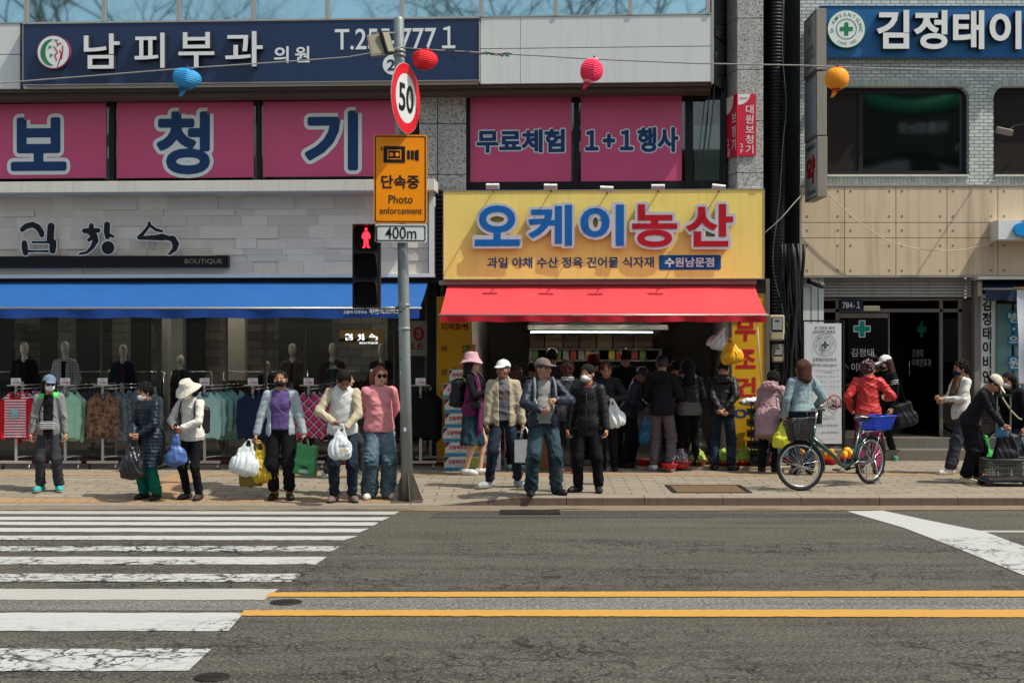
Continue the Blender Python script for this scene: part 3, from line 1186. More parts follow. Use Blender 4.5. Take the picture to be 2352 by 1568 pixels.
for i,(t,b_,r0,r1)in enumerate(rows):
 sk=0.0022*(2.2 if t<1250 else 0.6)
 (xa,ya),(xb,yb)=gp(r0,t),gp(r1,b_)
 y_l0,y_l1=gp(0,t-900*sk*0.6)[1],gp(0,b_-900*sk*0.6)[1]
 x_l=gp(-420,t)[0]-2.0
 rnd=random.Random(i)
 n=60
 mb=MB()
 for k in range(n):
  f0,f1=k/n,(k+1)/n
  jt=[rnd.uniform(-0.012,0.012)for _ in range(2)]
  T=lambda f:(lerp(x_l,xa,f),lerp(y_l0,ya,f))
  B=lambda f:(lerp(x_l,xb,f),lerp(y_l1,yb,f))
  (x0,y0),(x1,y1),(x2,y2),(x3,y3)=B(f0),B(f1),T(f1),T(f0)
  if k==0:
   pt_,pb_=y3,y0
  nt_,nb_=y2+jt[0],y1+jt[1]
  mb.add([(x0,pb_,0.006),(x1,nb_,0.006),(x2,nt_,0.006),(x3,pt_,0.006)],[(0,1,2,3)])
  pt_,pb_=nt_,nb_
 single('crossing_stripe',mb,WHITE_Q if i in(0,8)else WHITE_P,kind='structure',fix=False)
def band(name,pts_top,pts_bot,m,z,jit=0.0,n=160,seed=1):
 rnd=random.Random(seed)
 mb=MB()
 (ax,ay),(bx,by)=pts_top
 (cx,cy),(dx,dy)=pts_bot
 prev=None
 for k in range(n+1):
  f=k/n
  q=(lerp(ax,bx,f),lerp(ay,by,f)+rnd.uniform(-jit,jit)),(lerp(cx,dx,f),lerp(cy,dy,f)+rnd.uniform(-jit,jit))
  if prev:
   mb.add([(*prev[1],z),(*q[1],z),(*q[0],z),(*prev[0],z)],[(0,1,2,3)])
  prev=q
 return single(name,mb,m,kind='structure',fix=False)
band('centre_line',(gp(622,1361),gp(2700,1356)),(gp(606,1371),gp(2700,1371)),YELLOW_P,0.0065,0.006,seed=2)
band('centre_line',(gp(562,1402),gp(2700,1400)),(gp(548,1414.5),gp(2700,1419)),YELLOW_P,0.0065,0.010,seed=3)
band('edge_line',(gp(915,1172.4),gp(2700,1169.2)),(gp(915,1173.9),gp(2700,1170.7)),paint_mat('worn edge paint',(0.30,0.19,0.07),0.9,False,(0.16,0.14,0.11)),0.007,0.004,seed=4)
mb=MB()
top=[(2028,1173),(2130,1195),(2260,1221),(2352,1255),(2480,1312)]
bot=[(1945,1174.5),(2075,1212),(2205,1262),(2352,1322),(2480,1392)]
for i in range(len(top)-1):
 a,b_,c,d=gp(*bot[i]),gp(*bot[i+1]),gp(*top[i+1]),gp(*top[i])
 mb.add([(*q,0.006)for q in(a,b_,c,d)],[(0,1,2,3)])
single('stop_line',mb,WHITE_P,kind='structure',fix=False)
band('lane_line',(gp(2205,1218.5),gp(2700,1220)),(gp(2228,1222.5),gp(2700,1224.5)),WHITE_Q,0.0055,0.004,seed=6)
m=bpy.data.materials.new('tan pavers')
nt,N,L,bs=nodes_of(m)
v=coords(N,L,(1,1,1),(0,0,math.radians(1.5)))
br=N.new('ShaderNodeTexBrick')
br.inputs['Scale'].default_value=1.0
br.inputs['Mortar Size'].default_value=0.011
br.inputs['Mortar Smooth'].default_value=0.3
br.inputs['Brick Width'].default_value=0.42
br.inputs['Row Height'].default_value=0.21
br.inputs['Color1'].default_value=(0,0,0,1)
br.inputs['Color2'].default_value=(1,1,1,1)
br.inputs['Mortar'].default_value=(0.5,0.5,0.5,1)
br.offset=0.5
L.new(v,br.inputs['Vector'])
big=noise_n(N,L,v,0.9,5)
fine=noise_n(N,L,v,40,5,0.75)
c=mixc(N,L,br.outputs['Color'],(0.195,0.165,0.117),(0.325,0.277,0.20))
c=mixc(N,L,big,c,(0.25,0.215,0.16))
c=mixc(N,L,ramp(N,L,fine,[(0.3,0.5),(0.55,0.0)]),c,(0.12,0.105,0.085))
c=mixc(N,L,math_n(N,L,'MULTIPLY',br.outputs['Fac'],0.85),c,(0.095,0.072,0.045))
L.new(c,bs.inputs['Base Color'])
bs.inputs['Roughness'].default_value=0.9
bump_n(N,L,bs,math_n(N,L,'SUBTRACT',math_n(N,L,'MULTIPLY',fine,0.3),br.outputs['Fac']),0.6,0.01)
PAVER=m
m=bpy.data.materials.new('orange tactile paving')
nt,N,L,bs=nodes_of(m)
v=coords(N,L)
br=N.new('ShaderNodeTexBrick')
br.offset=0.0
for q,w in(('Scale',1.0),('Mortar Size',0.005),('Brick Width',0.30),('Row Height',0.30)):
 br.inputs[q].default_value=w
L.new(v,br.inputs['Vector'])
c=mixc(N,L,noise_n(N,L,v,5,7,0.7),(0.40,0.235,0.105),(0.30,0.20,0.115))
c=mixc(N,L,br.outputs['Fac'],c,(0.12,0.085,0.05))
c=mixc(N,L,ramp(N,L,noise_n(N,L,v,45,3,0.7),[(0.38,0.5),(0.5,0.0)]),c,(0.17,0.12,0.075))
L.new(c,bs.inputs['Base Color'])
bs.inputs['Roughness'].default_value=0.85
TACT=m
def ground_patch(name,x0,x1,ya,yb,m,lift=0.0,step=0.1,kind='structure'):
 fa=ya if callable(ya)else(lambda x:ya)
 fb=yb if callable(yb)else(lambda x:yb)
 nx=max(1,int((x1-x0)/0.2))
 ny=max(1,int((fb(x0)-fa(x0))/step))
 ny=min(ny,40)
 mb=MB()
 mb.smooth=True
 vs=[]
 for i in range(nx+1):
  x=lerp(x0,x1,i/nx)
  for j in range(ny+1):
   y=lerp(fa(x),fb(x),j/ny)
   vs.append((x,y,ground_z(x,y)+lift))
 mb.add(vs,[(i*(ny+1)+j,(i+1)*(ny+1)+j,(i+1)*(ny+1)+j+1,i*(ny+1)+j+1)for i in range(nx)for j in range(ny)])
 return single(name,mb,m,kind=kind,fix=False)
ground_patch('pavement',-15,15,CURB_Y+0.17,30,PAVER)
xr=at(1010,1140,18.0).x
ground_patch('tactile_strip',-15,at(905,1150,18.2).x,18.02,18.36,TACT,0.004)
ground_patch('tactile_strip',-15,15,20.55,20.87,TACT,0.004)
a,b_=foot(425,1085),foot(330,1148)
ground_patch('tactile_strip',b_.x-0.2,b_.x+0.35,18.37,20.54,TACT,0.005)
mb=MB()
for i in range(int((at(905,1150,18.2).x+9)/0.06)):
 x=-9+i*0.06
 for j in range(6):
  y=18.05+j*0.055
  z=ground_z(x,y)+0.004
  mb.add([(x-0.014,y-0.014,z),(x+0.014,y-0.014,z),(x+0.014,y+0.014,z),(x-0.014,y+0.014,z),(x,y,z+0.006)],[(0,1,4),(1,2,4),(2,3,4),(3,0,4)])
tag(single('tactile_studs',mb,TACT),kind='structure')
GRAN_K=mat('kerb granite','#8d8376',rough=0.85,var=0.22,scale=14,bump=0.35,bscale=90,dirt=0.5)
xs=[-15+0.98*i for i in range(32)]
for i in range(len(xs)-1):
 mb=MB()
 n=8
 x0,x1=xs[i]+0.004,xs[i+1]-0.004
 sec=lambda x:[(x,CURB_Y,-0.02),(x,CURB_Y+0.004,curb_top(x)-0.022),(x,CURB_Y+0.024,curb_top(x)),(x,CURB_Y+0.175,curb_top(x)+0.003),(x,CURB_Y+0.175,-0.02)]
 vs,fs=[],[]
 for k in range(n+1):
  vs+=sec(lerp(x0,x1,k/n))
 for k in range(n):
  for j in range(4):
   a=k*5+j
   fs.append((a,a+1,a+6,a+5))
 fs+=[(4,3,2,1,0),tuple(n*5+j for j in range(5))]
 mb.add(vs,fs)
 mb.m=[1 if(q<4*n and q%4==0)else 0 for q in range(len(mb.m))]
 single('kerb',mb,[GRAN_K,mat('dirty kerb face','#66564a',rough=0.9,var=0.25,scale=9,dirt=0.7)],kind='structure')
IRON=mat('rusty iron','#7d6a50',rough=0.8,metal=0.3,var=0.35,scale=30,bump=0.4,bscale=90)
IRON_D=mat('dark iron','#2a2724',rough=0.7,metal=0.4,var=0.3,scale=20)
p0,p1=foot(1545,1132),foot(1697,1114)
t=thing('manhole_cover','rusty rectangular iron cover with a checked pattern set in the pavement','manhole cover',((p0.x+p1.x)/2,(p0.y+p1.y)/2,SIDE_Z+0.002))
mb=MB()
x0,x1,y0,y1=p0.x,p1.x+0.02,p0.y,p1.y
for(a,b_,c,d)in((x0,x1,y0,y0+0.05),(x0,x1,y1-0.05,y1),(x0,x0+0.07,y0+0.05,y1-0.05),(x1-0.07,x1,y0+0.05,y1-0.05)):
 mb.box(a,b_,c,d,SIDE_Z-0.02,SIDE_Z+0.008)
part(t,'frame',mb,IRON_D)
mb=MB()
mb.box(x0+0.072,x1-0.072,y0+0.052,y1-0.052,SIDE_Z-0.02,SIDE_Z+0.004)
nx,ny=26,9
for i in range(nx):
 for j in range(ny):
  cx,cy=lerp(x0+0.1,x1-0.1,i/(nx-1)),lerp(y0+0.08,y1-0.08,j/(ny-1))
  a,b_=(0.014,0.006)if(i+j)%2 else(0.006,0.02)
  mb.box(cx-a,cx+a,cy-b_,cy+b_,SIDE_Z+0.004,SIDE_Z+0.009)
part(t,'lid',mb,IRON)
def road_lid(px,py,r,label):
 x,y=gp(px,py)
 t=thing('valve_cover',label,'manhole cover',(x,y,0.004))
 mb=MB()
 mb.lathe([(r,-0.01),(r,0.006),(r*0.84,0.007),(r*0.84,0.003)],(x,y,0.004),28)
 part(t,'rim',mb,IRON_D)
 mb=MB()
 mb.lathe([(r*0.82,-0.01),(r*0.82,0.004),(r*0.5,0.005),(0.01,0.005)],(x,y,0.004),28)
 mb.box(x-r*0.5,x+r*0.5,y-0.012,y+0.012,0.004,0.013)
 part(t,'lid',mb,IRON_D)
road_lid(657,1384,0.125,'small round iron cover between the two yellow lines')
road_lid(487,1556,0.11,'round iron cover in the dark asphalt beside the nearest crossing stripe')
x0,y0=gp(1148,1182)
x1,y1=gp(1285,1173)
t=thing('drain_grate','rusty drain grate in the gutter below the kerb','drain grate',((x0+x1)/2,y0,0.0))
mb=MB()
mb.box(x0,x1,y0,y0+0.03,-0.02,0.017)
mb.box(x0,x1,y1-0.03,y1,-0.02,0.017)
for i in range(30):
 cx=lerp(x0,x1,(i+0.5)/30)
 mb.box(cx-0.012,cx+0.012,y0+0.03,y1-0.03,-0.02,0.016)
part(t,'bars',mb,IRON_D)
mb=MB()
mb.box(x0+0.01,x1-0.01,y0+0.01,y1-0.01,-0.03,0.0115)
part(t,'pit',mb,mat('drain dark','#0c0b0a',rough=1.0))
GLASS=bpy.data.materials.new('window glass')
nt,N,L,bs=nodes_of(GLASS)
N.remove(bs)
tr,gl,mx_,lw=N.new('ShaderNodeBsdfTransparent'),N.new('ShaderNodeBsdfGlossy'),N.new('ShaderNodeMixShader'),N.new('ShaderNodeFresnel')
tr.inputs[0].default_value=(0.80,0.86,0.85,1)
gl.inputs['Roughness'].default_value=0.02
lw.inputs['IOR'].default_value=1.55
L.new(math_n(N,L,'MULTIPLY',lw.outputs[0],1.5,True),mx_.inputs[0])
L.new(tr.outputs[0],mx_.inputs[1])
L.new(gl.outputs[0],mx_.inputs[2])
L.new(mx_.outputs[0],N['Material Output'].inputs[0])
MIRROR=mat('blue mirror glass',(0.34,0.55,0.60),rough=0.03,metal=1.0,var=0.06,scale=0.6)
DARKGLASS=mat('dark window glass','#0d1213',rough=0.04,spec=0.6,var=0.1,scale=1)
DARKGLASS.node_tree.nodes['Principled BSDF'].inputs['IOR'].default_value=2.1
DARKGLASS2=mat('smoked window glass','#2e2a28',rough=0.12,spec=0.4,var=0.2,scale=1)
WHITEPANEL=mat('white metal panel','#ccd3d1',rough=0.45,spec=0.4,var=0.03,scale=1.2,dirt=0.22)
OFFWHITE=mat('off white render','#c9c8bf',rough=0.7,var=0.05,scale=3,dirt=0.4)
FRAME_K=mat('black window frame','#0f1012',rough=0.5,var=0.2)
ALU=mat('aluminium frame','#a9a7a0',rough=0.4,metal=0.6,var=0.08)
SOFFIT=mat('brown soffit','#4d443d',rough=0.8,var=0.2)
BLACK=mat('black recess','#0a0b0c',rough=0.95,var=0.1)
GREYWALL=mat('grey wall','#5e5b57',rough=0.9,var=0.12,scale=4,dirt=0.3)
DARKWALL=mat('dark inside wall','#262523',rough=0.95,var=0.15)
CREAM=mat('cream blind','#a4ac97',rough=0.8,var=0.04)
m=bpy.data.materials.new('speckled granite')
nt,N,L,bs=nodes_of(m)
v=coords(N,L)
n1=noise_n(N,L,v,38,2,0.6)
n2=noise_n(N,L,v,16,3,0.6)
c=mixc(N,L,ramp(N,L,n1,[(0.36,0.0),(0.50,1.0)]),(0.13,0.13,0.12),(0.42,0.43,0.40))
c=mixc(N,L,ramp(N,L,n1,[(0.60,0.0),(0.72,0.7)]),c,(0.62,0.62,0.58))
c=mixc(N,L,ramp(N,L,noise_n(N,L,coords(N,L,(3,3,0.6)),1.3,5),[(0.5,0.0),(0.75,0.45)]),c,(0.19,0.17,0.14))
L.new(c,bs.inputs['Base Color'])
bs.inputs['Roughness'].default_value=0.6
GRANITE=m
def slabs(mb,fr,px0,px1,py0,py1,xs,ys,p0,p1,gap=0.006):
 X=[px0]+[x for x in xs if px0<x<px1]+[px1]
 Y=[py0]+[y for y in ys if py0<y<py1]+[py1]
 for i in range(len(X)-1):
  for j in range(len(Y)-1):
   cx,cy=(X[i]+X[i+1])/2,(Y[j]+Y[j+1])/2
   xa,xb=fr.xz(X[i],cy,p0)[0],fr.xz(X[i+1],cy,p0)[0]
   za,zb=fr.xz((px0+px1)/2,Y[j+1],p0)[1],fr.xz((px0+px1)/2,Y[j],p0)[1]
   mb.box(xa+gap,xb-gap,-p0-0.002*random.random(),-p1,za+gap,zb-gap)
 return mb
ob=thing('office_building','wide office building with white metal upper band above the boutique and the grocery','building',(0,0,SIDE_Z),FA)
xl=FA.xz(-700,300)[0]
xr_=FA.xz(1752,300)[0]
zt=FA.xz(900,-500)[1]
mb=MB()
z440=FA.xz(900,470)[1]
mb.box(xl,xr_,0.16,0.5,z440,zt)
mb.box(xl,xr_,0.5,6.0,FA.xz(900,640)[1]+0.35,FA.xz(900,640)[1]+0.6)
mb.box(xr_-0.25,xr_,0.5,6,SIDE_Z,zt)
mb.box(xl,xr_,6.0,6.2,SIDE_Z,zt)
part(ob,'wall',mb,BLACK)
mb=MB()
mb.pbox(FA,-120,190,958,236,0.02,-0.17)
mb.pbox(FA,1072,185,1667,222,0.02,-0.17)
for x0,x1 in((246,266),(585,602)):
 mb.pbox(FA,x0+4,200,x1-4,416,0.06,-0.15)
mb.pbox(FA,940,190,960,416,0.05,-0.15)
for x0,x1 in((1072,1079),(1318,1330),(1574,1592),(1655,1668)):
 mb.pbox(FA,x0,200,x1,440,0.05,-0.15)
mb.pbox(FA,1072,417,1668,440,0.03,-0.15)
mb.pbox(FA,1592,222,1655,229,0.03,-0.15)
part(ob,'window_frame',mb,FRAME_K)
for(x0,y0,x1,y1)in((241,289,252,412),(259,289,270,412),(579,285,590,410),(598,284,608,410),(1309,292,1317,418),(1331,222,1335,300)):
 mb=MB().pbox(FA,x0,y0,x1,y1,-0.03,-0.06)
 part(ob,'blind',mb,CREAM)
mb=MB().pbox(FA,1594,288,1653,415,0.0,-0.06)
part(ob,'blind',mb,CREAM)
for(x0,y0,x1,y1)in((-120,236,250,412),(262,232,587,410),(600,228,942,410),(1079,222,1318,418),(1330,220,1575,418),(1592,229,1655,417)):
 mb=MB().pbox(FA,x0,y0,x1,y1,0.010,0.004)
 part(ob,'window_pane',mb,GLASS)
PB=0.62
zb=FA.xz(900,196,PB)[1]
z_w=FA.xz(900,43.5,PB)[1]
xb1=FA.xz(1637,110,PB)[0]
mb=MB()
mb.box(xl,xb1,-PB+0.05,0.16,zb+0.012,zt)
part(ob,'bay',mb,FRAME_K)
mb=MB()
mb.box(xl,xb1,-PB+0.02,0.10,zb-0.05,zb)
mb.box(xl,xb1-0.02,-PB+0.10,0.10,zb-0.11,zb-0.055)
part(ob,'soffit',mb,SOFFIT)
xm=[FA.xz(x,30,PB)[0]for x in(-310,-116,62,240,411.5,582,752,923,1105.5,1276,1448,1626)]
for i in range(len(xm)-1):
 mb=MB()
 t=0.010*(random.random()-0.5)
 x0,x1=xm[i]+0.03,xm[i+1]-0.03
 mb.add([(x0,-PB-0.002,z_w),(x1,-PB-0.002+t*0.3,z_w),(x1,-PB-0.002+t*0.3,zt-1.6),(x0,-PB-0.002,zt-1.6)],[(0,1,2,3)])
 part(ob,'bay_window',mb,MIRROR,fix=False)
mb=MB()
for x in xm:
 mb.box(x-0.032,x+0.032,-PB-0.045,-PB+0.1,z_w,zt)
mb.box(xl,xb1,-PB-0.03,-PB+0.1,zt-1.65,zt)
part(ob,'mullion',mb,ALU,bev=0.004)
z_s=FA.xz(900,116,PB)[1]
for xa,xc in((-500,-290),(-290,47),(54,640),(640,1099),(1104,1195),(1195,1637)):
 X0,X1=FA.xz(xa,110,PB)[0],FA.xz(xc,110,PB)[0]
 mb=MB()
 mb.box(X0+0.003,X1-0.003,-PB-0.02,-PB+0.06,z_s+0.006,z_w-0.004)
 mb.box(X0+0.003,X1-0.003,-PB-0.02,-PB+0.06,zb+0.002,z_s-0.004)
 part(ob,'white_panel',mb,WHITEPANEL,bev=0.004)
mb=MB()
mb.box(xl,xb1,-PB-0.03,-PB+0.1,z_w-0.003,z_w+0.014)
mb.box(xb1-0.02,xb1+0.012,-PB-0.028,-PB+0.2,zb-0.03,zt)
part(ob,'trim',mb,ALU)
a,b_=FA.pt(1641,186,PB),FA.pt(1667,195,-0.1)
mb=MB()
mb.vprism([(a.x,a.y+0.06),(b_.x,b_.y),(b_.x-0.05,b_.y+0.05),(a.x-0.05,a.y+0.06)],zb+0.02,zt)
part(ob,'side_glass',mb,DARKGLASS)
mb=MB()
zz=FA.xz(1655,82,0.3)[1]
mb.vprism([(a.x+0.01,a.y+0.04),(b_.x+0.01,b_.y-0.03),(b_.x-0.03,b_.y),(a.x-0.03,a.y+0.06)],zz-0.05,zz+0.05)
mb.vprism([(a.x+0.01,a.y+0.04),(b_.x+0.01,b_.y-0.03),(b_.x-0.03,b_.y),(a.x-0.03,a.y+0.06)],zb-0.03,zb+0.05)
part(ob,'side_trim',mb,FRAME_K)
PC=0.35
c0,c1,c2=FA.pt(1670,300,-0.05),FA.pt(1693.5,300,PC),FA.pt(1753,300,PC)
ys=[-193,-75,42.5,160.5,278,397,515,636]
mb=MB()
for i in range(len(ys)-1):
 za,zb_=FA.xz(1720,ys[i+1],PC)[1]+0.005,FA.xz(1720,ys[i],PC)[1]-0.005
 mb.vprism([(c1.x,c1.y),(c2.x,c2.y),(c2.x,0.5),(c0.x,0.5),(c0.x,c0.y)],max(za,SIDE_Z-0.02),zb_)
part(ob,'granite_column',mb,GRANITE,bev=0.004)
mb=MB()
slabs(mb,FA,962,1071,196,640,[1005],[284.5,401,517],0.12,-0.1)
part(ob,'granite_pier',mb,GRANITE,bev=0.004)
PL=0.80
mb=MB()
mb.pbox(FA,-160,415,998,440.5,PL,-0.1)
part(ob,'ledge',mb,OFFWHITE,bev=0.006)
STONES=[]
for i,cc in enumerate(('#cfc8ba','#d5cdbd','#cac3b6','#dad3c4')):
 STONES.append(mat('split limestone '+'abcd'[i],cc,rough=0.85,var=0.10,scale=9,bump=0.25,bscale=40))
PS=0.42
mb=MB()
rnd=random.Random(12)
x0,z1=FA.xz(-160,446,PS)
x1,z0=FA.xz(984,629,PS)
mb.box(x0,x1,-PS+0.05,-0.1,z0-0.02,z1+0.06)
z=z0
rows_=[]
while z<z1:
 h=rnd.choice((0.155,0.155,0.10,0.20))
 rows_.append((z,min(z+h,z1)))
 z+=h
for j,(za,zb_)in enumerate(rows_):
 x=x0-rnd.random()*0.4
 while x<x1:
  w=rnd.choice((0.32,0.48,0.62,0.8,0.40))
  xa,xb=max(x,x0),min(x+w,x1)
  if xb-xa>0.02:
   mb.mi=rnd.randrange(4)
   mb.box(xa+0.001,xb-0.001,-PS-rnd.choice((0.0,0.004,0.010,0.016,0.022)),-PS+0.052,za+0.001,zb_-0.001)
  x+=w
part(ob,'stone_cladding',mb,STONES)
mb=MB()
mb.pbox(FA,-160,629.5,998,638,0.50,-0.05)
mb.pbox(FA,985,441,997,629,0.50,-0.05)
part(ob,'cladding_trim',mb,WHITEPANEL,bev=0.004)
mb=MB()
mb.pbox(FA,-160,638.5,1010,650,0.35,-0.05)  # black strip paints the dark gap above the awning
mb.pbox(FA,985,650,1004,1090,-0.10,-0.55)
part(ob,'post_and_gap_shade',mb,FRAME_K)
mb=MB()
y=436
while y<642:
 mb.pbox(FA,999,y,1017,y+5,0.30,0.10)
 y+=10
mb.pbox(FA,999,436,1017,642,0.10,0.05)
part(ob,'louvre',mb,mat('black slats','#191b1f',rough=0.5))
GZ=SIDE_Z+0.06
zc1=FA.xz(600,660,-0.8)[1]
PG=-0.75
xg0,xg1=FA.xz(-160,900,PG)[0],FA.xz(990,900,PG)[0]
m=bpy.data.materials.new('boutique back wall')
nt,N,L,bs=nodes_of(m)
br=N.new('ShaderNodeTexBrick')
for q,w in(('Scale',1.0),('Mortar Size',0.006),('Brick Width',0.42),('Row Height',0.16)):
 br.inputs[q].default_value=w
br.inputs['Color1'].default_value=(0.13,0.125,0.11,1)
br.inputs['Color2'].default_value=(0.26,0.25,0.22,1)
br.inputs['Mortar'].default_value=(0.07,0.065,0.06,1)
L.new(coords(N,L,(1,1,1),(PI/2,0,0)),br.inputs['Vector'])
L.new(br.outputs['Color'],bs.inputs['Base Color'])
bs.inputs['Roughness'].default_value=0.9
INSTONE=m
mb=MB()
mb.box(xl,xg1,4.6,4.8,GZ,zc1+0.4)
mb.box(xg1+0.1,xg1+0.2,0.8,4.8,GZ,zc1+0.4)
part(ob,'boutique_wall',mb,INSTONE)
mb=MB()
mb.box(xl,xg1+0.2,0.8,4.8,zc1+0.26,zc1+0.35)
part(ob,'boutique_ceiling',mb,mat('boutique ceiling','#8d8b84',rough=0.9))
mb=MB()
mb.box(xl,xg1+0.3,0.55,4.8,SIDE_Z-0.05,GZ)
part(ob,'boutique_floor',mb,mat('dark shop floor','#3a3633',rough=0.5,spec=0.5))
mb=MB()
zst=FA.xz(300,1082,-0.3)[1]
mb.box(xl,xg1+0.3,-0.12,0.56,SIDE_Z-0.02,SIDE_Z+0.03)
part(ob,'red_doorstep',mb,mat('red carpet','#571c1f',rough=0.95,bump=0.2,bscale=120))
mb=MB()
for(a,b_,y0_)in((365,385,2.4),(388,420,3.6),(520,562,3.0)):
 X0,X1=FA.xz(a,900,-y0_)[0],FA.xz(b_,900,-y0_)[0]
 mb.box(X0,X1,y0_,y0_+0.2,GZ,zc1+0.25)
part(ob,'inner_pier',mb,mat('pale inner pier','#8b8a82',rough=0.8))
mb=MB()
for(a,b_,y0_)in((-60,30,4.0),(92,130,3.9),(175,232,4.2),(300,345,3.6),(428,470,4.4),(640,762,3.2),(890,985,2.9)):
 mb.box(FA.xz(a,900,-y0_)[0],FA.xz(b_,900,-y0_)[0],y0_,y0_+0.05,GZ,zc1+(0.1 if a%4 else-0.25))
part(ob,'dark_partition',mb,mat('dark partition','#2a2927',rough=0.6,var=0.2))
LAMP=mat('lit downlight','#fff4e0',emit=110.0)
for(a,b_,y0_)in((636,742.5,1.6),(513,744,2.4),(243,742,1.4),(405,741,2.0),(556,742,3.0),(150,741,3),(760,744,2),(860,742,3)):
 X,Z=FA.xz(a,b_,-y0_)
 mb=MB()
 mb.lathe([(0.065,0),(0.065,0.02),(0.01,0.02)],(X,y0_,zc1+0.235),16)
 part(ob,'downlight',mb,LAMP)
mb=MB()
for a in(-120,232,362,368,520,608,700,905,978):
 X,_=FA.xz(a,900,PG)
 mb.box(X-0.015,X+0.015,0.74,0.79,GZ,zc1)
mb.box(xg0,xg1,0.73,0.80,zc1-0.03,zc1+0.25)
mb.box(xg0,FA.xz(505,900,PG)[0],0.73,0.80,GZ,GZ+0.09)
mb.box(FA.xz(608,900,PG)[0],xg1,0.73,0.80,GZ,GZ+0.09)
part(ob,'shopfront_frame',mb,mat('dull chrome','#6d6c69',rough=0.3,metal=0.9))
for a,b_ in((-120,232),(232,362),(368,505),(608,700),(700,905),(905,978)):
 mb=MB().add([(FA.xz(a,900,PG)[0]+0.016,0.765,GZ+0.09),(FA.xz(b_,900,PG)[0]-0.016,0.765,GZ+0.09),(FA.xz(b_,900,PG)[0]-0.016,0.765,zc1-0.03),(FA.xz(a,900,PG)[0]+0.016,0.765,zc1-0.03)],[(0,1,2,3)])
 part(ob,'shop_glass',mb,GLASS,fix=False)
X0,X1=FA.xz(1075,900,-0.2)[0],FA.xz(1690,900,-0.2)[0]
zgc=FA.xz(1400,738,-0.6)[1]+0.02
GROW=mat('dark grocery wall','#85807a',rough=0.9,var=0.2)
mb=MB()
mb.box(X0-0.1,X0,0.3,5.0,SIDE_Z,zgc+0.5)
mb.box(X1,X1+0.1,0.3,5.0,SIDE_Z,zgc+0.5)
mb.box(X0-0.1,X1+0.1,5.0,5.1,SIDE_Z,zgc+0.5)
part(ob,'grocery_wall',mb,GROW)
mb=MB()
mb.box(X0,X1,0.3,5.0,zgc+0.05,zgc+0.34)
part(ob,'grocery_ceiling',mb,mat('grocery ceiling','#8a8984',rough=0.9))
mb=MB()
mb.box(X0,X1,-0.1,5.0,SIDE_Z-0.03,SIDE_Z+0.012)
part(ob,'grocery_floor',mb,mat('grocery floor','#3b3733',rough=0.8,var=0.2))
mb=MB()
mb.pbox(FA,1075,640,1690,735,-0.15,-0.35)
mb.pbox(FA,1018,640,1757,652,0.20,-0.15)
part(ob,'lintel',mb,FRAME_K)
mb=MB()
mb.pbox(FA,1678,640,1768,1082,0.0,-0.4)
mb.pbox(FA,1759,640,1768,1082,0.08,0.0)
part(ob,'side_pillar',mb,mat('stained pillar','#6f685d',rough=0.9,var=0.25,dirt=0.7))
TUBE_L=mat('lit fluorescent tube','#dff2ea',emit=14.0)
mb=MB()
xa,za=FA.xz(1219,762.5,-2.0)
xb,_=FA.xz(1499,764,-2.0)
mb.tube([(xa,2.0,za),(xb,2.0,za-0.005)],0.009,8)
part(ob,'tube_light',mb,TUBE_L)
for i in range(8):
 X,Z=FA.xz(1190+i*48,747,-1.6)
 mb=MB().lathe([(0.05,0),(0.05,0.02),(0.01,0.02)],(X,1.5+0.25*(i%3),zgc+0.028),14)
 part(ob,'downlight',mb,LAMP)
mb=MB()
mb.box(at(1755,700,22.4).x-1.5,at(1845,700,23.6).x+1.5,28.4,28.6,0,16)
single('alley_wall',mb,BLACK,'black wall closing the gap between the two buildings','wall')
cb=thing('clinic_building','grey tiled clinic building with beige panels and rounded upper windows','building',(0,0,SIDE_Z),FC)
m=bpy.data.materials.new('glazed grey green wall tile')
nt,N,L,bs=nodes_of(m)
tc=N.new('ShaderNodeTexCoord')
sp=N.new('ShaderNodeSeparateXYZ')
L.new(tc.outputs['Object'],sp.inputs[0])
cm=N.new('ShaderNodeCombineXYZ')
L.new(math_n(N,L,'ADD',sp.outputs['X'],sp.outputs['Y']),cm.inputs['X'])
L.new(sp.outputs['Z'],cm.inputs['Y'])
v=cm.outputs[0]
br=N.new('ShaderNodeTexBrick')
for q,w in(('Scale',1.0),('Mortar Size',0.005),('Brick Width',0.155),('Row Height',0.058),('Mortar Smooth',0.1)):
 br.inputs[q].default_value=w
br.inputs['Color1'].default_value=(0,0,0,1)
br.inputs['Color2'].default_value=(1,1,1,1)
L.new(v,br.inputs['Vector'])
c=mixc(N,L,br.outputs['Color'],(0.42,0.475,0.45),(0.60,0.66,0.62))
c=mixc(N,L,ramp(N,L,noise_n(N,L,v,0.9,4),[(0.4,0.0),(0.7,0.5)]),c,(0.50,0.55,0.52))
c=mixc(N,L,br.outputs['Fac'],c,(0.055,0.052,0.048))
L.new(c,bs.inputs['Base Color'])
rg=math_n(N,L,'ADD',math_n(N,L,'MULTIPLY',br.outputs['Fac'],0.6),0.22)
L.new(rg,bs.inputs['Roughness'])
bump_n(N,L,bs,math_n(N,L,'SUBTRACT',1.0,br.outputs['Fac']),0.5,0.006)
TILE=m
X=lambda px,p=0.0:FC.xz(px,300,p)[0]
Z=lambda py,p=0.0:FC.xz(1900,py,p)[1]
xe=X(2620)
zt2=Z(-420)
mb=MB()
mb.box(X(1838),xe,0,0.3,Z(199),zt2)
mb.box(X(1838),X(1868),0,0.3,Z(405),Z(199))
mb.box(X(2226),X(2282),0,0.3,Z(405),Z(199))
mb.box(X(2580),xe,0,0.3,Z(405),Z(199))
mb.box(X(1838),xe,0,0.3,Z(470),Z(405))
mb.box(X(1838),X(1838)+0.3,0.3,8,SIDE_Z,zt2)
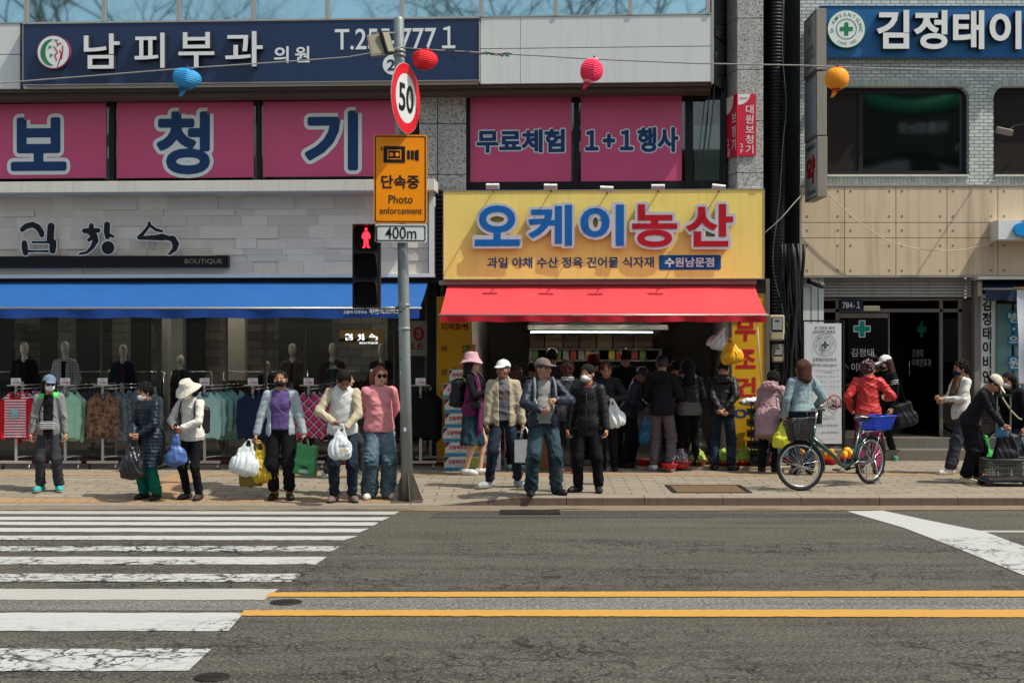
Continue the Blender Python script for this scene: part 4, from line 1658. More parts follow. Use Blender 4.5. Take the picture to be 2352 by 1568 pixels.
def fillet(mb,cx,cz,r,qx,y0,y1):
 pts=[(cx,cz)]
 n=8
 for k in range(n+1):
  a=PI/2*k/n
  pts.append((cx-qx*(r-r*math.sin(a))*1.0,cz-r+r*math.cos(a))if False else(cx-qx*r+qx*r*math.sin(a),cz-r+r*math.cos(a)))
 mb.prism(pts,y0,y1)
R_=0.20
for px,q in((2226,1),(2282,-1),(1868,-1)):
 fillet(mb,X(px),Z(199),R_,q,0.0,0.3)
part(cb,'tile_wall',mb,TILE)
mb=MB()
rnd=random.Random(2)
TILES2=[mat('edge tile '+'abc'[i],cc,rough=0.3,spec=0.5,var=0.08)for i,cc in enumerate(('#a4b0a6','#aeb9ae','#97a49b'))]
def soldiers(mb,xa,xb,z0,z1,w):
 n=max(1,round((xb-xa)/w))
 for k in range(n):
  mb.mi=rnd.randrange(3)
  mb.box(lerp(xa,xb,k/n)+0.003,lerp(xa,xb,(k+1)/n)-0.003,-0.012,0.01,z0,z1)
def fan(mb,cx,cz,r0,r1,q,n=8):
 for k in range(n):
  a0,a1=PI/2*(k+0.08)/n,PI/2*(k+0.92)/n
  mb.mi=rnd.randrange(3)
  mb.prism([(cx+q*r0*math.sin(a0),cz+r0*math.cos(a0)),(cx+q*r1*math.sin(a0),cz+r1*math.cos(a0)),(cx+q*r1*math.sin(a1),cz+r1*math.cos(a1)),(cx+q*r0*math.sin(a1),cz+r0*math.cos(a1))],-0.012,0.01)
zt_=Z(199)
hb=0.115
soldiers(mb,X(1868)+R_,X(2226)-R_,zt_+0.002,zt_+hb,0.042)
soldiers(mb,X(2282)+R_,X(2580),zt_+0.002,zt_+hb,0.042)
for px,q in((2226,1),(2282,-1),(1868,-1)):
 fan(mb,X(px)-q*R_,zt_-R_,R_+0.003,R_+hb,q)
part(cb,'soldier_course',mb,TILES2,bev=0.003)
mb=MB()
soldiers(mb,X(1868),X(2222),Z(421),Z(406),0.062)
soldiers(mb,X(2286),X(2620),Z(421),Z(406),0.062)
part(cb,'soldier_course',mb,TILES2,bev=0.003)
mb=MB()
mb.box(X(1868),X(2224),-0.05,0.2,Z(406),Z(401.5))
mb.box(X(2284),xe,-0.05,0.2,Z(406),Z(401.5))
part(cb,'sill',mb,OFFWHITE)
FR_B=mat('dark bronze frame','#171619',rough=0.5,var=0.15)
for(a,b_,mids)in((1868,2226,[1982]),(2282,2580,[])):
 mb=MB()
 y0=0.14
 mb.box(X(a),X(b_),y0,y0+0.08,Z(212),Z(199))
 mb.box(X(a),X(b_),y0,y0+0.08,Z(402),Z(390))
 mb.box(X(a),X(a+9),y0,y0+0.08,Z(390),Z(212))
 mb.box(X(b_-12),X(b_),y0,y0+0.08,Z(390),Z(212))
 for q in mids:
  mb.box(X(q-5),X(q+5),y0,y0+0.08,Z(390),Z(212))
 wf=part(cb,'window',mb,FR_B)
 if mids:
  mb=MB().box(X(1877),X(1977),y0+0.03,y0+0.035,Z(390),Z(212))
  part(wf,'pane',mb,DARKGLASS2)
  mb=MB()
  mb.smooth=True
  n=12
  xa,xb,za,zb_=X(1987),X(2212),Z(390),Z(212)
  vs=[(lerp(xa,xb,i/n),y0+0.03-0.003*math.sin(PI*i/n)*math.sin(PI*j/n),lerp(za,zb_,j/n))for i in range(n+1)for j in range(n+1)]
  mb.add(vs,[(i*(n+1)+j,(i+1)*(n+1)+j,(i+1)*(n+1)+j+1,i*(n+1)+j+1)for i in range(n)for j in range(n)])
  part(wf,'pane',mb,DARKGLASS)
  mb=MB().box(X(1987),X(2212),y0+0.05,y0+0.06,Z(390),Z(212))
  part(wf,'backing',mb,BLACK)
 else:
  mb=MB().box(X(2291),X(2568),y0+0.03,y0+0.035,Z(390),Z(212))
  part(wf,'pane',mb,DARKGLASS2)
m=bpy.data.materials.new('stained beige panel')
nt,N,L,bs=nodes_of(m)
v=coords(N,L)
c=mixc(N,L,noise_n(N,L,v,2.0,5),(0.53,0.42,0.28),(0.63,0.51,0.355))
st=ramp(N,L,noise_n(N,L,coords(N,L,(5.5,5.5,0.28)),1.4,7,0.7),[(0.50,0.0),(0.72,0.55)])
c=mixc(N,L,st,c,(0.27,0.195,0.115))
st2=ramp(N,L,noise_n(N,L,coords(N,L,(9,9,0.5),(0,0,0),(7,3,1)),1.1,6,0.7),[(0.60,0.0),(0.75,0.6)])
c=mixc(N,L,st2,c,(0.12,0.095,0.07))
L.new(c,bs.inputs['Base Color'])
bs.inputs['Roughness'].default_value=0.55
bump_n(N,L,bs,noise_n(N,L,v,40,4),0.08,0.01)
BEIGE=m
PBG=0.22
mb=MB()
Xb=[X(q,PBG)for q in(1840,1939.8,2057.8,2175,2292,2410,2530)]
Zb=[Z(q,PBG)for q in(633,547,511.5,428)]
for i in range(len(Xb)-1):
 for j in range(3):
  mb.box(Xb[i]+0.005,Xb[i+1]-0.005,-PBG,-PBG+0.03,Zb[j]+0.005,Zb[j+1]-0.005)
part(cb,'beige_panel',mb,BEIGE,bev=0.004)
mb=MB()
for i in range(len(Xb)-1):
 for zz in(Zb[0]+0.085,Zb[1]-0.12,(Zb[1]+Zb[2])/2,Zb[2]+0.105,Zb[3]-0.08):
  for xx in(Xb[i]+0.10,Xb[i+1]-0.11):
   mb.lathe([(0.020,0),(0.020,0.003),(0.013,0.003),(0.010,0.0008)],(xx,-PBG-0.001,zz),14,Matrix.Rotation(PI/2,4,'X'))
part(cb,'panel_plug',mb,mat('panel plug','#8d7a5c',rough=0.6))  # darker discs stand in for the shade inside recessed panel holes
mb=MB()
mb.box(Xb[0],xe,-PBG+0.032,0.0,Zb[0],Zb[3])
part(cb,'panel_backing',mb,mat('joint grey','#8f8a7e',rough=0.7))
mb=MB()
mb.box(Xb[0]-0.02,xe,-PBG-0.015,0.0,Zb[3],Zb[3]+0.03)
mb.box(Xb[0]-0.02,xe,-PBG-0.015,0.0,Zb[0]-0.03,Zb[0])
mb.box(Xb[0]-0.025,Xb[0]-0.002,-PBG-0.012,0.0,Zb[0],Zb[3])
part(cb,'panel_edge',mb,ALU)
mb=MB()
for a,b_ in((1842,1859),(1861,1875),(1877,1889)):
 mb.box(X(a),X(b_),-0.10,0.3,SIDE_Z,Z(636))
part(cb,'white_pier',mb,mat('white painted metal','#c9d1cf',rough=0.5,var=0.05,dirt=0.3),bev=0.004)
mb=MB()
mb.box(X(2233),X(2248),-0.12,0.3,SIDE_Z,Z(636))
part(cb,'grey_pier',mb,mat('grey painted metal','#77736e',rough=0.5,var=0.08),bev=0.004)
SH=mat('stained roller shutter','#9b9a95',rough=0.5,var=0.1,dirt=0.75)
mb=MB()
y=640.0
while y<683:
 z1_,z0_=Z(y),Z(y+6.6)
 mb.prism([(0,0)]*0 or[(X(1890),z0_+0.004),(X(2231),z0_+0.004),(X(2231),z1_),(X(1890),z1_)],-0.02,0.02)
 y+=7.2
part(cb,'roller_shutter',mb,SH,bev=0.006)
ALUD=mat('worn aluminium','#6f6862',rough=0.45,metal=0.5,var=0.15)
mb=MB()
z_f=Z(1003)
mb.box(X(1888),X(2222),0.05,0.11,Z(717),Z(709))
mb.box(X(1921),X(1929),0.05,0.11,z_f,Z(688))
mb.box(X(2160),X(2168),0.05,0.11,z_f,Z(688))
mb.box(X(2203),X(2212),0.05,0.11,z_f,Z(688))
mb.box(X(1929),X(2044),0.06,0.10,Z(730),Z(719))
mb.box(X(2042),X(2046),0.06,0.10,z_f,Z(719))
mb.box(X(1929),X(2044),0.06,0.10,z_f,z_f+0.10)
mb.box(X(1888),X(2222),0.04,0.12,Z(690),Z(684))
part(cb,'door_frame',mb,ALUD,bev=0.003)
mb=MB()
mb.box(X(2212),X(2233),0.04,0.3,SIDE_Z,Z(688))
part(cb,'brick_return',mb,mat('dark brick return','#4a4238',rough=0.8,var=0.2,scale=20))
mb=MB()
mb.add([(X(1929),0.08,z_f+0.1),(X(2042),0.08,z_f+0.1),(X(2042),0.08,Z(730)),(X(1929),0.08,Z(730))],[(0,1,2,3)])
mb.add([(X(2168),0.08,z_f),(X(2203),0.08,z_f),(X(2203),0.08,Z(717)),(X(2168),0.08,Z(717))],[(0,1,2,3)])
mb.add([(X(1889),0.08,z_f),(X(1921),0.08,z_f),(X(1921),0.08,Z(717)),(X(1889),0.08,Z(717))],[(0,1,2,3)])
mb.add([(X(1889),0.08,Z(709)),(X(2212),0.08,Z(709)),(X(2212),0.08,Z(690)),(X(1889),0.08,Z(690))],[(0,1,2,3)])
part(cb,'door_glass',mb,GLASS,fix=False)
dl=MB()
hx,hy=X(2159),0.09
a=math.radians(62)
e=(hx-math.cos(a)*0.85,hy+math.sin(a)*0.85)
dl.vprism([(hx,hy),(e[0],e[1]),(e[0]+0.01,e[1]+0.012),(hx+0.01,hy+0.012)],z_f+0.05,Z(722))
dd=part(cb,'door',dl,GLASS)
mb=MB()
f=0.82
q=(lerp(hx,e[0],f),lerp(hy,e[1],f)-0.06)
mb.tube([(q[0],q[1]+0.05,Z(866)),(q[0],q[1],Z(864)),(q[0],q[1],Z(830)),(q[0],q[1]+0.05,Z(828))],0.012,6)
part(dd,'handle',mb,mat('steel handle','#9a9a96',rough=0.25,metal=0.9))
mb=MB()
mb.box(X(1889),X(2228),3.6,3.7,SIDE_Z,Z(560))
mb.box(X(1889)-0.05,X(1889),0.12,3.6,SIDE_Z,Z(560))
mb.box(X(2222),X(2228),0.3,3.6,SIDE_Z,Z(560))
mb.box(X(1889),X(2228),0.2,3.7,Z(660),Z(640))
part(cb,'stair_hall',mb,DARKWALL)
mb=MB()
for k in range(12):
 mb.box(X(2050),X(2210),0.9+k*0.26,3.6,z_f+0.17*k,z_f+0.17*(k+1)-(0.0 if k else 0))
part(cb,'inner_stair',mb,mat('dark stair stone','#3c3833',rough=0.6,var=0.2))
STEP=mat('granite steps','#6d6960',rough=0.7,var=0.2,scale=30,dirt=0.4)
mb=MB()
z1_,z0_=z_f-0.002,SIDE_Z-0.02
mb.box(X(1843,0.15),xe,-0.15,0.9,z0_,z1_)
mb.box(X(1843,0.5),xe,-0.50,-0.15,z0_,(z1_+z0_)*0.5+0.01)
part(cb,'entrance_steps',mb,STEP,bev=0.008)
mb=MB()
mb.box(X(2248),xe,0.10,0.3,SIDE_Z,Z(636))
part(cb,'side_wall',mb,mat('brown dark wall','#4a403a',rough=0.8,var=0.2))
mb=MB()
mb.box(X(2291),X(2326),0.05,0.10,Z(1000),Z(698))
mb.box(X(2333),X(2600),0.05,0.10,Z(1000),Z(698))
part(cb,'teal_window',mb,mat('teal frosted window','#7fa8a6',rough=0.3,spec=0.5,var=0.06,scale=1))
bk=thing('apartment_building','plain grey apartment block across the street, mirrored in the windows','building',(0,-13,0))
mb=MB()
mb.box(-32,34,-22,-12,0,9.6)
part(bk,'wall',mb,mat('grey rendered block','#6f6b66',rough=0.9,var=0.15,scale=1))
for r in range(3):
 for c_ in range(16):
  mb=MB().box(-30+c_*4,-27.4+c_*4,-12.0,-11.95,1.2+r*3.1,3.0+r*3.1)
  part(bk,'window',mb,DARKGLASS)
bk=thing('office_block','taller dark block across the street with a green canopy, mirrored in the clinic window','building',(23,-13,0))
mb=MB()
mb.box(11,38,-22,-12,0,15.5)
part(bk,'wall',mb,mat('dark rendered block','#3a3d3b',rough=0.9,var=0.2,scale=1))
mb=MB()
mb.tube([(14.6,-11.8,12.3),(18.9,-11.8,12.3)],0.36,12)
part(bk,'canopy',mb,mat('green canopy','#2fa872',rough=0.5))
mb=MB()
text_box(mb,'이름짓는곳',0,2.6,10.75,11.4,-0.06,0.03,M=Matrix.Translation((18.6,-12,0))@Matrix.Rotation(PI,4,'Z'))
part(bk,'lettering',mb,mat('pale block letter','#d8dedb',rough=0.6),fix=False)
BARK=mat('plane tree bark','#6b6357',rough=0.9,var=0.45,scale=5,bump=0.4,bscale=20)
def bare_tree(x,y,h,seed,label,spread=1.0):
 rnd=random.Random(seed)
 t=thing('plane_tree',label,'tree',(x,y,0))
 tr,cr=MB(),MB()
 base=Vector((x,y,0))
 top=Vector((x+0.2,y,h*0.45))
 tr.tube([base,base.lerp(top,0.5)+Vector((0.08,0,0)),top],[0.26,0.21,0.18],10)
 def grow(p,d,ln,r,lv):
  n=4
  pts,rad=[p],[r]
  for k in range(n):
   d=(d+Vector((rnd.gauss(0,0.20),rnd.gauss(0,0.20),rnd.gauss(0.04,0.16)))).normalized()
   p=p+d*ln/n
   pts.append(p)
   rad.append(r*(1-0.45*(k+1)/n))
  cr.tube(pts,rad,6 if lv<2 else 4 if lv<4 else 3,False)
  if lv>=5:
   return
  for k in range(rnd.choice((3,3,4))+(1 if lv in(1,2)else 0)):
   i=rnd.choice((2,3,4,4))
   ax=Vector((rnd.gauss(0,1),rnd.gauss(0,1),rnd.gauss(0.25,0.6))).normalized()
   nd=(d*0.75+ax*0.72*spread).normalized()
   grow(pts[i],nd,ln*rnd.uniform(0.58,0.80),rad[i]*rnd.uniform(0.55,0.75),lv+1)
 for k in range(7):
  a=2*PI*k/7+rnd.random()
  grow(top,Vector((math.cos(a)*1.0,math.sin(a)*0.5,0.7)).normalized(),h*0.22,0.12,1)
 part(t,'trunk',tr,BARK,fix=False)
 part(t,'crown',cr,BARK,fix=False)
 return t
bare_tree(-17.5,-3.0,19.5,5,'tall bare plane tree across the street, mirrored in the upper windows')
bare_tree(-1.2,-2.6,19.0,9,'spreading bare plane tree across the street, mirrored above the white panels',1.25)
NAVY=mat('navy sign face','#1b3152',rough=0.35,spec=0.4,var=0.10,scale=1.5,dirt=0.35)
LETTERW=mat('white acrylic letter','#d9dedc',rough=0.4,var=0.03,dirt=0.15)
LETTERSIDE=mat('dark letter edge','#3a332f',rough=0.6)
PRINTW=mat('white print','#d8e0e0',rough=0.45,var=0.03)
PRINTNAVY=mat('navy print','#123a69',rough=0.45,var=0.05)
PRINTK=mat('black print','#121316',rough=0.5,var=0.05)
PRINTR=mat('red print','#b3202c',rough=0.5,var=0.06)
PINK=mat('crimson pink film','#c54f78',rough=0.3,spec=0.4,var=0.08,scale=0.8,bump=0.25,bscale=2.5)
def lift(p,n=1):
 return p+0.004*n
def lettering(root,body,fr,rect,p,m,off=0.0,ext=0.0,grow=0.0,name='lettering',side=None,shear=0.0,label=None):
 mb=MB()
 text_into(mb,body,fr,rect,p,off,ext,grow,shear)
 mats=[m]
 if ext and side:
  mats=[m,side]
 o=part(root,name,mb,mats,fix=False,label=label)
 if ext and side:
  me=o.data
  for pl in me.polygons:
   if abs(pl.normal.y)<0.5:
    pl.material_index=1
 return o
def board(name,label,cat,fr,rect,p,thick,m,trim=None,group=None,bev=0.004):
 c=fr.pt((rect[0]+rect[2])/2,rect[3],p)
 t=thing(name,label,cat,(c.x,c.y+thick/2,c.z),fr,group)
 mb=MB().pbox(fr,*rect,p,p-thick)
 part(t,'panel',mb,m,bev=bev)
 if trim:
  mb=MB()
  q=1.6
  x0,y0,x1,y1=rect
  mb.pbox(fr,x0-q,y0-q,x1+q,y0,p+0.012,p-thick)
  mb.pbox(fr,x0-q,y1,x1+q,y1+q,p+0.012,p-thick)
  mb.pbox(fr,x0-q,y0,x0,y1,p+0.012,p-thick)
  mb.pbox(fr,x1,y0,x1+q,y1,p+0.012,p-thick)
  part(t,'edge_trim',mb,trim)
 return t
PN=0.78
t=board('shop_sign','long navy blue sign with white Korean letters and phone number on the white band','sign',FA,(53,49,1100,189),PN,0.14,NAVY,ALU)
for ch,r in(('남',(195,80,277,159)),('피',(311,78,380,157.5)),('부',(412,76.5,494,155)),('과',(519,74.5,605,154))):
 lettering(t,ch,FA,r,PN+0.055,LETTERW,0.012,0.05,side=LETTERSIDE,name='letter')
for ch,r in(('의',(629,107,663,145)),('원',(677.5,107,711,143.5))):
 lettering(t,ch,FA,r,lift(PN),PRINTW,0.022)
lettering(t,'T.255-777１',FA,(769,64,1046,112),lift(PN),PRINTW,0.010)
cx,cz=FA.xz(902,149,lift(PN))
kk=FA.xz(903,149,PN)[0]-FA.xz(902,149,PN)[0]
mb=MB().disc(cx,cz,-lift(PN),23*kk,40)
part(t,'floor_disc',mb,PRINTW,fix=False)
lettering(t,'2',FA,(889,137,908,162),lift(PN,2),NAVY,0.02)
cx,cz=FA.xz(126.5,122,PN)
mb=MB().drum(cx,cz,-PN-0.07,-PN-0.001,39*kk,48)
part(t,'emblem_disc',mb,mat('emblem side','#8c3a5e',rough=0.5))
mb=MB().disc(cx,cz,-PN-0.072,36.8*kk,48)
part(t,'emblem_face',mb,PRINTW,fix=False)
y=-PN-0.076
mb=MB()
n=18
o_,i_=[],[]
for k in range(n+1):
 a=math.radians(100+165*k/n)
 o_.append((cx-2*kk+28*kk*math.cos(a),y,cz-1*kk+31*kk*math.sin(a)))
 i_.append((cx+6*kk+25*kk*math.cos(a)*0.98,y,cz-1*kk+30*kk*math.sin(a)))
mb.add(o_+i_,[(k,k+1,n+2+k,n+1+k)for k in range(n)])
u=lambda c,r:FA.xz(c*0.25,r*0.25,PN)
for st in([(462,455),(475,432),(488,450)],[(480,505),(482,530),(498,512)]):
 mb.stroke([u(*q)for q in st],2.6*kk,y)
part(t,'emblem_crescent',mb,mat('emblem green','#2f7a4c',rough=0.5),fix=False)
mb=MB()
for st in([(522,376),(530,386),(546,378)],[(540,398),(548,428),(560,412),(578,408)],[(512,438),(534,470),(548,495),(520,515),(538,565)],[(592,432),(594,480),(582,550)],[(566,470),(580,500),(566,560),(546,618)]):
 mb.stroke([u(*q)for q in st],2.6*kk,y)
part(t,'emblem_strokes',mb,PRINTR,fix=False)
for(x0,y0,x1,y1),body,tr,gr,lab in(((-130,236,244,410),'보',(30,276,147.5,387),0.098,'crimson window poster with a huge navy letter outlined white, leftmost above the boutique'),((268,232,583,408.5),'청',(365,262,477,395),0.098,'crimson window poster with one huge navy letter, in the middle window above the boutique'),((604,227,938,405.5),'기',(705.5,261,817,386),0.098,'crimson window poster with a huge navy letter, beside the street pole'),((1080,224,1312,417.5),'무료체험',(1097,300,1295,348),0.035,'crimson window poster with four navy letters above the yellow sign'),((1334,222,1566,416),'１+１행사',(1346,296,1556,347),0.035,'crimson window poster reading 1+1 in navy above the yellow sign')):
 c=FA.pt((x0+x1)/2,y1,0.018)
 t=thing('window_poster',lab,'poster',(c.x,c.y,c.z),FA,'crimson window posters')
 part(t,'film',MB().pbox(FA,x0,y0,x1,y1,0.020,0.016),PINK)
 lettering(t,body,FA,tr,0.024,PRINTW,0.0,grow=gr,name='letter_outline')
 lettering(t,body,FA,tr,0.0295,PRINTNAVY,0.0,grow=0.038 if gr>0.05 else 0.0155,name='letter')
PBQ=0.56
c=FA.pt(250,615,PBQ)
t=thing('boutique_sign','black brush written letters over a long black bar on the pale stone wall','sign',(c.x,c.y,c.z),FA)
part(t,'bar',MB().pbox(FA,-160,588,524,615,PBQ,0.44),mat('black lacquer bar','#0d0f14',rough=0.35,var=0.1),bev=0.004)
lettering(t,'BOUTIQUE',FA,(424.5,595,510,606.5),lift(PBQ),mat('brass print','#8f8a70',rough=0.5),-0.004)
u=lambda c_,r_:FA.xz(c_*0.25,392.2+r_*0.25,PBQ)
BR=[[(205,540,44),(240,510,50),(300,495,52),(350,520,54),(380,565,54),(385,590,46)],[(470,510,66),(466,560,66),(462,640,66)],[(225,665,52),(228,700,58),(235,755,50)],[(235,738,24),(340,738,16),(440,738,22)],[(300,656,20),(380,656,20),(450,656,24)],[(490,660,62),(486,700,66),(484,735,56)],[(840,505,46),(838,545,50)],[(775,552,44),(840,552,52),(905,548,40)],[(838,570,60),(868,600,58),(880,640,54),(850,700,40),(800,750,26),(735,762,22)],[(815,636,30),(855,612,40)],[(985,495,56),(982,560,58),(988,610,44)],[(1010,592,30),(1038,604,26)],[(992,706,120),(994,708,120)],[(1372,482,32),(1372,490,32)],[(1378,500,26),(1430,540,28),(1488,556,24)],[(1370,505,30),(1320,570,30),(1280,612,40)],[(1280,618,32),(1360,616,40),(1440,614,50),(1490,610,66),(1530,612,44)],[(1530,616,40),(1590,625,56),(1615,670,62),(1605,720,46),(1555,766,20)],]
kk5=0.25*(FA.xz(301,540,PBQ)[0]-FA.xz(300,540,PBQ)[0])
mbw,mbk=MB(),MB()
for si,st in enumerate(BR):
 if si in(6,13):
  part(t,'letter_rim',mbw,PRINTW,fix=False)
  part(t,'letter',mbk,PRINTK,fix=False)
  mbw,mbk=MB(),MB()
 dense=[]
 for i in range(len(st)-1):
  for f in(0,0.33,0.66):
   dense.append(tuple(lerp(st[i][q],st[i+1][q],f)for q in range(3)))
 dense.append(st[-1])
 mbk.stroke([(*u(a,b_),w*kk5)for a,b_,w in dense],0.1,-PBQ-0.004)
 mbw.stroke([(*u(a,b_),(w+16)*kk5)for a,b_,w in dense],0.1,-PBQ,0.002)
part(t,'letter_rim',mbw,PRINTW,fix=False)
part(t,'letter',mbk,PRINTK,fix=False)
mb=MB()
for a,b0,b1 in((222,560,790),(388,620,790),(818,640,790),(893,600,790),(1346,640,790)):
 xx,z1=u(a,b0)
 _,z0=u(a,b1)
 mb.tube([(xx,-PBQ+0.012,z0),(xx,-PBQ+0.012,z1)],0.008,6)
part(t,'support_rods',mb,mat('cream rod','#b5ab93',rough=0.6))
PY=0.52
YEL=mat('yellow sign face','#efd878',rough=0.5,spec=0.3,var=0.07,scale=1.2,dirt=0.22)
SILV=mat('silver letter rim','#b9bfc6',rough=0.5,var=0.06,dirt=0.5)
LBLUE=mat('blue letter face','#0f62ad',rough=0.4,var=0.06,dirt=0.2)
LRED=mat('red letter face','#a81324',rough=0.4,var=0.06,dirt=0.2)
t=board('grocery_sign','wide yellow shop sign with big blue and red raised Korean letters','sign',FA,(1019,437,1755,640),PY,0.25,YEL,ALU)
for ch,r,m in(('오',(1091,472,1193.5,564.5),LBLUE),('케',(1213,471,1314,564),LBLUE),('이',(1333,470.5,1433,564),LBLUE),('농',(1452,469.5,1556,567),LRED),('산',(1575,469,1684,566),LRED)):
 mb=MB()
 text_into(mb,ch,FA,r,PY+0.046,0.05,0.044,0.0)
 co,fs=glyphs(ch,0.05)
 mb2=MB()
 text_into(mb2,ch,FA,r,PY+0.0905,0.05,0.0,0.040)
 part(t,'letter_body',mb,mat('letter side','#9a9fa5',rough=0.5),fix=False)
 part(t,'letter_rim',mb2,SILV,fix=False)
 lettering(t,ch,FA,r,PY+0.0955,m,0.028,name='letter_face')
lettering(t,'과일 야채 수산 정육 건어물 식자재',FA,(1119,591,1502,614.5),lift(PY),mat('slate print','#2d4a75',rough=0.5),0.024)
mb=MB()
r=(1513.5,586,1656,619.5)
x0,z1=FA.xz(r[0],r[1],PY)
x1,z0=FA.xz(r[2],r[3],PY)
def rrect(x0,x1,z0,z1,rr,n=5):
 pts=[]
 for cx,cz,a0 in((x1-rr,z1-rr,0),(x0+rr,z1-rr,90),(x0+rr,z0+rr,180),(x1-rr,z0+rr,270)):
  for k in range(n+1):
   a=math.radians(a0+90*k/n)
   pts.append((cx+rr*math.cos(a),cz+rr*math.sin(a)))
 return pts
mb.add([(a,-lift(PY),b_)for a,b_ in rrect(x0,x1,z0,z1,0.03)],[tuple(range(24))])
part(t,'blue_badge',mb,mat('blue badge','#0d4f86',rough=0.45,var=0.05),fix=False)
lettering(t,'수원남문점',FA,(1527,591.5,1640,613),lift(PY,2),PRINTW,0.024)
FLW=mat('white lamp housing','#d5d8d6',rough=0.45,var=0.04)
kkY=FA.xz(1401,430,PY)[0]-FA.xz(1400,430,PY)[0]
for i,(px,py,roll)in enumerate(((1131.5,428,0),(1264.5,429,-1),(1393.5,434,-3),(1511.5,430,0),(1651,430,-6))):
 lab=('white floodlight on an arm above the yellow sign, near its left end','white floodlight above the yellow sign, second from the left','white floodlight on the middle arm over the yellow sign','white floodlight above the yellow sign, second from the right','tilted white floodlight above the right end of the yellow sign')[i]
 tip=FA.pt(px,py,PY+0.50)
 base=FA.pt(px+1,437,PY)
 base.z=tip.z-0.02
 l=thing('floodlight',lab,'lamp',base,FA,'floodlights over the yellow sign')
 mb=MB().tube([base+Vector((0,0.1,0)),base.lerp(tip,0.5)+Vector((0,0,0.008)),tip+Vector((0,0.06,0.0))],0.012,8)
 mb.tube([base+Vector((0,0.1,-0.09)),base+Vector((0,0.1,0.02))],0.015,8)
 part(l,'arm',mb,mat('dark steel arm','#33302e',rough=0.6,metal=0.5))
 M=Matrix.Translation(tip)@Matrix.Rotation(math.radians(-roll),4,'Y')@Matrix.Rotation(math.radians(24),4,'X')
 mb=MB().mbox(M,0.098,0.030,0.036)
 for k in range(13):
  mb.mbox(M@Matrix.Translation((-0.09+k*0.015,-0.038,0)),0.0035,0.010,0.034)
 part(l,'housing',mb,FLW)
 mb=MB().tube([tip+Vector((0,0,0.03)),tip+Vector((0.004,0.01,0.062)),tip+Vector((0.012,0.03,0.045))],0.006,6)
 part(l,'knob',mb,FRAME_K)
t=thing('junction_box','small white switch box on top of the yellow sign beside the granite column','switch box',FA.pt(1736,434,PY),FA)
part(t,'case',MB().pbox(FA,1727,429,1744,434.5,PY+0.02,PY-0.06),FLW,bev=0.004)
mb=MB()
for q in(1731,1736,1741):
 mb.pbox(FA,q-0.8,431,q+0.8,433,PY+0.024,PY+0.018)
part(t,'holes',mb,FRAME_K)
def awning(label,fr,top,bot,pt,pb,m,val,mv,seed,wave=0.0,scallop=0,bar=None,sag=0.02):
 (xa,xb,yt),(xc,xd,yb)=top,bot
 c=fr.pt((xa+xb)/2,yt,pt)
 t=thing('awning',label,'awning',c,fr)
 rnd=random.Random(seed)
 A0,A1=fr.pt(xa,yt,pt),fr.pt(xb,yt,pt)
 B0,B1=fr.pt(xc,yb,pb),fr.pt(xd,yb,pb)
 nx,ny=120,14
 ph=[rnd.random()*6 for _ in range(6)]
 def pt_(i,j):
  f,g=i/nx,j/ny
  p=A0.lerp(A1,f).lerp(B0.lerp(B1,f),g)
  w=math.sin(f*23+ph[0]+g)*0.011+math.sin(f*61+ph[1]+g*2)*0.004+math.sin(f*9+ph[2])*0.014
  return p+Vector((0,0,-sag*math.sin(PI*g)+w*math.sin(PI*min(1,g*1.2))*0.8))
 mb=MB()
 mb.smooth=True
 vs=[pt_(i,j)for i in range(nx+1)for j in range(ny+1)]
 mb.add(vs,[(i*(ny+1)+j,(i+1)*(ny+1)+j,(i+1)*(ny+1)+j+1,i*(ny+1)+j+1)for i in range(nx)for j in range(ny)])
 mb.add([v+Vector((0,0,-0.006))for v in vs],[(i*(ny+1)+j,i*(ny+1)+j+1,(i+1)*(ny+1)+j+1,(i+1)*(ny+1)+j)for i in range(nx)for j in range(ny)])
 part(t,'canopy',mb,m,fix=False)
 mb=MB()
 mb.smooth=True
 h=B0.z-fr.pt(xc,val,pb)[2]
 ny2=6
 vs=[]
 for i in range(nx+1):
  f=i/nx
  p=B0.lerp(B1,f)
  sc=0
  if scallop:
   s_=(f*scallop)%1.0
   sc=0.022*math.sin(PI*s_)
  for j in range(ny2+1):
   g=j/ny2
   w=(math.sin(f*70+ph[3])*0.012+math.sin(f*33+ph[4])*0.014)*g
   vs.append(p+Vector((0,-0.012+w-sc*0.6*(1-g),-h*g*(1+0.06*math.sin(f*40))-sc*(1-g))))
 mb.add(vs,[(i*(ny2+1)+j,i*(ny2+1)+j+1,(i+1)*(ny2+1)+j+1,(i+1)*(ny2+1)+j)for i in range(nx)for j in range(ny2)])
 part(t,'valance',mb,mv,fix=False)
 if bar:
  mb=MB()
  mb.tube([B0+Vector((-0.03,0,-0.012)),B1+Vector((0.03,0,-0.012))],0.018,8)
  part(t,'front_bar',mb,bar)
 mb=MB()
 for f in(0.12,0.5,0.9):
  a,b_=A0.lerp(A1,f),B0.lerp(B1,f)
  mid=a.lerp(b_,0.5)+Vector((0.25,0,-0.10))
  mb.tube([a+Vector((0,0,-0.10)),mid,b_+Vector((0,0,-0.03))],0.014,6)
 part(t,'folding_arm',mb,ALU)
 return t,B0,B1,h
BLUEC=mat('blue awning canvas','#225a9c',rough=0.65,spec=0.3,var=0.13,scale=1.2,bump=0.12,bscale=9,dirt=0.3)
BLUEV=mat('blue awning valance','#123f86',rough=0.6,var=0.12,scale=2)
BARM=mat('silver awning bar','#a5a39b',rough=0.45,metal=0.6,var=0.06)
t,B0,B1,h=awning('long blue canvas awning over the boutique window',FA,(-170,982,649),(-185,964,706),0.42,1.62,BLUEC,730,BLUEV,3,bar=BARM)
PV=1.66
lettering(t,'고품격 디자이너',FA,(788.5,713,842,720.5),PV,PRINTW,0.012)
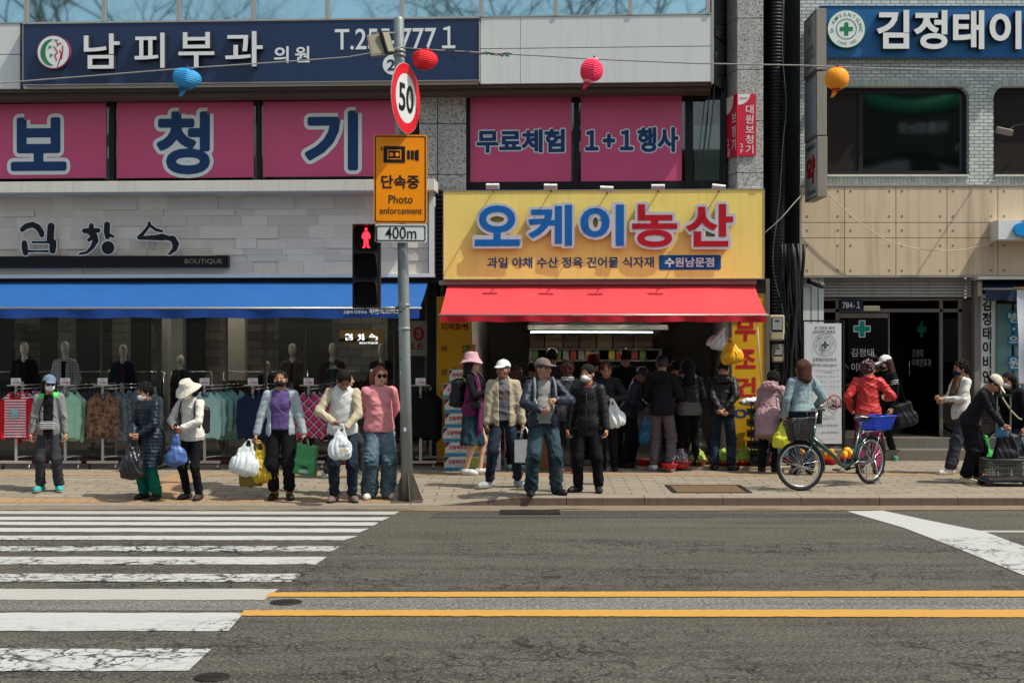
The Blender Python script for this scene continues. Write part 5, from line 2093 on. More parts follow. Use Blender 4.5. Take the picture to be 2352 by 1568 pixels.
lettering(t,'김창숙브띠끄',FA,(848,710,920,721),PV,PRINTW,0.03)
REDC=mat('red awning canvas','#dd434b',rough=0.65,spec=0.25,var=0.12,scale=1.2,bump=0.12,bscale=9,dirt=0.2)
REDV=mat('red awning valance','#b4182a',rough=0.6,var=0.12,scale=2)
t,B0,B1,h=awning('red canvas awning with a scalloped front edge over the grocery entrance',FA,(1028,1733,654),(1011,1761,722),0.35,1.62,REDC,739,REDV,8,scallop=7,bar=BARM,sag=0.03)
part(t,'cassette',MB().pbox(FA,1008,643,1738,653.5,0.42,0.22),mat('grey cassette','#8f918e',rough=0.5,dirt=0.3),bev=0.006)
mb=MB()
a,b_=FA.pt(1738,722,1.55),FA.pt(1748,880,1.45)
mb.tube([a,b_],0.009,6)
part(t,'support_pole',mb,mat('white pole','#c9c6bd',rough=0.5))
DNAVY=mat('dark navy canvas','#18263f',rough=0.6,var=0.12,scale=3)
t,B0,B1,h=awning('short dark navy awning with a white cover beside the clinic entrance',FC,(2255,2560,641),(2262,2580,662),0.10,0.42,DNAVY,690,DNAVY,5,bar=BARM)
part(t,'cover',MB().pbox(FC,2246,634.5,2560,641.5,0.42,-0.02),OFFWHITE,bev=0.004)
part(t,'bracket',MB().pbox(FC,2248,647,2256,680,0.20,0.05),OFFWHITE,bev=0.004)
YEL2=mat('deep yellow board','#d9a91f',rough=0.55,var=0.07,scale=1.5,dirt=0.2)  # deeper yellow shared by both side boards
MAROON=mat('maroon print','#7c1530',rough=0.5)
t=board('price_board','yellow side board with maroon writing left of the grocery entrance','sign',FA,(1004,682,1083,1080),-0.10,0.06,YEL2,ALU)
lettering(t,'지역화폐',FA,(1012,742,1075,759),lift(-0.10),MAROON,0.03)
lettering(t,'카',FA,(1012.5,793.5,1028,810),lift(-0.10),MAROON,0.03)
lettering(t,'드',FA,(1060,794,1075,810),lift(-0.10),MAROON,0.03)
lettering(t,'상',FA,(1012.5,845,1028,862),lift(-0.10),MAROON,0.03)
lettering(t,'품',FA,(1037,845,1052,862),lift(-0.10),MAROON,0.03)
lettering(t,'권',FA,(1060,845,1075,862),lift(-0.10),MAROON,0.03)
lettering(t,'대',FA,(1013,896,1028,913),lift(-0.10),MAROON,0.03)
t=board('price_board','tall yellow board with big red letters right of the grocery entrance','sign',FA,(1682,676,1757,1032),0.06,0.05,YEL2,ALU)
for ch,r in(('무',(1689,732,1736,783)),('조',(1690,802,1736,846)),('건',(1690,866,1737,912))):
 lettering(t,ch,FA,r,lift(0.06),PRINTR,0.035)
lettering(t,'이',FA,(1686,937,1732,965),lift(0.06),mat('blue print','#1d4f86',rough=0.5),0.02)
REDS=mat('red gloss sign','#c41e36',rough=0.25,spec=0.5,var=0.04)
PR=PC+0.03
t=thing('corner_sign','red and white folded sign wrapped round the granite column','sign',FA.pt(1693,358,PR),FA)
part(t,'front_panel',MB().pbox(FA,1693.5,216,1736.5,358,PR,PR-0.02),REDS,bev=0.002)
lettering(t,'대\n원\n보\n청\n기',FA,(1712.5,241.5,1732,353),lift(PR),PRINTW,0.004)
lettering(t,'2\nF',FA,(1700,330,1707,352),lift(PR),PRINTW,0.0)
mb=MB()
X0,Z1=FA.xz(1694,216.5,lift(PR))
X1,Z0=FA.xz(1723,241,lift(PR))
mb.add([(X0,-lift(PR),Z1)]+[(X0+(X1-X0)*math.cos(a),-lift(PR),Z1-(Z1-Z0)*math.sin(a))for a in[PI/2*k/10 for k in range(11)]],[tuple(range(12))])
part(t,'white_corner',mb,PRINTW,fix=False)
lettering(t,'DAEWON',FA,(1698.5,223.5,1718,228),lift(PR,2),PRINTR,0.01)
a,b_=FA.pt(1669,300,0.0),FA.pt(1693,300,PR)
dv=(b_-a)
dv.z=0
ln=dv.length
M2=Matrix.Translation((a.x,a.y-0.03,0))@Matrix.Rotation(math.atan2(dv.y,dv.x),4,'Z')
z0,z1=FA.xz(1693,358,PR)[1],FA.xz(1693,216,PR)[1]
mb=MB()
mb.box(0,ln,-0.004,0.012,z0,z1)
me=mb.mesh('side_panel',REDS)
me.transform(M2)
part(t,'side_panel',me,None)
mb=MB()
h_=(z1-z0)/142
text_box(mb,'보\n청\n기',ln*0.52,ln*0.95,z1-128*h_,z1-42*h_,-0.008,0.004,M=M2)
text_box(mb,'2\n층',ln*0.10,ln*0.38,z1-140*h_,z1-98*h_,-0.008,0.0,M=M2)
part(t,'lettering',mb,PRINTW,fix=False)
mb=MB()
mb.add([M2@Vector(q)for q in[(0.003,-0.007,z1-0.004)]+[(0.003+ln*0.68*math.cos(a),-0.007,z1-0.004-40*h_*math.sin(a))for a in[PI/2*k/10 for k in range(11)]]],[tuple(range(12))])
part(t,'white_corner',mb,PRINTW,fix=False)
PK=0.16
CBLUE=mat('cobalt sign face','#0e5b90',rough=0.4,spec=0.4,var=0.06,scale=1.5)
t=board('clinic_sign','cobalt blue clinic sign with white raised letters and a round green cross emblem','sign',FC,(1885,15,2640,130),PK,0.12,CBLUE,CBLUE)
for ch,r in(('김',(2011.5,25.5,2086,114)),('정',(2096.5,26,2174,115)),('태',(2186.5,26,2258,115)),('이',(2270,27.5,2343,115)),('비',(2362,27,2430,115))):
 lettering(t,ch,FC,r,PK+0.065,LETTERW,0.028,0.06,side=LETTERSIDE,name='letter')
DGREEN=mat('deep green print','#1c7a4b',rough=0.45)
cx,cz=FC.xz(1942,69,PK)
kC=FC.xz(1943,69,PK)[0]-FC.xz(1942,69,PK)[0]
def emblem(root,cx,cz,y,R,fr_like=None,thick=0.06,green=DGREEN,grey=None,squash=1.0):
 if thick:
  part(root,'emblem_drum',MB().drum(cx,cz,y,y+thick,R,48),green)
  y-=0.004
  part(root,'emblem_face',MB().disc(cx,cz,y,R*0.96,48),PRINTW,fix=False)
  y-=0.004
 mb=MB()
 mb.ring(cx,cz,y,R*0.50,R*0.54)
 if not thick:
  mb.ring(cx,cz,y,R*0.96,R)
 b_=R*0.34
 w=R*0.105
 mb.add([(cx-b_,y,cz-w),(cx+b_,y,cz-w),(cx+b_,y,cz+w),(cx-b_,y,cz+w)],[(0,1,2,3)])
 mb.add([(cx-w,y-0.0006,cz-b_),(cx+w,y-0.0006,cz-b_),(cx+w,y-0.0006,cz+b_),(cx-w,y-0.0006,cz+b_)],[(0,1,2,3)])
 arc_text(mb,"Dr. KIM'S E.N.T CLINIC",cx,cz,y,R*0.76,R*0.17,-98,96,0.012)
 part(root,'emblem_print',mb,green,fix=False)
 mb=MB()
 arc_text(mb,'SINCE 1982',cx,cz,y,R*0.76,R*0.15,212,142,0.0,True)
 part(root,'emblem_date',mb,grey or mat('grey print','#6d7370',rough=0.5),fix=False)
emblem(t,cx,cz,-PK-0.06,44*kC)
GREYBOX=mat('grey sign box','#8a857b',rough=0.5,var=0.08,dirt=0.3)
SIGNW=mat('pale sign face','#b9c2c6',rough=0.4,var=0.05,dirt=0.15)
for i,(y0,y1,lab)in enumerate(((18,160,'upper grey box sign sticking out from the clinic wall, with a round emblem'),(163,311,'blank middle box sign sticking out from the clinic wall'),(306,452,'lower box sign with a red letter, sticking out from the clinic wall'))):
 X0,X1=FC.xz(1875+i*1.2,100,1.4)[0],FC.xz(1898+i*1.2,100,1.4)[0]
 za,zb_=FC.xz(1885,y1-(0 if i<2 else 0),1.4)[1],FC.xz(1885,y0,1.4)[1]
 if i==2:
  zb_-=0.0
 t=thing('box_sign',lab,'sign',((X0+X1)/2,-0.9,za),FC,'stacked box signs on the clinic corner')
 part(t,'case',MB().box(X0,X1,-1.4,-0.45,za,zb_-(0.05 if i==2 else 0.012)),GREYBOX,bev=0.008)
 xs_=X0-0.004
 zt1=zb_-0.03
 part(t,'face',MB().add([(xs_,-1.37,za+0.03),(xs_,-0.48,za+0.03),(xs_,-0.48,zt1-0.03),(xs_,-1.37,zt1-0.03)],[(0,1,2,3)]),mat('blank lilac sign face','#a9b0bf',rough=0.4)if i==1 else SIGNW,fix=False)
 MS=Matrix(((0,1,0,xs_),(-1,0,0,0),(0,0,1,0),(0,0,0,1)))
 xs2=-0.004
 H_=zt1-za
 if i==0:
  mb=MB()
  text_box(mb,'김정태',0.66,1.18,za+H_*0.36,za+H_*0.48,xs2,0.0,M=MS)
  text_box(mb,'이비인후과',0.56,1.30,za+H_*0.22,za+H_*0.33,xs2,0.0,M=MS)
  text_box(mb,'2F·3F',0.70,1.12,za+H_*0.10,za+H_*0.17,xs2,0.0,M=MS)
  part(t,'lettering',mb,PRINTK,fix=False)
  mb=MB()
  mb.ring(0.92,za+H_*0.75,xs2,0.17,0.18)
  mb.ring(0.92,za+H_*0.75,xs2,0.085,0.095)
  mb.stroke([(0.87,za+H_*0.75),(0.97,za+H_*0.75)],0.03,xs2)
  mb.stroke([(0.92,za+H_*0.75-0.05),(0.92,za+H_*0.75+0.05)],0.03,xs2)
  mb.v=[tuple(MS@Vector(q))for q in mb.v]
  part(t,'emblem',mb,DGREEN,fix=False)
 if i==2:
  mb=MB()
  text_box(mb,'약',0.62,1.28,za+H_*0.24,za+H_*0.72,xs2,0.05,M=MS)
  part(t,'lettering',mb,PRINTR,fix=False)
  mb=MB()
  text_box(mb,'태평약국',0.62,1.28,za+H_*0.80,za+H_*0.90,xs2,0.02,M=MS)
  text_box(mb,'252-6665',0.66,1.32,za+H_*0.08,za+H_*0.16,xs2,0.02,M=MS)
  part(t,'small_lettering',mb,PRINTNAVY,fix=False)
mb=MB()
for y0 in(60,230,380):
 z=FC.xz(1885,y0,0.5)[1]
 mb.box(FC.xz(1876,100,0.5)[0],FC.xz(1890,100,0.5)[0],-0.45,-0.0,z-0.03,z+0.03)
single('sign_bracket',mb,mat('dull mauve steel','#6b615c',rough=0.5,metal=0.3),'three steel brackets holding the box signs to the clinic wall','bracket',FC)
t=board('number_plate','dark navy house number plate 784-1 above the clinic door','sign',FC,(1930.5,687,1981,713),0.0,0.015,mat('navy plate','#14233f',rough=0.4),None)
lettering(t,'784-１',FC,(1935,693,1976,708),lift(0.0),mat('pale print','#cfc9b4',rough=0.5),0.008)
t=board('notice_plate','small cream notice plate beside the house number','sign',FC,(1984,702,2021,713.5),0.0,0.012,mat('cream plate','#c7bf9f',rough=0.5),None)
lettering(t,'수원시 팔달구 정조로 784-1',FC,(1987,707.5,2018,710),lift(0.0),PRINTK,0.0)
t=thing('door_decal','green cross and white clinic name stuck on the clinic door glass','decal',FC.pt(1985,860,-0.06),FC)
G2=mat('teal green film','#12806f',rough=0.4)
def cross(root,cx,cy,a,w,p,m,rim):
 x,z=FC.xz(cx,cy,p)
 A,W=a*kC,w*kC
 pts=lambda A,W:[(-W,A),(W,A),(W,W),(A,W),(A,-W),(W,-W),(W,-A),(-W,-A),(-W,-W),(-A,-W),(-A,W),(-W,W)]
 part(root,'cross_rim',MB().add([(x+q,-p,z+r_)for q,r_ in pts(A+0.012,W+0.012)],[tuple(range(12))]),rim,fix=False)
 part(root,'cross',MB().add([(x+q,-p-0.003,z+r_)for q,r_ in pts(A,W)],[tuple(range(12))]),m,fix=False)
cross(t,1980,755,18,5.8,-0.07,G2,PRINTW)
FILMW=mat('frosted film','#aab0b0',rough=0.6)
lettering(t,'김정태',FC,(1955,800,2007,819),-0.072,FILMW,0.005)
lettering(t,'이비인후과',FC,(1955,833,2040,853),-0.072,FILMW,0.005)
t=thing('door_decal','faint clinic name stuck on the swung open door leaf','decal',FC.pt(2140,850,-0.3),FC)
MD=Matrix.Translation((hx if False else FC.xz(2159,300)[0],0.075,0))@Matrix.Rotation(math.radians(180-62),4,'Z')@Matrix.Diagonal((1,1,1,1))
zq=lambda py:FC.xz(2140,py,-0.3)[1]
mb=MB()
def leaf(u_,z):
 a=math.radians(62)
 return(FC.xz(2159,300)[0]-math.cos(a)*u_,0.09+math.sin(a)*u_-0.012,z)
co,fs=glyphs('김정태\n이비인후과',0.0)
lo,hi=co.min(0),co.max(0)
mb.add([leaf(0.62-0.45*(q[0]-lo[0])/(hi[0]-lo[0]),lerp(zq(842),zq(802),(q[1]-lo[1])/(hi[1]-lo[1])))for q in co],fs)
part(t,'lettering',mb,FILMW,fix=False)
mb=MB()
for(a0,a1,b0,b1)in((0.36,0.42,738,774),(0.29,0.49,750,762)):
 mb.add([leaf(a0,zq(b1)),leaf(a1,zq(b1)),leaf(a1,zq(b0)),leaf(a0,zq(b0))],[(0,1,2,3)])
 mb.v[-4:]=[(x,y-(0.002 if a0>0.3 else 0),z)for x,y,z in mb.v[-4:]]
part(t,'cross',mb,G2,fix=False)
t=board('name_board','tall white board with the clinic name in black letters running down','sign',FC,(2250,676,2286,940),0.10,0.04,mat('white sign board','#c6cfcb',rough=0.5,var=0.04),ALU)
lettering(t,'김\n정\n태\n이\n비\n인\n후\n과\n의\n원',FC,(2256,684,2279,1012),lift(0.10),PRINTK,0.030)
for o in t.children:
 if o.name.startswith('panel')or o.name.startswith('edge'):
  pass
t2=thing('window_lettering','blue rimmed white letters running down the teal window','sign',FC.pt(2328,1000,0.02),FC)
BL2=mat('bright blue rim','#1f7fae',rough=0.5)
for ch,r in(('병',(2316,717,2343,741)),('·',(2326,752,2332,759)),('의',(2317,770,2344,792)),('원',(2317,820,2345,846)),('처',(2317,880,2345,905))):
 lettering(t2,ch,FC,r,0.02,BL2,0.02,grow=0.035,name='letter_rim')
 lettering(t2,ch,FC,r,0.027,PRINTW,0.025,name='letter')
t=thing('hanging_banner','pale cloth banner hanging from a wooden rod at the right edge','banner',FC.pt(2352,880,0.5),FC)
mb=MB()
mb.smooth=True
nx,ny=16,20
P0,P1=FC.pt(2336,664,0.55),FC.pt(2436,664,0.55)
zb0=FC.pt(2336,882,0.55).z
vs=[]
for i in range(nx+1):
 for j in range(ny+1):
  f,g=i/nx,j/ny
  p=P0.lerp(P1,f)
  x=p.x+0.05*g*(1-f)
  vs.append((x,p.y+0.03*math.sin(f*7+g*2)*(0.3+g)+0.02*math.sin(g*9),lerp(p.z,zb0,g)))
mb.add(vs,[(i*(ny+1)+j,(i+1)*(ny+1)+j,(i+1)*(ny+1)+j+1,i*(ny+1)+j+1)for i in range(nx)for j in range(ny)])
part(t,'cloth',mb,mat('pale banner cloth','#bfc6ce',rough=0.8,var=0.05),fix=False)
mb=MB()
mb.tube([P0+Vector((-0.06,0,0.012)),P1+Vector((0.06,0,0.012))],0.018,8)
mb.tube([Vector((P0.x-0.0,P0.y,zb0)),Vector((P1.x,P1.y,zb0))],0.016,8)
part(t,'rod',mb,mat('wooden rod','#9a7a4e',rough=0.7))
t=board('cross_sign','white box sign with a bright blue rounded cross on the beige panels','sign',FC,(2293,505,2620,550),0.62,0.40,mat('white box sign','#d3d8d6',rough=0.45,var=0.03),None)
cx,cz=FC.xz(2372,527,0.68)
mb=MB()
SKY=mat('bright blue acrylic','#1f86cf',rough=0.35)
A,W=0.305,0.105
for ang in(0,PI/2):
 pts=[]
 for s_ in(1,-1):
  for k in range(9):
   a=(PI/2-PI*k/8)if s_>0 else(-PI/2-PI*k/8)
   px_,pz_=s_*(A-W)+W*math.cos(a),W*math.sin(a)
   pts.append((cx+px_*math.cos(ang)-pz_*math.sin(ang),cz+px_*math.sin(ang)+pz_*math.cos(ang)))
 mb.prism(pts,-0.70-(0.002 if ang else 0),-0.6205)
part(t,'blue_cross',mb,SKY,bev=0.006)
t=thing('security_camera','grey bullet security camera on a white plate under the beige panels','camera',FC.pt(1858,655,0.12),FC)
part(t,'plate',MB().pbox(FC,1849.5,637,1867,656,0.16,0.10),FLW,bev=0.006)
a,b_=FC.pt(1858,646,0.16),FC.pt(1889,656.5,0.62)
mb=MB().tube([a,a.lerp(b_,0.25)],[0.05,0.03],10)
part(t,'mount',mb,FRAME_K)
mb=MB().tube([a.lerp(b_,0.25),a.lerp(b_,0.32),b_],[0.03,0.045,0.05],12)
part(t,'barrel',mb,mat('grey camera shell','#4b4a48',rough=0.4))
t=thing('wall_lamp','small grey lamp on an arm in front of the second clinic window','lamp',FC.pt(2310,300,0.4),FC)
M=Matrix.Translation(FC.pt(2307,302,0.85))@Matrix.Rotation(math.radians(12),4,'Y')@Matrix.Rotation(0.3,4,'X')
part(t,'housing',MB().mbox(M,0.13,0.05,0.05),GREYBOX,bev=0.01)
part(t,'arm',MB().tube([FC.pt(2318,300,0.8),FC.pt(2328,290,0.4),FC.pt(2380,280,0.0)],0.014,6),FRAME_K)
DB=22.75
c=at(1892,1036,DB)
t=thing('notice_banner','white clinic notice sheet in a tall black frame beside the entrance','sign',(c.x,DB,ground_z(c.x,DB)))
mb=MB()
zg=ground_z(c.x,DB)
for(x0,y0,x1,y1)in((1843,735,1847,1010),(1937,735,1941,1036),(1847,735,1937,738.5),(1847,1020,1937,1024)):
 mb.pbox(FW,x0,y0,x1,y1,-DB,-DB-0.03)
xA,xB=FW.xz(1843,1000,-DB)[0],FW.xz(1941,1000,-DB)[0]
for xx in(xA,xB-0.04):
 mb.box(xx,xx+0.04,DB-0.25,DB+0.25,zg,zg+0.03)
 mb.box(xx,xx+0.037,DB+0.002,DB+0.028,zg+0.03,FW.xz(1890,1000,-DB)[1])
part(t,'stand',mb,mat('black steel tube','#17181a',rough=0.45))
mb=MB()
mb.smooth=True
x0,z1=FW.xz(1849,742.5,-DB)
x1,z0=FW.xz(1932,1018,-DB)
nx,ny=10,24
vs=[]
for i in range(nx+1):
 for j in range(ny+1):
  f,g=i/nx,j/ny
  vs.append((lerp(x0,x1,f),DB-0.02-0.006*math.sin(f*3+g*4)-0.01*max(0,f-0.75)*4*g,lerp(z1,z0,g)))
mb.add(vs,[(i*(ny+1)+j,(i+1)*(ny+1)+j,(i+1)*(ny+1)+j+1,i*(ny+1)+j+1)for i in range(nx)for j in range(ny)])
part(t,'sheet',mb,mat('white notice vinyl','#ccd3d4',rough=0.5,var=0.03),fix=False)
DP=-DB+0.045
DK=mat('dark grey print','#26292b',rough=0.5)
u=lambda x0,y0,x1,y1:((3000+x0/2.0044)/1.7415,(1266+y0/2.0044)/1.7415,(3000+x1/2.0044)/1.7415,(1266+y1/2.0044)/1.7415)
for body,r,o_ in(('본 간판은 절대',(518,78,678,102),0.02),('건드리지 마세요.',(510,108,690,136),0.02),('김정태이비인후과',(502,332,692,360),0.02),('☎ 031-252-2828',(492,378,694,402),0.012),('오전 09 : 30 ~ 오후 06 : 00',(532,424,714,438),0.0),('(목요일 제외)',(586,442,662,456),0.0),('오후 02 : 00 ~ 오후 06 : 00',(532,472,714,487),0.0),('오전 09 : 30 ~ 오후 01 : 00',(532,512,714,527),0.0),('오후 01 : 00 ~ 오후 02 : 00',(532,552,714,567),0.0),('병원입니다.',(560,806,686,828),0.01),('자전거 주차금지',(540,862,704,884),0.012),('정리 하지마세요.',(570,922,716,938),0.01)):
 lettering(t,body,FW,u(*r),DP,DK,o_)
kB=K*DB
cx,cz=FW.xz(*u(602,228,0,0)[:2],DP)
emblem(t,cx,cz,-DP,26*kB,thick=0,green=mat('dull green print','#3a5148',rough=0.5))
cx,cz=FW.xz(*u(675,684,0,0)[:2],DP)
mb=MB()
R=16.5*kB
mb.ring(cx,cz,-DP-0.002,R*0.84,R)
mb.stroke([(cx-R*0.62,cz+R*0.62),(cx+R*0.62,cz-R*0.62)],R*0.16,-DP-0.003)
part(t,'ban_ring',mb,PRINTR,fix=False)
mb=MB()
for q in(-0.36,0.36):
 mb.ring(cx+q*R,cz-0.15*R,-DP,R*0.24,R*0.30,20)
for st in([(-0.36,-0.15),(-0.18,0.22),(0.22,0.22),(0.36,-0.15)],[(-0.18,0.22),(0.0,-0.15),(0.22,0.22)],[(0.22,0.22),(0.18,0.40),(0.34,0.42)],[(-0.26,0.30),(-0.10,0.30)]):
 mb.stroke([(cx+a*R,cz+b_*R)for a,b_ in st],R*0.06,-DP)
part(t,'bicycle_pictogram',mb,PRINTK,fix=False)
def meter(px0,py0,px1,py1,d,label):
 c=at((px0+px1)/2,py1,d)
 t=thing('electricity_meter',label,'meter',(c.x,d,c.z),FW,'electricity meters in the gap')
 x0,z1=FW.xz(px0,py0,-d)
 x1,z0=FW.xz(px1,py1,-d)
 w,h=x1-x0,z1-z0
 S=Sdf()
 S.box(((x0+x1)/2,d+0.06,z0+h*0.62),(w/2,0.06,h*0.38),0.03)
 S.box(((x0+x1)/2,d+0.05,z0+h*0.2),(w*0.46,0.06,h*0.2),0.03,0.02)
 part(t,'case',S.mesh('case',mat('beige meter case','#a89c80',rough=0.5,var=0.08,dirt=0.3),0.012),None)
 mb=MB().box(x0+w*0.15,x1-w*0.14,d-0.012,d+0.02,z0+h*0.32,z0+h*0.92)
 part(t,'window',mb,mat('black meter bezel','#1d1f20',rough=0.3),bev=0.006)
 mb=MB().box(x0+w*0.20,x1-w*0.19,d-0.016,d-0.011,z0+h*0.42,z0+h*0.89)
 part(t,'dial_card',mb,mat('meter card','#8c9590',rough=0.4,var=0.1,scale=30))
 mb=MB().box(x0+w*0.36,x1-w*0.36,d-0.02,d-0.015,z0+h*0.74,z0+h*0.80)
 part(t,'display',mb,mat('meter display','#39403c',rough=0.3))
meter(1767,723,1803,782,22.2,'larger beige electricity meter, the upper one by the yellow board')
meter(1773,790,1802,832,22.3,'smaller beige electricity meter below the larger one')
DUCT=mat('black corrugated pipe','#131418',rough=0.5,var=0.15)
prof=[]
zz=0.1
while zz<9.5:
 prof+=[(0.150,zz),(0.165,zz+0.012),(0.165,zz+0.03),(0.150,zz+0.042)]
 zz+=0.055
c=at(1779,500,23.0)
mb=MB().lathe(prof,(c.x,23.0,0),20)
single('corrugated_pipe',mb,DUCT,'thick black corrugated pipe running up the gap between the buildings','pipe')
mb=MB()
rnd=random.Random(21)
CAB=mat('black cable','#16171a',rough=0.5)
for k in range(15):
 px=1790+k*3.2+rnd.uniform(-4,4)
 d=rnd.uniform(22.2,22.9)
 pts=[]
 for j in range(15):
  py=560+j*36
  pts.append(at(px+5*math.sin(j*0.8+k)+rnd.uniform(-2,2)-(j-6)*(k%3-1)*0.7,py,d))
 cab=MB().tube(pts,rnd.choice((0.012,0.016,0.022,0.028)),6)
 single('cable',cab,CAB,'black cable in the bundle hanging in the gap behind the meters','cable',group='black cables in the gap')
for k,(pts,col,r,lab)in enumerate((([(1744,545,22),(1790,505,22),(1830,460,22.2),(1850,440,22.5)],'#8f8a82',0.008,'pale wire sagging across the gap from the box signs'),([(1800,0,22.4),(1797,120,22.4),(1806,240,22.4),(1798,330,22.4),(1790,460,22.4),(1775,600,22.4),(1795,700,22.4),(1812,760,22.4)],'#44565a',0.007,'thin green grey wire hanging down in front of the pipe'),([(1900,442,23.2),(1960,500,23.2),(2030,548,23.2),(2100,570,23.2),(2180,576,23.2),(2240,568,23.2),(2295,550,23.1)],'#b9b39d',0.008,'cream cable sagging across the beige panels'),([(1638,0,21.5),(1632,180,21.6),(1620,300,21.6),(1608,432,21.6)],'#1c1d20',0.007,'thin black wire hanging in front of the dark window'),([(1646,120,21.5),(1637,250,21.6),(1628,330,21.6),(1614,432,21.6)],'#1c1d20',0.009,'thicker black wire hanging in front of the cream blind'))):
 P=[at(*q)for q in pts]
 dense=[]
 for i in range(len(P)-1):
  p0,p1,p2,p3=P[max(i-1,0)],P[i],P[i+1],P[min(i+2,len(P)-1)]
  for f in[q/6 for q in range(6)]:
   dense.append(0.5*((2*p1)+(p2-p0)*f+(2*p0-5*p1+4*p2-p3)*f*f+(3*p1-p0-3*p2+p3)*f**3))
 dense.append(P[-1])
 single('wire',MB().tube(dense,r,6),mat('wire '+str(k)if False else 'wire '+'abcde'[k],col,rough=0.5),lab,'wire')
GALV=mat('galvanised steel','#8d9694',rough=0.45,metal=0.45,var=0.18,scale=8,bump=0.06,bscale=60,dirt=0.35)
DP_=18.15
b0=foot(932.5,1156)
PX,PYW=b0.x,DP_
zb_=ground_z(PX,PYW)
top=at(916,46,DP_)
kp=K*DP_
pole=thing('street_pole','galvanised steel street pole carrying the signs, traffic light and floodlight','pole',(PX,PYW,zb_))
mb=MB()
tp=Vector((top.x,PYW,top.z))
bp=Vector((PX,PYW,zb_))
def on_pole(py):
 z=CAMH+(784-py)*kp
 f=(z-bp.z)/(tp.z-bp.z)
 return bp.lerp(tp,f)
mb.tube([bp,bp.lerp(tp,0.3),bp.lerp(tp,0.7),tp,tp+Vector((0,0,0.035)),tp+Vector((0,0,0.05))],[13.5*kp,13*kp,12.4*kp,11.8*kp,9*kp,2*kp],24)
part(pole,'shaft',mb,GALV)
mb=MB()
for k in range(4):
 a=PI/4*0.3+PI/2*k
 c,s_=math.cos(a),math.sin(a)
 r0,r1=12*kp,34*kp
 z0,z1=zb_+0.012,zb_+0.36
 n=Vector((-s_,c,0))*0.006
 P=[Vector((PX+c*r0,PYW+s_*r0,z0)),Vector((PX+c*r1,PYW+s_*r1,z0)),Vector((PX+c*r1,PYW+s_*r1,z0+0.03)),Vector((PX+c*r0,PYW+s_*r0,z1))]
 mb.add([p+n for p in P]+[p-n for p in P],[(0,1,2,3),(7,6,5,4),(0,4,5,1),(1,5,6,2),(2,6,7,3),(3,7,4,0)])
part(pole,'base_fins',mb,mat('brown stained steel','#5a5148',rough=0.7,metal=0.3,var=0.25,dirt=0.5))
part(pole,'base_plate',MB().box(PX-0.2,PX+0.2,PYW-0.2,PYW+0.2,zb_-0.01,zb_+0.012),mat('brown stained steel',''),bev=0.004)
for py in(118,128,701,755):
 p=on_pole(py)
 mb=MB().lathe([(13.6*kp,-0.018),(14.2*kp,-0.016),(14.2*kp,0.016),(13.6*kp,0.018)],p,24)
 if py==701:
  mb.box(p.x-0.02,p.x+0.03,p.y-15.5*kp,p.y-12.5*kp,p.z-0.03,p.z+0.03)
 part(pole,'clamp',mb,GALV)
for(px,py,w,h,m,nm)in((921,826,5,4,mat('green tape','#2b7a54'),'green_tape'),(920,792,3,5,mat('rust spot','#7a4a2c'),'rust_spot'),(931,985,6,9,PRINTW,'paper_scrap'),(921,856,3,6,PRINTW,'paper_scrap')):
 p=on_pole(py)
 mb=MB()
 ang=math.asin(max(-0.9,min(0.9,(px-(1176+p.x/kp))/13.2)))
 for k in range(3):
  pass
 vs=[]
 for k in range(4):
  a=ang+(k-1.5)/3*w/13.2
  for s_ in(-0.5,0.5):
   vs.append((p.x+13.5*kp*math.sin(a),p.y-13.5*kp*math.cos(a),p.z+s_*h*kp))
 mb.add(vs,[(2*k,2*k+1,2*k+3,2*k+2)for k in range(3)])
 part(pole,nm,mb,m,fix=False)
c=at(932,226,DP_-0.22)
R=80*kp*1.0
sg=thing('speed_limit_sign','round speed limit 50 sign with a red rim, turned sideways on the pole','road sign',(c.x,c.y,c.z-R))
Ms=Matrix.Translation(c)@Matrix.Rotation(math.radians(70),4,'Z')
mb=MB().drum(0,0,0.0,0.004,R,56)
me=mb.mesh('plate',mat('sign back','#a9adab',rough=0.4,metal=0.4))
me.transform(Ms)
part(sg,'plate',me,None)
RSIGN=mat('red sign sheeting','#d01d2c',rough=0.4,var=0.04)
WSIGN=mat('white sign sheeting','#cfd5d3',rough=0.4,var=0.04)
for nm,mk,m in(('red_ring',lambda q:q.ring(0,0,-0.006,R*0.70,R*0.985,56),RSIGN),('white_face',lambda q:q.disc(0,0,-0.004,R*0.995,56),WSIGN),('numerals',lambda q:text_box(q,'50',-R*0.50,R*0.50,-R*0.40,R*0.40,-0.009,0.018),PRINTK)):
 me=mk(MB()).mesh(nm,m,fix=False)
 me.transform(Ms)
 part(sg,nm,me,None)
mb=MB().tube([on_pole(240)+Vector((0,-0.05,0)),c+Vector((-0.02,0.02,0))],0.02,8)
mb.tube([on_pole(200)+Vector((0,-0.05,0)),Vector((c.x-0.02,c.y+0.02,on_pole(200).z))],0.02,8)
part(sg,'bracket',mb,GALV)
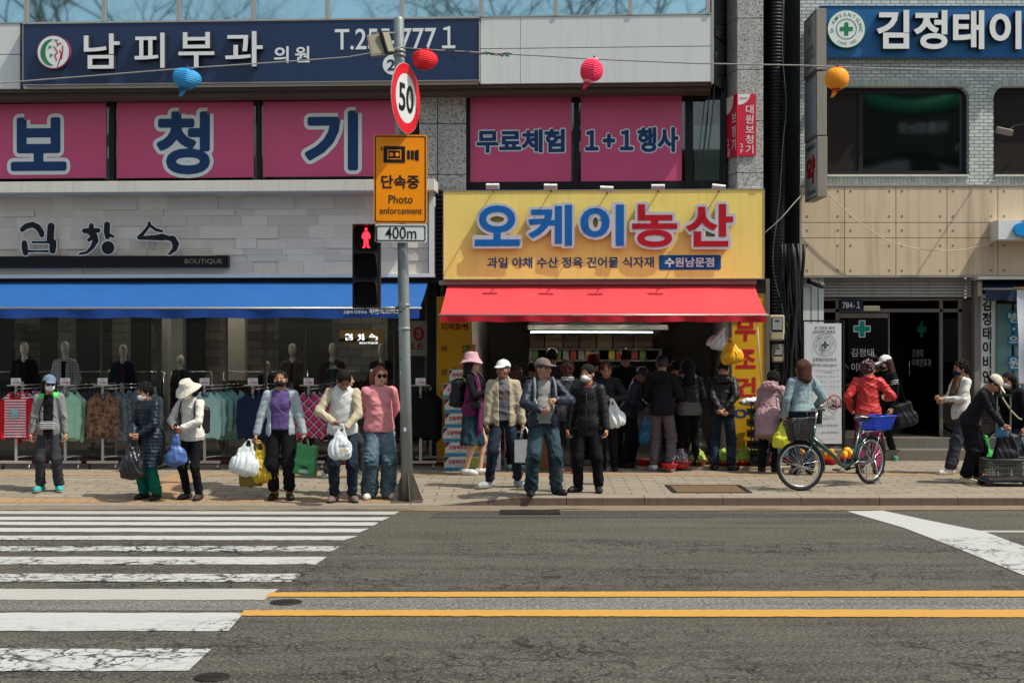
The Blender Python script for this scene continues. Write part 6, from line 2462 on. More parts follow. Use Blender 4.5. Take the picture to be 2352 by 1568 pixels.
def plate(name,label,rect,d,m,rx,yaw=0.0,rim=True,inset=3.0):
 x0,z1=FW.xz(rect[0],rect[1],-d)
 x1,z0=FW.xz(rect[2],rect[3],-d)
 cx=(x0+x1)/2
 t=thing(name,label,'road sign',(cx,d,z0))
 Mp=Matrix.Translation((cx,d,0))@Matrix.Rotation(math.radians(yaw),4,'Z')@Matrix.Translation((-cx,0,0))
 def put(nm,mb,mm):
  me=mb.mesh(nm,mm,fix=False)
  me.transform(Mp)
  return part(t,nm,me,None)
 put('plate',MB().prism(rrect(x0,x1,z0,z1,rx),0.0,0.004),m)
 if rim:
  q=inset*K*d
  o_,i_=rrect(x0+q,x1-q,z0+q,z1-q,rx*0.8),rrect(x0+q*1.75,x1-q*1.75,z0+q*1.75,z1-q*1.75,rx*0.7)
  n=len(o_)
  put('border',MB().add([(a,-0.004,b_)for a,b_ in o_]+[(a,-0.004,b_)for a,b_ in i_],[(k,(k+1)%n,n+(k+1)%n,n+k)for k in range(n)]),PRINTK)
 return t,put,(x0,x1,z0,z1)
DS=DP_-0.16
ORANGE=mat('orange sign sheeting','#ee9009',rough=0.35,var=0.05,scale=3)
t,put,r=plate('photo_enforcement_sign','orange photo enforcement sign with a black camera symbol on the pole',(858.5,309.5,981,513),DS,ORANGE,0.03,4)
def local(rect,d):
 x0,z1=FW.xz(rect[0],rect[1],-d)
 x1,z0=FW.xz(rect[2],rect[3],-d)
 return x0,x1,z0,z1
for body,rc,o_ in(('단속중',(876,402,963,433),0.022),('Photo',(893,448.5,948,467),0.004),('enforcement',(872.5,476,969.5,491.5),0.004)):
 put('lettering',text_box(MB(),body,*local(rc,DS),-0.0045,o_),PRINTK)
L_=lambda*q:local((588+q[0]*0.25,q[1]*0.25,588+q[2]*0.25,q[3]*0.25),DS)
mb=MB()
def rc_(mb,q,y):
 x0,x1,z0,z1=L_(*q)
 mb.add([(x0,y,z0),(x1,y,z0),(x1,y,z1),(x0,y,z1)],[(0,1,2,3)])
rc_(mb,(1172,1345,1370,1496),-0.0045)
rc_(mb,(1388,1382,1415,1464),-0.0045)
rc_(mb,(1424,1382,1450,1466),-0.0045)
x0,x1,z0,z1=L_(1458,1372,1495,1480)
h_=(z1-z0)
mb.add([(x0,-0.0045,z0+h_*0.12),(x1,-0.0045,z0),(x1,-0.0045,z1),(x0,-0.0045,z1-h_*0.12)],[(0,1,2,3)])
x0,x1,z0,z1=L_(1149,1342,1163,1398)
mb.add([(x0,-0.0045,z1),(x0,-0.0045,z0),(x1,-0.0045,z0+0.03),(x1,-0.0045,z1-0.03)],[(0,1,2,3)])
put('camera_symbol',mb,PRINTK)
mb=MB()
for q in((1208,1378,1334,1386),(1208,1458,1334,1466),(1208,1386,1217,1458),(1325,1386,1334,1458)):
 rc_(mb,q,-0.008)
for cx_ in(1243,1298):
 x0,x1,z0,z1=L_(cx_-18,1402,cx_+18,1440)
 mb.disc((x0+x1)/2,(z0+z1)/2,-0.008,(z1-z0)/2,24)
put('symbol_lines',mb,ORANGE)
t,put,r=plate('distance_plate','small white plate reading 400m under the orange sign',(861,515,980.5,557),DS-0.005,WSIGN,0.025,3,inset=3.2)
put('lettering',text_box(MB(),'400m',*local((885,521.5,956.5,549),DS),-0.0045,0.004),PRINTK)
mb=MB()
for py in(335,490,536):
 p=on_pole(py)
 mb.box(p.x-0.10,p.x+0.10,DS+0.006,PYW-0.05,p.z-0.02,p.z+0.02)
part(pole,'sign_brackets',mb,GALV)
DT=18.0
x0,x1,z0,z1=local((809,514,873,707),DT)
tl=thing('pedestrian_signal','black pedestrian traffic light showing a red standing figure','traffic light',((x0+x1)/2,DT,z0))
HSG=mat('black signal housing','#17181b',rough=0.55,var=0.15)
part(tl,'housing',MB().box(x0,x1,DT,DT+0.16,z0,z1),HSG,bev=0.012)
hh=(z1-z0)/3
for k in range(3):
 za,zc=z1-hh*(k+1)+0.025,z1-hh*k-0.02
 xa,xb=x0+0.03,x1-0.03
 part(tl,'lens',MB().prism(rrect(xa+0.015,xb-0.015,za+0.01,zc-0.01,0.04),DT-0.006,DT+0.004),mat('dark signal lens','#0e0f11',rough=0.2))
 mb=MB()
 o_=rrect(xa,xb,za,zc,0.05)
 i_=rrect(xa+0.008,xb-0.008,za+0.008,zc-0.008,0.045)
 n=len(o_)
 zm=(za+zc)/2
 D=[0.20*smooth((z-za)/(zc-za)*1.25-0.05)+0.012 for _,z in o_]
 vs=[(a,DT,b_)for a,b_ in o_]+[(a,DT-D[i],b_)for i,(a,b_)in enumerate(o_)]+[(a,DT-D[i],b_)for i,(a,b_)in enumerate(i_)]+[(a,DT,b_)for a,b_ in i_]
 mb.add(vs,[(k_+n*j,(k_+1)%n+n*j,(k_+1)%n+n*(j+1),k_+n*(j+1))for k_ in range(n)for j in range(3)])
 part(tl,'visor',mb,HSG,fix=False)
REDL=mat('lit red figure','#ff1d2a',emit=5.0)
kt=K*DT
cx=(1176-1176+841-1176)*kt+0.0
mb=MB()
ff=lambda px,py:FW.xz(588+px*0.25,392.2+py*0.25-170.8+170.8,-DT)
yy=DT-0.012
q=lambda px,py:ff(px,py)
mb.stroke([q(1012,536),q(1012,540)],0.033,yy)
mb.stroke([q(1012,575),q(1012,625)],0.055,yy)
mb.stroke([q(994,572),q(982,600),q(984,620)],0.020,yy)
mb.stroke([q(1032,572),q(1044,600),q(1042,620)],0.020,yy)
mb.stroke([q(1003,630),q(998,698),q(988,703)],0.022,yy)
mb.stroke([q(1022,630),q(1028,698),q(1040,703)],0.022,yy)
part(tl,'standing_figure',mb,REDL,fix=False)
mb=MB()
for py in(540,712):
 p=on_pole(py)
 mb.tube([Vector((x1-0.03,DT+0.08,p.z+0.02)),Vector((p.x-0.05,PYW,p.z+0.03))],0.018,8)
part(tl,'bracket',mb,GALV)
mb=MB().tube([Vector((x0+0.15,DT+0.08,z0)),Vector((x0+0.22,DT+0.05,z0-0.07)),Vector((x0+0.40,DT+0.06,z0-0.04)),Vector((on_pole(712).x,PYW-0.06,z0-0.05))],0.008,6)
part(tl,'cable',mb,CAB)
fl=thing('floodlight','grey twin LED floodlight clamped near the top of the street pole','lamp',on_pole(105))
for(px,py,w,h,yaw,nm)in((866,105,19,26,12,'a'),(889,98,7,27,50,'b')):
 p=at(px,py,DP_-0.16)
 M=Matrix.Translation(p)@Matrix.Rotation(math.radians(yaw),4,'Z')@Matrix.Rotation(math.radians(-9),4,'Y')@Matrix.Rotation(math.radians(-14),4,'X')
 part(fl,'housing',MB().mbox(M,w*kp if nm=='a' else 0.07,0.025,h*kp),GREYBOX if nm=='a' else HSG,bev=0.008)
 mb=MB().mbox(M@Matrix.Translation((0,-0.027,0)),(w-3)*kp if nm=='a' else 0.055,0.003,(h-4)*kp)
 part(fl,'led_panel',mb,mat('unlit led panel','#8a8770',rough=0.3,var=0.2,scale=60))
mb=MB()
a=on_pole(100)
mb.tube([a+Vector((-0.05,-0.05,0.12)),at(880,76,DP_-0.12),at(852,78,DP_-0.12)],0.012,6)
mb.tube([a+Vector((-0.05,-0.05,-0.1)),at(890,126,DP_-0.12),at(872,128,DP_-0.10)],0.012,6)
part(fl,'bracket',mb,GALV)
ROPE=mat('grey rope','#8d8d88',rough=0.7)
pts=[(-60,195.5),(0,191),(200,175.5),(425,157.5),(650,142.5),(800,131.5),(921,110)]
P=[at(px,py,18.15 if px<900 else 18.05)for px,py in pts]
pts2=[(921,110),(980,114.5),(1100,121),(1250,129),(1357,136),(1600,146),(1840,150.5),(1922,154),(2100,160),(2420,166)]
P2=[at(px,py,18.05+0.0*i)for i,(px,py)in enumerate(pts2)]
single('rope',MB().tube(P,0.009,6),ROPE,'grey rope running from the left edge up to the street pole','rope')
single('rope',MB().tube(P2,0.009,6),ROPE,'grey rope running from the street pole to the right edge','rope')
mb=MB()
for(a0,a1,yo)in((935,1040,1.2),(1040,1175,1.8)):
 pp=[]
 for k in range(13):
  f=k/12
  px=lerp(a0,a1,f)
  pp.append(at(px,lerp(112,122+yo,(px-935)/240)+4*math.sin(f*PI)+2.5*math.sin(f*19),18.03))
 mb.tube(pp,0.007,5)
for px,py in((1040,128),(1127,124),(1152,128)):
 mb.tube([at(px-4,py-3,18.02),at(px+2,py+2,18.0),at(px+5,py-2,18.02)],0.011,5)
single('tangled_wire',mb,CAB,'tangled black wire tied along the rope right of the pole','wire')
for px,py in((1117,122.5),(1165,127)):
 mb=MB().mbox(Matrix.Translation(at(px,py,18.0))@Matrix.Rotation(0.3,4,'Y'),0.025,0.01,0.018)
 single('tape_tag',mb,mat('green tape',''),'small green tape tag wrapped on the rope','tape',group='green tape tags on the rope',bev=0.004)
def lantern(px,py,w,h,col,label,n=10,tilt=0,seed=1,tail=True,rnd_=0.0,ringcol='#b8232c',crumple=0.0):
 d=18.03
 c=at(px,py,d)
 a,b_=w*K*d/2,h*K*d/2
 t=thing('paper_lantern',label,'lantern',c+Vector((0,0,-b_)),FW)
 m=mat(label.split()[0]+' lantern paper',col,rough=0.6,var=0.1,trans=0.0,scale=20)
 bs=m.node_tree.nodes['Principled BSDF']
 bs.inputs['Subsurface Weight'].default_value=0.35
 bs.inputs['Subsurface Radius'].default_value=(0.1,0.1,0.1)
 r=random.Random(seed)
 mb=MB()
 mb.smooth=rnd_>0.5
 rows,cols=26,28
 vs=[]
 M=Matrix.Translation(c)@Matrix.Rotation(math.radians(tilt),4,'Y')
 ph=[r.random()*6 for _ in range(4)]
 for i in range(rows+1):
  v=i/rows
  th=lerp(0.30,PI-0.30,v)
  rr=math.sin(th)**(0.75)*a
  zz=math.cos(th)/math.cos(0.30)*b_
  rr*=1+(0.03 if i%2 else-0.012)
  for k in range(cols):
   f=2*PI*k/cols
   fac=1.0
   if n<12:
    seg=PI/n
    fac=math.cos(seg)/math.cos((f%(2*seg))-seg)
   cr_=1+crumple*(math.sin(f*3+ph[0]+v*3)*0.5+math.sin(f*2+ph[1]+v*7)*0.5)
   vs.append(M@Vector((rr*fac*cr_*math.cos(f),rr*fac*cr_*math.sin(f)*0.9,zz+crumple*0.25*b_*math.sin(f+ph[2]))))
 mb.add(vs,[(i*cols+k,i*cols+(k+1)%cols,(i+1)*cols+(k+1)%cols,(i+1)*cols+k)for i in range(rows)for k in range(cols)])
 mb.add([],[])
 part(t,'paper_body',mb,m,fix=False)
 mb=MB()
 r0=math.sin(0.30)**0.75*a
 for s_ in(1,-1):
  p=M@Vector((0,0,s_*b_))
  mb.lathe([(r0*0.98,-0.012),(r0*1.06,-0.012),(r0*1.06,0.012),(r0*0.5,0.012)],p,20)
 part(t,'end_rings',mb,mat(label.split()[0]+' lantern ring',ringcol,rough=0.6))
 mb=MB().tube([M@Vector((0,0,b_)),M@Vector((0.0,0,b_+0.05))],0.012,6)
 part(t,'hook',mb,CAB)
 if tail:
  p=M@Vector((-0.02,0,-b_))
  mb=MB()
  mb.smooth=True
  mb.add([p+Vector((-0.03,0,0)),p+Vector((0.04,0,0.01)),p+Vector((0.03,0.01,-0.05)),p+Vector((-0.035,-0.01,-0.06)),p+Vector((-0.01,0.01,-0.10)),p+Vector((-0.06,0,-0.11))],[(0,1,2,3),(3,2,4,5)])
  part(t,'torn_tail',mb,m,fix=False)
 return t
lantern(427,181,66,44,'#2f8fc4','blue crumpled paper lantern hanging on the rope above the window posters',5,8,1,True,ringcol='#1f5f8c',crumple=0.10)
lantern(975,137,58,42,'#e0202b','red crumpled paper lantern hanging just right of the street pole',6,10,2,False,ringcol='#a3161f',crumple=0.08)
lantern(1357,162,56,50,'#f0355c','bright pink torn paper lantern hanging in front of the white panels',5,14,3,True,ringcol='#f0a0a8',crumple=0.06)
lantern(1922,181,55,48,'#f0971f','round orange paper lantern hanging before the clinic box signs',16,3,4,True,1.0)
DUMMY=mat('white mannequin plastic','#c4bdb2',rough=0.4,spec=0.4,var=0.04)
def mannequin(px,ytop,d,m,label,open_=0.0,inner=None,yaw=0,yb=1010,sc=1.0):
 p=at(px,ytop,d)
 zb0=GZ+0.25
 H=p.z-zb0
 base=Vector((p.x,d,zb0))
 t=bpy.data.objects.new('mannequin',None)
 C.objects.link(t)
 tag(t,label,'mannequin','mannequins in the boutique window')
 s_=H/1.70*sc
 t.matrix_basis=Matrix.Translation(base)@Matrix.Rotation(math.radians(yaw),4,'Z')@Matrix.Scale(s_,4)
 S=Sdf()
 S.ell((0,0.0,1.595),(0.070,0.088,0.105),0.02)
 S.ell((0,-0.02,1.54),(0.052,0.06,0.065),0.03)
 S.cone((0,0.01,1.36),(0,0.01,1.52),0.050,0.042,0.02)
 S.cone((0,0,1.28),(0,0,1.0),0.12,0.10,0.04,sy=0.66)
 S.cone((0,0,1.0),(0,0,0.86),0.11,0.12,0.04,sy=0.8)
 for q in(1,-1):
  S.cone((q*0.06,0,0.9),(q*0.07,0,0.05),0.07,0.035,0.03)
  S.cone((q*0.15,0,1.32),(q*0.21,0.02,1.06),0.04,0.035,0.02)
  S.cone((q*0.21,0.02,1.06),(q*0.19,-0.08,0.86),0.034,0.025,0.02)
  S.cone((q*0.19,-0.08,0.86),(q*0.185,-0.12,0.76),0.026,0.02,0.02)
 o=link('figure',S.mesh('figure',DUMMY,0.013),t)
 S=Sdf()
 S.cone((0,0,1.27),(0,0,1.05),0.150,0.142,0.05,sy=0.68)
 S.cone((0,0,1.05),(0,0,0.72),0.142,0.165,0.05,sy=0.74)
 for q in(1,-1):
  S.cone((0.02*q,0,1.365),(0.135*q,0,1.33),0.05,0.05,0.04)
 S.cut((0,0,0.76),(0,0,-1))
 if open_:
  S.box((0,-0.2,1.06),(open_/2,0.16,0.36),0.02,0.02,sub=True)
 S.cone((0,0.01,1.34),(0,-0.01,1.48),0.055,0.07,0.01,sub=True)
 for q in(1,-1):
  S.cone((q*0.15,0,1.32),(q*0.215,0.02,1.06),0.062,0.055,0.03)
  S.cone((q*0.215,0.02,1.06),(q*0.195,-0.08,0.87),0.055,0.048,0.02)
 link('jacket',S.mesh('jacket',m,0.013,wob=folds(0.005,17,seed=int(px))),t)
 if inner:
  S=Sdf()
  S.cone((0,0,1.27),(0,0,0.80),0.135,0.135,0.05,sy=0.66)
  S.cut((0,0,0.82),(0,0,-1))
  S.cone((0,0.01,1.33),(0,-0.03,1.50),0.05,0.09,0.01,sub=True)
  link('inner_top',S.mesh('inner_top',inner,0.014),t)
 mb=MB().lathe([(0.16,-0.02),(0.16,0.0),(0.02,0.01)],(0,0,0),24)
 link('stand',mb.mesh('stand',ALU),t)
 return t
J_BLK=cloth('black jacket wool','#1c1d21')
J_NAVY=cloth('dark navy jacket wool','#222c3d')
J_BRN=cloth('dark brown jacket wool','#3a2d28')
def check_mat(name,a,b_,scale,c2=None,bias=False):
 m=bpy.data.materials.new(name)
 nt,N,L,bs=nodes_of(m)
 tc=N.new('ShaderNodeTexCoord')
 mp=N.new('ShaderNodeMapping')
 if bias:
  mp.inputs['Rotation'].default_value=(0,PI/4,0)
 L.new(tc.outputs['Object'],mp.inputs[0])
 sp=N.new('ShaderNodeSeparateXYZ')
 L.new(mp.outputs[0],sp.inputs[0])
 out=None
 for ax_ in('X','Z'):
  v=math_n(N,L,'FRACT',math_n(N,L,'MULTIPLY',sp.outputs[ax_],scale))
  l_=math_n(N,L,'GREATER_THAN',v,0.62)
  out=l_ if out is None else math_n(N,L,'ADD',out,l_)
 col=ramp(N,L,math_n(N,L,'MULTIPLY',out,0.5),[(0.0,srgb(a)),(0.5,srgb(c2 or b_)),(1.0,srgb(b_))])
 if c2:
  v=math_n(N,L,'FRACT',math_n(N,L,'MULTIPLY',math_n(N,L,'ADD',sp.outputs['X'],0.31/scale),scale))
  col=mixc(N,L,math_n(N,L,'MULTIPLY',math_n(N,L,'LESS_THAN',v,0.10),0.8),col,srgb('#d9c8d0'))
  v=math_n(N,L,'FRACT',math_n(N,L,'MULTIPLY',math_n(N,L,'ADD',sp.outputs['Z'],0.31/scale),scale))
  col=mixc(N,L,math_n(N,L,'MULTIPLY',math_n(N,L,'LESS_THAN',v,0.10),0.8),col,srgb('#d9c8d0'))
 L.new(col,bs.inputs['Base Color'])
 bs.inputs['Roughness'].default_value=0.9
 return m
def blotch_mat(name,cols,scale=9,sharp=0.06):
 m=bpy.data.materials.new(name)
 nt,N,L,bs=nodes_of(m)
 v=coords(N,L)
 n=noise_n(N,L,v,scale,3,0.7)
 st=[]
 k=len(cols)
 for i,c in enumerate(cols):
  p=0.34+0.32*i/max(1,k-1)
  st.append((p,srgb(c)))
 L.new(ramp(N,L,n,st),bs.inputs['Base Color'])
 bs.inputs['Roughness'].default_value=0.9
 return m
def stripe_mat(name,a,b_,freq,axis='Z',duty=0.5):
 m=bpy.data.materials.new(name)
 nt,N,L,bs=nodes_of(m)
 tc=N.new('ShaderNodeTexCoord')
 sp=N.new('ShaderNodeSeparateXYZ')
 L.new(tc.outputs['Object'],sp.inputs[0])
 v=math_n(N,L,'FRACT',math_n(N,L,'MULTIPLY',sp.outputs[axis],freq))
 L.new(mixc(N,L,math_n(N,L,'GREATER_THAN',v,duty),srgb(a),srgb(b_)),bs.inputs['Base Color'])
 bs.inputs['Roughness'].default_value=0.85
 return m
TWEED=check_mat('grey tweed','#75777a','#b0b1b0',22)
FLORAL=blotch_mat('dark floral print',['#231f22','#3c3730','#67513d','#2e3d3a','#7a4a45','#1d1c20'],14)
DM=23.45
mannequin(56,785,DM,J_BLK,'mannequin in a plain black jacket, first in the boutique window',0.05,J_BLK)
mannequin(149.5,783,DM,TWEED,'mannequin in a grey checked tweed jacket with dark trim',0.07,J_BLK)
mannequin(283,790,DM,J_NAVY,'mannequin in a dark navy jacket behind the paisley blouses',0.08,cloth('dull plum top','#4f2c34'))
mannequin(415,815,DM+1.0,J_BLK,'mannequin with a pale bare head far inside, turned away',0,None,150)
mannequin(671.5,788,DM,FLORAL,'mannequin in a dark floral jacket behind the navy shirts',0.05,J_BLK)
mannequin(613,828,DM+0.3,J_BLK,'short mannequin in a black V neck jacket',0.06,None)
mannequin(764,787,DM,J_BRN,'mannequin in a brown coat over a blue grey top',0.09,cloth('blue grey top','#4d6470'))
mannequin(877,789,DM,J_BLK,'mannequin in a black patterned jacket over a dull pink top, behind the pink sweater woman',0.12,cloth('dull pink top','#8c4a4d'))
t=thing('lit_sign','small lit boutique sign on the back wall, seen through the glass','sign',FA.pt(830,795,-2.2),FA)
part(t,'panel',MB().pbox(FA,779,758,880,790,-2.2,-2.26),mat('gold sign board','#6b5220',rough=0.4,emit=0.25))
part(t,'bar',MB().pbox(FA,778,777,846,785,-2.18,-2.2),PRINTK)
LITW=mat('lit white letter','#f2f7ff',emit=1.8)
lettering(t,'BOUTIQUE',FA,(826,785.5,868,790),-2.175,LITW,0.01)
mb=MB()
X0,Z1=FA.xz(793,766,-2.17)
X1,Z0=FA.xz(868,782,-2.17)
for st in BR:
 mb.stroke([(lerp(X0,X1,(a-185)/1470),lerp(Z1,Z0,(b_-470)/310),w/1470*(X1-X0))for a,b_,w in st],0.02,2.17)
part(t,'letters',mb,LITW,fix=False)
t=thing('sale_poster','white 70% SALE poster with red figures behind the glass beside the pole','poster',FA.pt(955,818,-0.6),FA)
part(t,'sheet',MB().pbox(FA,922,737,981,817,-0.70,-0.71),mat('white sale paper','#a9ada8',rough=0.7))
lettering(t,'70',FA,(923,750,974,783),-0.692,PRINTR,0.015)
lettering(t,'SALE',FA,(911,787,972,802),-0.692,PRINTR,0.015)
lettering(t,'%',FA,(956,762,964,771),-0.688,PRINTR,0.01)
CHROME=mat('chrome rail','#b8b8b4',rough=0.25,metal=0.9,var=0.05)
RAILW=mat('pale rail steel','#b5b3aa',rough=0.4,metal=0.4,var=0.08)
TYRE_K=mat('black rubber','#131313',rough=0.7)
def shirt_mesh(kind,seed,trim=False):
 S=Sdf()
 w=0.190
 if kind=='blouse':
  S.cone((0,0,-0.10),(0,0,-0.55),w*0.92,w*1.12,0.03,sy=0.20)
 else:
  S.cone((0,0,-0.10),(0,0,-0.58),w*0.94,w*1.0,0.03,sy=0.18)
 S.cut((0,0,-0.64),(0,0,-1))
 S.cone((-0.06,0,-0.035),(0.06,0,-0.035),0.05,0.05,0.02,sy=0.7)
 for q in(1,-1):
  S.cone((q*0.05,0,-0.05),(q*0.19,0,-0.11),0.05,0.05,0.03,sy=0.7)
  S.cone((q*0.185,0,-0.12),(q*0.205,-0.015,-0.38),0.056,0.048,0.02,sy=0.7)
  S.cone((q*0.205,-0.015,-0.38),(q*0.195,-0.03,-0.63),0.048,0.036,0.02,sy=0.7)
 S.ell((0,-0.02,0.02),(0.062,0.09,0.062),0.01,sub=True)
 f=folds(0.007,20,(1,1,0.35),seed)
 def paint(P,N):
  m=np.zeros(len(P),int)
  if trim:
   m[(np.abs(P[:,0])>0.162)&(P[:,2]<-0.05)]=1
   m[(np.abs(P[:,0])<0.085)&(P[:,2]>-0.052+0.0*P[:,0])]=1
  return m
 return S,f,paint
def rail(px,ytop_sign,ybase,garments,label,price,d,run=(0.50,1.15),front=None,post=True):
 p=at(px,ybase,d)
 z0=ground_z(p.x,d)+0.02
 zr=at(px,893,d).z
 t=thing('clothes_rail',label,'clothes rail',(p.x,d,z0),FW,'clothes rails in front of the boutique')
 q=p.x+run[0],d+run[1]
 for(x,y)in((p.x,d),q):
  mb=MB()
  mb.box(x-0.02,x+0.02,y-0.012,y+0.012,z0+0.09,zr)
  mb.box(x-0.24,x+0.24,y-0.018,y+0.018,z0+0.07,z0+0.11)
  part(t,'post',mb,RAILW,bev=0.004)
 mb=MB()
 mb.tube([(p.x,d,zr),(q[0],q[1],zr)],0.014,8)
 mb.tube([(p.x,d,zr+0.055),(q[0],q[1],zr+0.055)],0.010,8)
 mb.tube([(p.x,d,z0+0.16),(q[0],q[1],z0+0.16)],0.012,8)
 part(t,'bars',mb,CHROME)
 for(x,y)in((p.x,d),q):
  for s_ in(-0.2,0.2):
   mb=MB()
   M=Matrix.Rotation(PI/2,4,'Y')
   mb.lathe([(0.012,-0.013),(0.036,-0.013),(0.036,0.013),(0.012,0.013)],(x+s_,y,z0+0.036-0.02),14,M)
   mb.tube([(x+s_-0.0,y,z0+0.02),(x+s_,y+0.018,z0+0.075)],0.016,6)
   part(t,'castor',mb,TYRE_K if s_<0 else CHROME)
 zt=at(px,886,d).z
 mb=MB().box(p.x-0.14,p.x+0.14,d-0.02,d+0.05,zr+0.045,zr+0.06)
 mb.box(p.x-0.018,p.x+0.018,d-0.01,d+0.01,zr,zr+0.045)
 part(t,'sign_shelf',mb,RAILW)
 c=part(t,'price_card',MB().box(p.x-0.075,p.x+0.075,d-0.012,d-0.006,zr+0.062,zr+0.165),PRINTW)
 mb=MB()
 text_box(mb,price,p.x-0.062,p.x+0.062,zr+0.075,zr+0.112,d-0.0165,0.02)
 part(t,'price',mb,PRINTR,fix=False)
 mb=MB()
 text_box(mb,'SALE',p.x-0.03,p.x+0.03,zr+0.132,zr+0.148,d-0.0165,0.0)
 part(t,'price_word',mb,PRINTK,fix=False)
 n=sum(g[3]for g in garments)
 i=0
 hp=None
 for lab,m,kind,cnt in garments:
  proto=None
  for c_ in range(cnt):
   f=0.02+0.96*i/max(1,n)
   x,y=lerp(p.x,q[0],f),lerp(d,q[1],f)
   hang=Vector((x,y-(0.05 if i==0 else 0),zr-0.10))
   if proto is None:
    mats=m if isinstance(m,list)else[m]
    S,wob,pt=shirt_mesh(kind,7*i+int(px),len(mats)>1)
    me=S.mesh('garment',mats,0.0125,wob=wob,paint=pt if len(mats)>1 else None)
    o=bpy.data.objects.new('garment',me)
    C.objects.link(o)
    tag(o,lab,'garment','garments like: '+lab if cnt>1 else None)
    mb=MB()
    mb.tube([(-0.17,0,-0.075),(-0.05,0,-0.02),(0,0,0.015),(0.05,0,-0.02),(0.17,0,-0.075)],0.007,6)
    mb.tube([(0,0,0.015),(0.005,0,0.05),(0.028,0.0,0.085),(0.02,0,0.112),(-0.005,0,0.115),(-0.02,0,0.095)],0.0045,6)
    h_=link('hanger',mb.mesh('hanger',FRAME_K),o)
    proto=o
   else:
    o=proto.copy()
    C.objects.link(o)
    h_=proto.children[0].copy()
    C.objects.link(h_)
    h_.parent=o
   r=math.radians((0 if i==0 else random.uniform(-16,10))+(front or 0 if i==0 else 0))
   o.matrix_basis=Matrix.Translation(hang)@Matrix.Rotation(r,4,'Z')@Matrix.Diagonal(((1 if i%2==0 else-1)*(1 if i==0 else random.uniform(0.82,1.05)),1,1 if i==0 else random.uniform(0.84,1.14),1))
   i+=1
 return t
DR=21.55
REDK=cloth('bright red knit','#b51e2a')
STR_R=stripe_mat('red and white stripes','#d8cfd2','#b23a55',24)
MINT=cloth('mint lace knit','#9ccdb2',var=0.3,scale=60)
PAIS=blotch_mat('brown paisley print',['#2a1c1e','#5c4032','#231a20','#8d6a4a','#3c2a2c','#b08a5e','#40262e'],16)
TEALS=cloth('pale teal cotton','#a5cfc8')
TEAL2=cloth('mid teal cotton','#7fb0a8')
NAVYT=cloth('navy jersey','#1f2a44')
PLAID=check_mat('magenta plaid','#c02a66','#2a2440',9,'#70284c',True)
BLKG=cloth('black jersey','#15161a')
GREYF=blotch_mat('grey leaf print',['#3a4448','#5d6a6c','#77858a','#2f3a40'],18)
DKGR=blotch_mat('dark speckled knit',['#14151a','#23252b','#45474c','#15161b'],40)
BLUES=stripe_mat('blue and white stripes','#3e5f92','#c3cad2',22)
rail(37,871,1061,[('red and white striped raglan shirt with a blue picture, front of leftmost rail',[STR_R,REDK],'shirt',1),('red striped shirt hanging behind the raglan one',[STR_R,REDK],'shirt',2),('blue striped shirt hanging at the back of the leftmost rail',BLUES,'shirt',4)],'steel clothes rail with red striped shirts, leftmost of the rails','-9,900',DR,(0.42,1.1))
pic=None
rail(150,871,1061,[('mint lace cardigan at the front of the second rail',MINT,'shirt',1),('mint cardigan hanging second on its rail',MINT,'shirt',1),('dark speckled knit hanging behind the mint cardigans',DKGR,'shirt',6)],'steel clothes rail behind the woman in the grey hoodie','-9,900',DR,(0.46,1.1),0)
rail(236,874,1061,[('brown paisley blouse at the front of the third rail',PAIS,'blouse',1),('grey green print blouse behind the paisley one',GREYF,'blouse',3),('pale grey leaf print blouse at the back of the third rail',blotch_mat('pale leaf print',['#5a6a72','#8b9aa0','#a7b2b4','#6a7a80'],18),'blouse',3)],'steel clothes rail with paisley and leaf print blouses','-9,900',DR,(0.52,1.1))
rail(470,867,1061,[('pale teal frilled shirt next to the woman in white fleece',TEALS,'blouse',2),('mid teal shirt hanging behind the pale frilled ones',TEAL2,'blouse',4),('wine red shirt at the far end of the teal rail',cloth('wine red cotton','#5f1f33'),'shirt',3)],'steel clothes rail with teal frilled shirts','-9,900',DR,(0.62,1.1),24)
rail(581,866,1061,[('navy long sleeved shirt at the front of the fifth rail',NAVYT,'shirt',1),('black shirt hanging behind the navy one',BLKG,'shirt',5)],'steel clothes rail with navy and black shirts','-19,000',DR,(0.42,1.1))
rail(709,869,1061,[('magenta plaid blouse at the front of the sixth rail',PLAID,'blouse',1),('magenta plaid blouse behind the first plaid one',PLAID,'blouse',2),('dark shirt hanging behind the plaid blouses',BLKG,'shirt',4)],'steel clothes rail with magenta plaid blouses','-9,900',DR,(0.42,1.1))
rail(966,866,1061,[('long black top on the rail right of the street pole',BLKG,'shirt',4)],'steel clothes rail with black tops right of the street pole','-19,000',DR,(0.1,0.9))
for o in bpy.data.objects:
 if o.get('label','').startswith('red and white striped raglan'):
  mb=MB().box(-0.06,0.055,-0.068,-0.058,-0.34,-0.20)
  link('printed_picture',mb.mesh('printed_picture',blotch_mat('blue picture print',['#4f8fa6','#9ac3c8','#86a39a','#3d7590'],12)),o)
